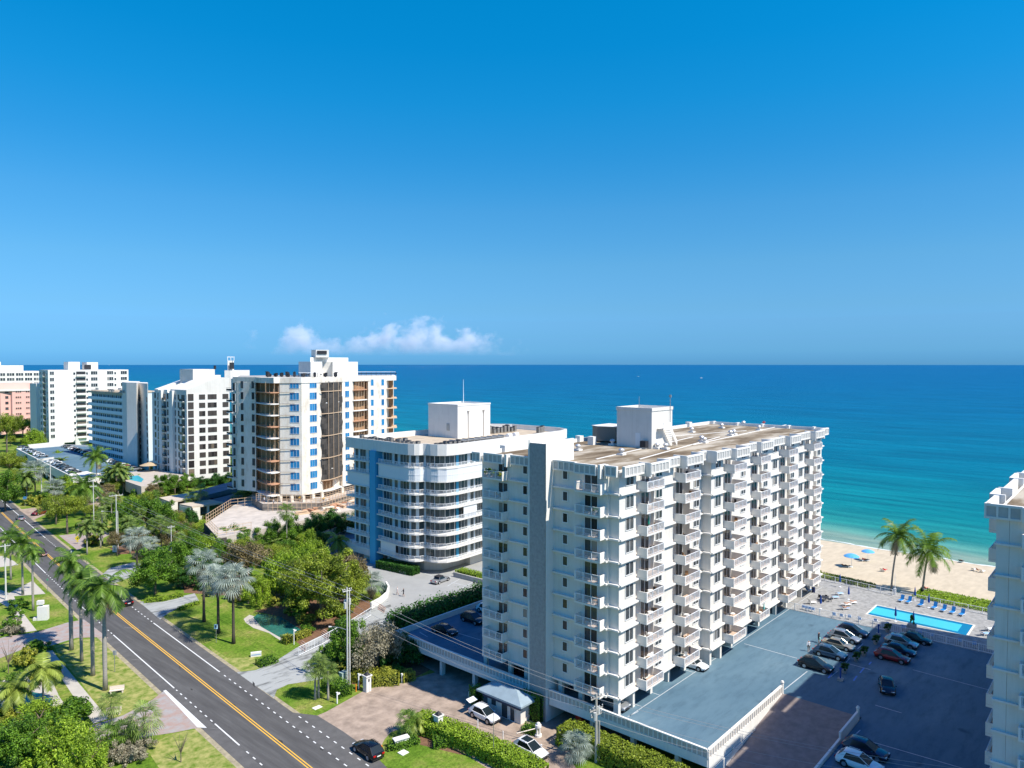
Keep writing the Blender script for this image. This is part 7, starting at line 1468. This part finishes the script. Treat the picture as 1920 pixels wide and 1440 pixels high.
def lounger_me(fab, up=1.0):
    k = ('lg', fab.name, up)
    if k in CACHE: return CACHE[k]
    f = MB()
    for y in (-.33, .33): f.box(-.95, .55, y - .025, y + .025, .28, .33)
    for x in (-.85, .45):
        for y in (-.33, .33): f.box(x - .025, x + .025, y - .025, y + .025, 0, .28)
    f.box(-.95, -.9, -.33, .33, .28, .33)
    s = MB(); s.box(-.9, .2, -.31, .31, .34, .37); c = MB(); a = R(62)*up + .05; x1 = .2 + .85*math.cos(a); z1 = .36 + .85*math.sin(a)
    c.face([(.2, -.31, .35), (.2, .31, .35), (x1, .31, z1), (x1, -.31, z1)]); c.face([(.23, -.31, .35), (x1 + .03, -.31, z1), (x1 + .03, .31, z1), (.23, .31, .35)])
    CACHE[k] = (f.mesh('frame', [WF]), s.mesh('seat', [fab]), c.mesh('backrest', [fab])); return CACHE[k]
def lounger(p, rz, fab, label, up=1.0, group=None):
    o = thing('sun_lounger', label, 'sun lounger', p, rz, group)
    for n_, m_ in zip(('frame', 'seat', 'backrest'), lounger_me(fab, up)): link(n_, m_, o)
    return o
for i, (u, v) in enumerate(((1697, 1131), (1711, 1134), (1733.5, 1140), (1759.6, 1145), (1777, 1150), (1794, 1154), (1812, 1158))):
    lounger(G(u, v, DZ) , math.radians(-10), BLUEF, ('first', 'second', 'third', 'fourth', 'fifth', 'sixth', 'last')[i] + ' raised blue lounger in the row between pool and beach fence, from the left', 1.0, 'blue loungers between pool and beach fence')
for u, v, fab, up, lab in ((1569, 1126, LBL, .35, 'pale blue lounger nearest the dark table'), (1578, 1119, LBL, .35, 'pale blue lounger behind the one by the dark table'), (1603, 1136, WF, .2, 'lounger under a sunbather beside the closed parasol'), (1592, 1140, WF, .2, 'middle occupied lounger on the terrace'), (1589, 1147, LBL, .3, 'pale blue lounger with a sunbather nearest the pool corner'), (1526, 1136, WF, .8, 'white lounger by the terrace corner'), (1863, 1187, WF, .4, 'white lounger at the right end of the pool'), (1855, 1196, LBL, .4, 'blue lounger in the shade at the right end of the pool'), (1520, 1113, BLUEF, .9, 'blue lounger under the end of the tall block')):
    lounger(G(u, v, DZ), 2.6, fab, lab, up)
for u, v, lab in ((1604, 1135, 'sunbather in a swimsuit lying beside the closed parasol'), (1593, 1139, 'sunbather lying on the middle terrace lounger'), (1590, 1147, 'sunbather on the pale blue lounger nearest the pool corner')): person(G(u, v, DZ), lie(), [(.2, .55, 'z', (.42, .24, .16))], lab, 2.6 + math.pi, .95)
def chair_me():
    if 'chr' not in CACHE:
        f = MB()
        for x in (-.25, .25):
            for y in (-.25, .25): f.box(x - .02, x + .02, y - .02, y + .02, 0, .45)
        for y in (-.27, .27): f.box(-.25, .27, y - .03, y + .03, .6, .64); f.box(-.25, -.21, y - .02, y + .02, .45, .6)
        s = MB(); s.box(-.27, .27, -.25, .25, .43, .47); c = MB(); c.box(.22, .28, -.25, .25, .47, .95); CACHE['chr'] = (f.mesh('frame', [WF]), s.mesh('seat', [LBL]), c.mesh('backrest', [LBL]))
    return CACHE['chr']
def chair(p, rz, label, group=None):
    o = thing('chair', label, 'chair', p, rz, group)
    for n_, m_ in zip(('frame', 'seat', 'backrest'), chair_me()): link(n_, m_, o)
for i, (u, v) in enumerate(((1570, 1162), (1583.5, 1164), (1599, 1166), (1618, 1170))): chair(G(u, v, DZ), 3.3, ('leftmost', 'second', 'third', 'rightmost')[i] + ' of four sunlit blue and white chairs along the car deck fence', 'sunlit chairs along the deck fence')
for i, (u, v) in enumerate(((1648, 1174), (1671, 1180), (1701, 1186), (1733, 1195), (1755, 1202), (1809, 1212), (1836, 1218))): chair(G(u, v, DZ), 3.3, 'shaded blue chair behind the car deck fence', 'shaded chairs along the deck fence')
for i, (u, v) in enumerate(((1512, 1147), (1518, 1148.5), (1524, 1150), (1530, 1151.5))): chair(G(u, v, DZ), 3.3, 'white and blue chair pushed together by the terrace corner', 'chairs pushed together at the terrace corner')
def parasol(p, label, closed=True, m=None, s=1.0):
    o = thing('parasol', label, 'parasol', p); o.scale = (s,)*3; b = MB(); b.cyl((0, 0, 0), (0, 0, 2.5), .03, n=6); b.cyl((0, 0, 0), (0, 0, .08), .25, n=10); link('pole', b.mesh('pole', METAL), o); b = MB()
    if closed: b.lathe([(.05, .95), (.2, 1.1), (.16, 1.6), (.1, 2.2), (.02, 2.65)], 10)
    else: b.lathe([(1.35, 1.95), (1.3, 2.03), (.9, 2.28), (.4, 2.45), (.03, 2.52)], 12)
    link('canopy', b.mesh('canopy', [m]), o)
NAVY = mat('canopy_navy', (.01, .06, .28), .8); SKYB = mat('canopy_skyblue', (.10, .38, .75), .8)
for u, v, lab in ((1722, 1130, 'closed blue parasol between the first loungers by the beach fence'), (1748.5, 1144, 'closed blue parasol behind the third and fourth blue loungers'), (1686, 1170, 'closed blue parasol at the near edge of the pool'), (1720, 1179, 'closed blue parasol near the big square planter'), (1596.7, 1128, 'closed blue parasol among the sunbathers'), (1580, 1104, 'dark closed parasol near the back terrace fence'), (1544, 1146, 'dark closed parasol behind the fence corner')): parasol(G(u, v, DZ), lab, True, NAVY)
o = thing('planter', 'big square planter with a cactus-like plant at the near pool edge', 'planter', G(1717, 1187, DZ)); b = MB(); b.box(-.6, .6, -.6, .6, 0, 1.1); link('box', b.mesh('box', CONC), o); link('foliage', tree_kind('bush')[0][0], o, (0, 0, 1.1), 0, (.25, .25, .9))
o = thing('table', 'dark square dining table on the terrace', 'table', G(1551, 1130, DZ)); b = MB(); b.box(-.8, .8, -.6, .6, .7, .75); link('tabletop', b.mesh('tabletop', DARK), o)
for x in (-.7, .7):
    for y in (-.5, .5): b = MB(); b.box(x - .03, x + .03, y - .03, y + .03, 0, .7); link('leg', b.mesh('leg', DARK), o)
for k, (dx, dy) in enumerate(((-1.1, 0), (1.1, 0), (0, -1), (0, 1))): b = MB(); b.box(-.22, .22, -.22, .22, .42, .46); b.box(-.22, .22, .18, .22, .46, .9); [b.box(x - .02, x + .02, y - .02, y + .02, 0, .42) for x in (-.2, .2) for y in (-.2, .2)]; q = G(1551, 1130, DZ) + Vector((dx, dy, 0)); tag(link('chair', b.mesh('chair', DARK), None, q, k*1.57), 'dark chair at the dark terrace table', 'chair', 'dark chairs at the terrace table')
b = MB(); b.lathe([(.3, 0), (.33, .9), (.28, 1.0)], 12); solo('litter_bin', b, mat('navy_bin', (.01, .02, .08), .5), 'dark blue litter bin at the end of the tall block', 'litter bin').location = G(1530, 1114, DZ)
for u, v, lab in ((1583, 1283, 'low lamp stand with pale base at the shadow edge'), (1654, 1196, 'low lamp stand near the pool fence')): b = MB(); b.box(-.35, .35, -.35, .35, 0, .35, 1); b.cyl((0, 0, .35), (0, 0, 1.6), .1, n=8); b.cyl((0, 0, 1.6), (0, 0, 1.8), .18, n=8); solo('lamp_stand', b, [NAVY, CONC], lab, 'lamp stand').location = G(u, v, DZ)
b = MB(); b.cyl((0, 0, 0), (0, 0, 4), .04, n=6); b.box(-.25, .05, -.2, .2, 0, 1.2); solo('beach_shower', b, METAL, 'slim white shower pole at the beach gate', 'shower').location = G(1684, 1118, DZ)
# ---------------------------------------------------------------- beach life
def bz(u, v):
    z = 1.0
    for _ in range(6): z = gz(G(u, v, z).x)
    return G(u, v, z)
parasol(bz(1601, 1066), 'open sky blue beach parasol, nearer and left of the two', False, SKYB, 1.25); parasol(bz(1632, 1054), 'open sky blue beach parasol, farther one close to the water', False, SKYB, 1.1)
for u, v, fab, lab in ((1587, 1066, mat('dark_canvas', (.06, .06, .07), .9), 'dark beach chair under the nearer sky blue parasol'), (1595, 1067, MATS['dark_canvas'], 'second dark beach chair under the nearer sky blue parasol'), (1621, 1055, WF, 'pale lounger beside the farther sky blue parasol'), (1630, 1055, MATS['dark_canvas'], 'dark lounger beside the farther sky blue parasol'), (1660, 1074, WF, 'white lounger of the red-clad sunbather on open sand'), (1740, 1110, MATS['dark_canvas'], 'low lounger between the coconut palm trunks'), (1808, 1057, MATS['dark_canvas'], 'dark beach chair close to the water at right'), (1832, 1073, WF, 'white-framed lounger on the sand at right'), (1848, 1076, WF, 'second lounger on the sand at right'), (1757, 1056, MATS['dark_canvas'], 'dark lounger behind the palm crown near the water')):
    lounger(bz(u, v), 2.9, fab, lab, .5)
for u, v, c, lab in ((1587, 1067, (.02, .02, .03), 'person seated in the dark chair under the nearer beach parasol'), (1625, 1055, (.3, .05, .04), 'person seated beside the farther beach parasol'), (1664, 1075, (.6, .05, .05), 'sunbather in red on the white lounger'), (1742, 1110, (.6, .25, .2), 'sunbather lying between the palm trunks'), (1810, 1058, (.03, .03, .04), 'person in dark clothes sitting near the water'), (1840, 1075, (.42, .24, .16), 'sunbather lying on the sand at right')): person(bz(u, v), lie(1), [(.3, .85, 'z', c)], lab, 2.9 + math.pi)
# balcony furniture and plants
rng = random.Random(4); kk = 0
fm_ = MB()
for x in (-.2, .2):
    for y in (-.2, .2): fm_.box(x - .02, x + .02, y - .02, y + .02, 0, .44)
fm_.box(-.23, .23, -.23, .23, .44, .48); fm_.box(-.23, .23, .2, .24, .48, .92); fch = [fm_.mesh('chair', [m_]) for m_ in (WF, DARK, mat('rattan', (.35, .2, .1), .8))]
tb = MB(); tb.cyl((0, 0, 0), (0, 0, .68), .04, n=6); tb.cyl((0, 0, .68), (0, 0, .72), .4, n=12); tb.cyl((0, 0, 0), (0, 0, .03), .25, n=10); tbm = tb.mesh('table', [WF])
for k in range(NF):
    z = F0 + k*FH + .005
    for i, (x, y, wd, dp) in enumerate(SB[:5]):
        if rng.random() < .75:
            for j in range(2): q = (x + rng.uniform(.5, wd - .6), y - rng.uniform(.35, dp - .35), z); tag(link('chair', rng.choice(fch), None, q, rng.uniform(0, 6)), 'small chair on a sunny balcony of the tall block', 'chair', 'chairs on the sunny balconies')
            if rng.random() < .5: q = (x + wd*.5, y - dp*.5, z); tag(link('table', tbm, None, q), 'small round table on a sunny balcony of the tall block', 'table', 'tables on the sunny balconies')
    for y in (52.6, 69):
        if rng.random() < .6: q = (W0 - .7, y + rng.uniform(-.9, .9), z); tag(link('chair', rng.choice(fch), None, q, rng.uniform(0, 6)), 'small chair on a shaded balcony of the tall block', 'chair', 'chairs on the shaded balconies')
for q, kd, s, lab in (((W0 - .75, 70.1, F0 + 9*FH + .01), 'bush', .5, 'leafy potted plant on the top left balcony'), ((W0 - .9, 67.7, F0 + 9*FH + .01), 'ybush', .42, 'yellow-green potted plant at the corner of the top left balcony'), ((W0 - .8, 51.6, F0 + 8*FH + .01), 'bush', .32, 'small potted plant on a shaded balcony near the corner')):
    o = thing('potted_plant', lab, 'potted plant', q); m = MB(); m.lathe([(.18, 0), (.26, .4)], 10); link('pot', m.mesh('pot', [CONC]), o); link('foliage', tree_kind(kd)[0][0], o, (0, 0, .35), 0, s)
parasol((81.9, 48.6, F0 + 7*FH + .01), 'folded green parasol on the third balcony from the top', True, mat('canopy_green', (.01, .25, .18), .8), .75)
parasol((117.0, 47.4, F0 + .01), 'turquoise folded parasol on a low balcony', True, mat('canopy_turq', (.15, .5, .5), .8), .75); parasol((G(17, 1300)[0], G(17, 1300)[1], 0), 'blue parasol half hidden in the garden foliage at the left', False, NAVY, .7)
# boats
for u, v, s, lab in ((1315, 709, 9, 'tiny white boat far out on the sea right of centre'), (205, 684.6, 60, 'far white boat on the horizon at the left'), (1197, 706, 6, 'tiny boat wake far out near the centre'), (793, 690, 12, 'tiny pale boat near the horizon')):
    p = G(u, v, -1.1); d = depth(p); o = thing('boat', lab, 'boat', p, YR); L2 = s; b = MB(); b.prism([(-L2/2, -L2*.12), (L2*.3, -L2*.14), (L2/2, 0), (L2*.3, L2*.14), (-L2/2, L2*.12)], -.3, L2*.12); link('hull', b.mesh('hull', [WHITE2]), o); b = MB(); b.box(-L2*.25, L2*.12, -L2*.09, L2*.09, L2*.12, L2*.24); link('cabin', b.mesh('cabin', [WHITE2]), o)
# workers
for i, (u, v) in enumerate(((493, 944), (560, 942), (511, 948), (605, 944))): person(G(u, v, 8.0), stand(.05 + .03*i), cl_((.05, .07, .15), (.75, .45, .05) if i % 2 else (.7, .7, .7)), ('worker at the left foot of the renovated tower', 'worker in orange below the filmed windows', 'worker in a light top by the scaffold', 'worker in orange near the dark net shaft')[i], i*1.3)
# ---------------------------------------------------------------- low cumulus bank far out over the sea
CD = 24000.0
def cloud(name, u0, u1, vt_list, base_v, depth_m, label, dens=.0018, seed=0.0):
    c = GD((u0 + u1)/2, CD); w_ = (u1 - u0)/FPX*CD; zb = HC + (VH - base_v)/FPX*CD
    zt = HC + (VH - min(v for _, v in vt_list))/FPX*CD + 250; H_ = zt - zb
    b = MB(); b.box(-w_/2, w_/2, -depth_m/2, depth_m/2, 0, H_)
    m = bpy.data.materials.new(name); m.use_nodes = True; nt = m.node_tree; nt.nodes.remove(nt.nodes['Principled BSDF'])
    pv = nt.nodes.new('ShaderNodeVolumePrincipled'); pv.inputs['Color'].default_value = (1, 1, 1, 1); pv.inputs['Anisotropy'].default_value = .0
    L(nt, pv.outputs[0], nt.nodes['Material Output'].inputs['Volume'])
    tc = nt.nodes.new('ShaderNodeTexCoord'); sp = nt.nodes.new('ShaderNodeSeparateXYZ'); L(nt, tc.outputs['Object'], sp.inputs[0])
    mr = nt.nodes.new('ShaderNodeMapRange'); mr.inputs[1].default_value = -w_/2; mr.inputs[2].default_value = w_/2; L(nt, sp.outputs['X'], mr.inputs[0])
    st = [((u - u0)/(u1 - u0), (((VH - v)/FPX*CD + HC - zb)/H_,)*3) for u, v in vt_list]
    rp = ramp(nt, mr.outputs[0], st)
    def M(op, a, b_=None, c_=None):
        n = nt.nodes.new('ShaderNodeMath'); n.operation = op
        for k, x in enumerate((a, b_, c_)):
            if x is None: continue
            if isinstance(x, (int, float)): n.inputs[k].default_value = x
            else: L(nt, x, n.inputs[k])
        return n.outputs[0]
    def nz_(scale, det, off):
        mp = nt.nodes.new('ShaderNodeMapping'); mp.inputs['Scale'].default_value = (scale, scale, scale*1.25); mp.inputs['Location'].default_value = (off, off*.7, 0)
        L(nt, tc.outputs['Object'], mp.inputs[0]); n = nt.nodes.new('ShaderNodeTexNoise'); n.inputs['Scale'].default_value = 1; n.inputs['Detail'].default_value = det; n.inputs['Roughness'].default_value = .62; L(nt, mp.outputs[0], n.inputs['Vector']); return n.outputs['Fac']
    env = M('DIVIDE', M('SUBTRACT', M('MULTIPLY', rp.outputs[0], H_), sp.outputs['Z']), 420.0)      # >0 inside the outline
    yy = M('DIVIDE', M('ABSOLUTE', sp.outputs['Y']), depth_m/2); bot = M('MINIMUM', M('POWER', M('DIVIDE', sp.outputs['Z'], 620.0), 1.3), 1.0)
    f = M('ADD', M('MULTIPLY', M('SUBTRACT', nz_(1/620., 8, seed), .5), 7.0), M('SUBTRACT', M('MINIMUM', env, .9), M('MULTIPLY', M('POWER', yy, 3), 1.2)))
    f = M('SUBTRACT', f, .12); f = M('MULTIPLY', M('MINIMUM', M('MAXIMUM', f, 0.0), 1.0), bot)
    L(nt, M('MULTIPLY', f, dens), pv.inputs['Density'])
    o = solo(name, b, m, label, 'cloud', at=(0, 0, 0)); o.location = (c.x, c.y, zb); o.rotation_euler = (0, 0, math.atan2(-CF, SF)); return o
cloud('cloud', 515, 1000, [(515, 668), (535, 626), (556, 612), (585, 624), (605, 630), (640, 640), (690, 628), (722, 610), (752, 612), (775, 604), (800, 601), (818, 606), (840, 622), (872, 622), (884, 616), (905, 632), (935, 646), (975, 656), (1000, 672)], 668, 1700, 'long low bank of white cumulus over the horizon')
cloud('cloud', 446, 512, [(446, 668), (460, 636), (478, 632), (495, 645), (512, 660)], 656, 900, 'small white cloud puff at the left end of the bank', seed=5.0, dens=.0012)
sc.cycles.volume_bounces = 4; sc.cycles.volume_step_rate = .12; sc.cycles.volume_preview_step_rate = .12; sc.cycles.volume_max_steps = 256
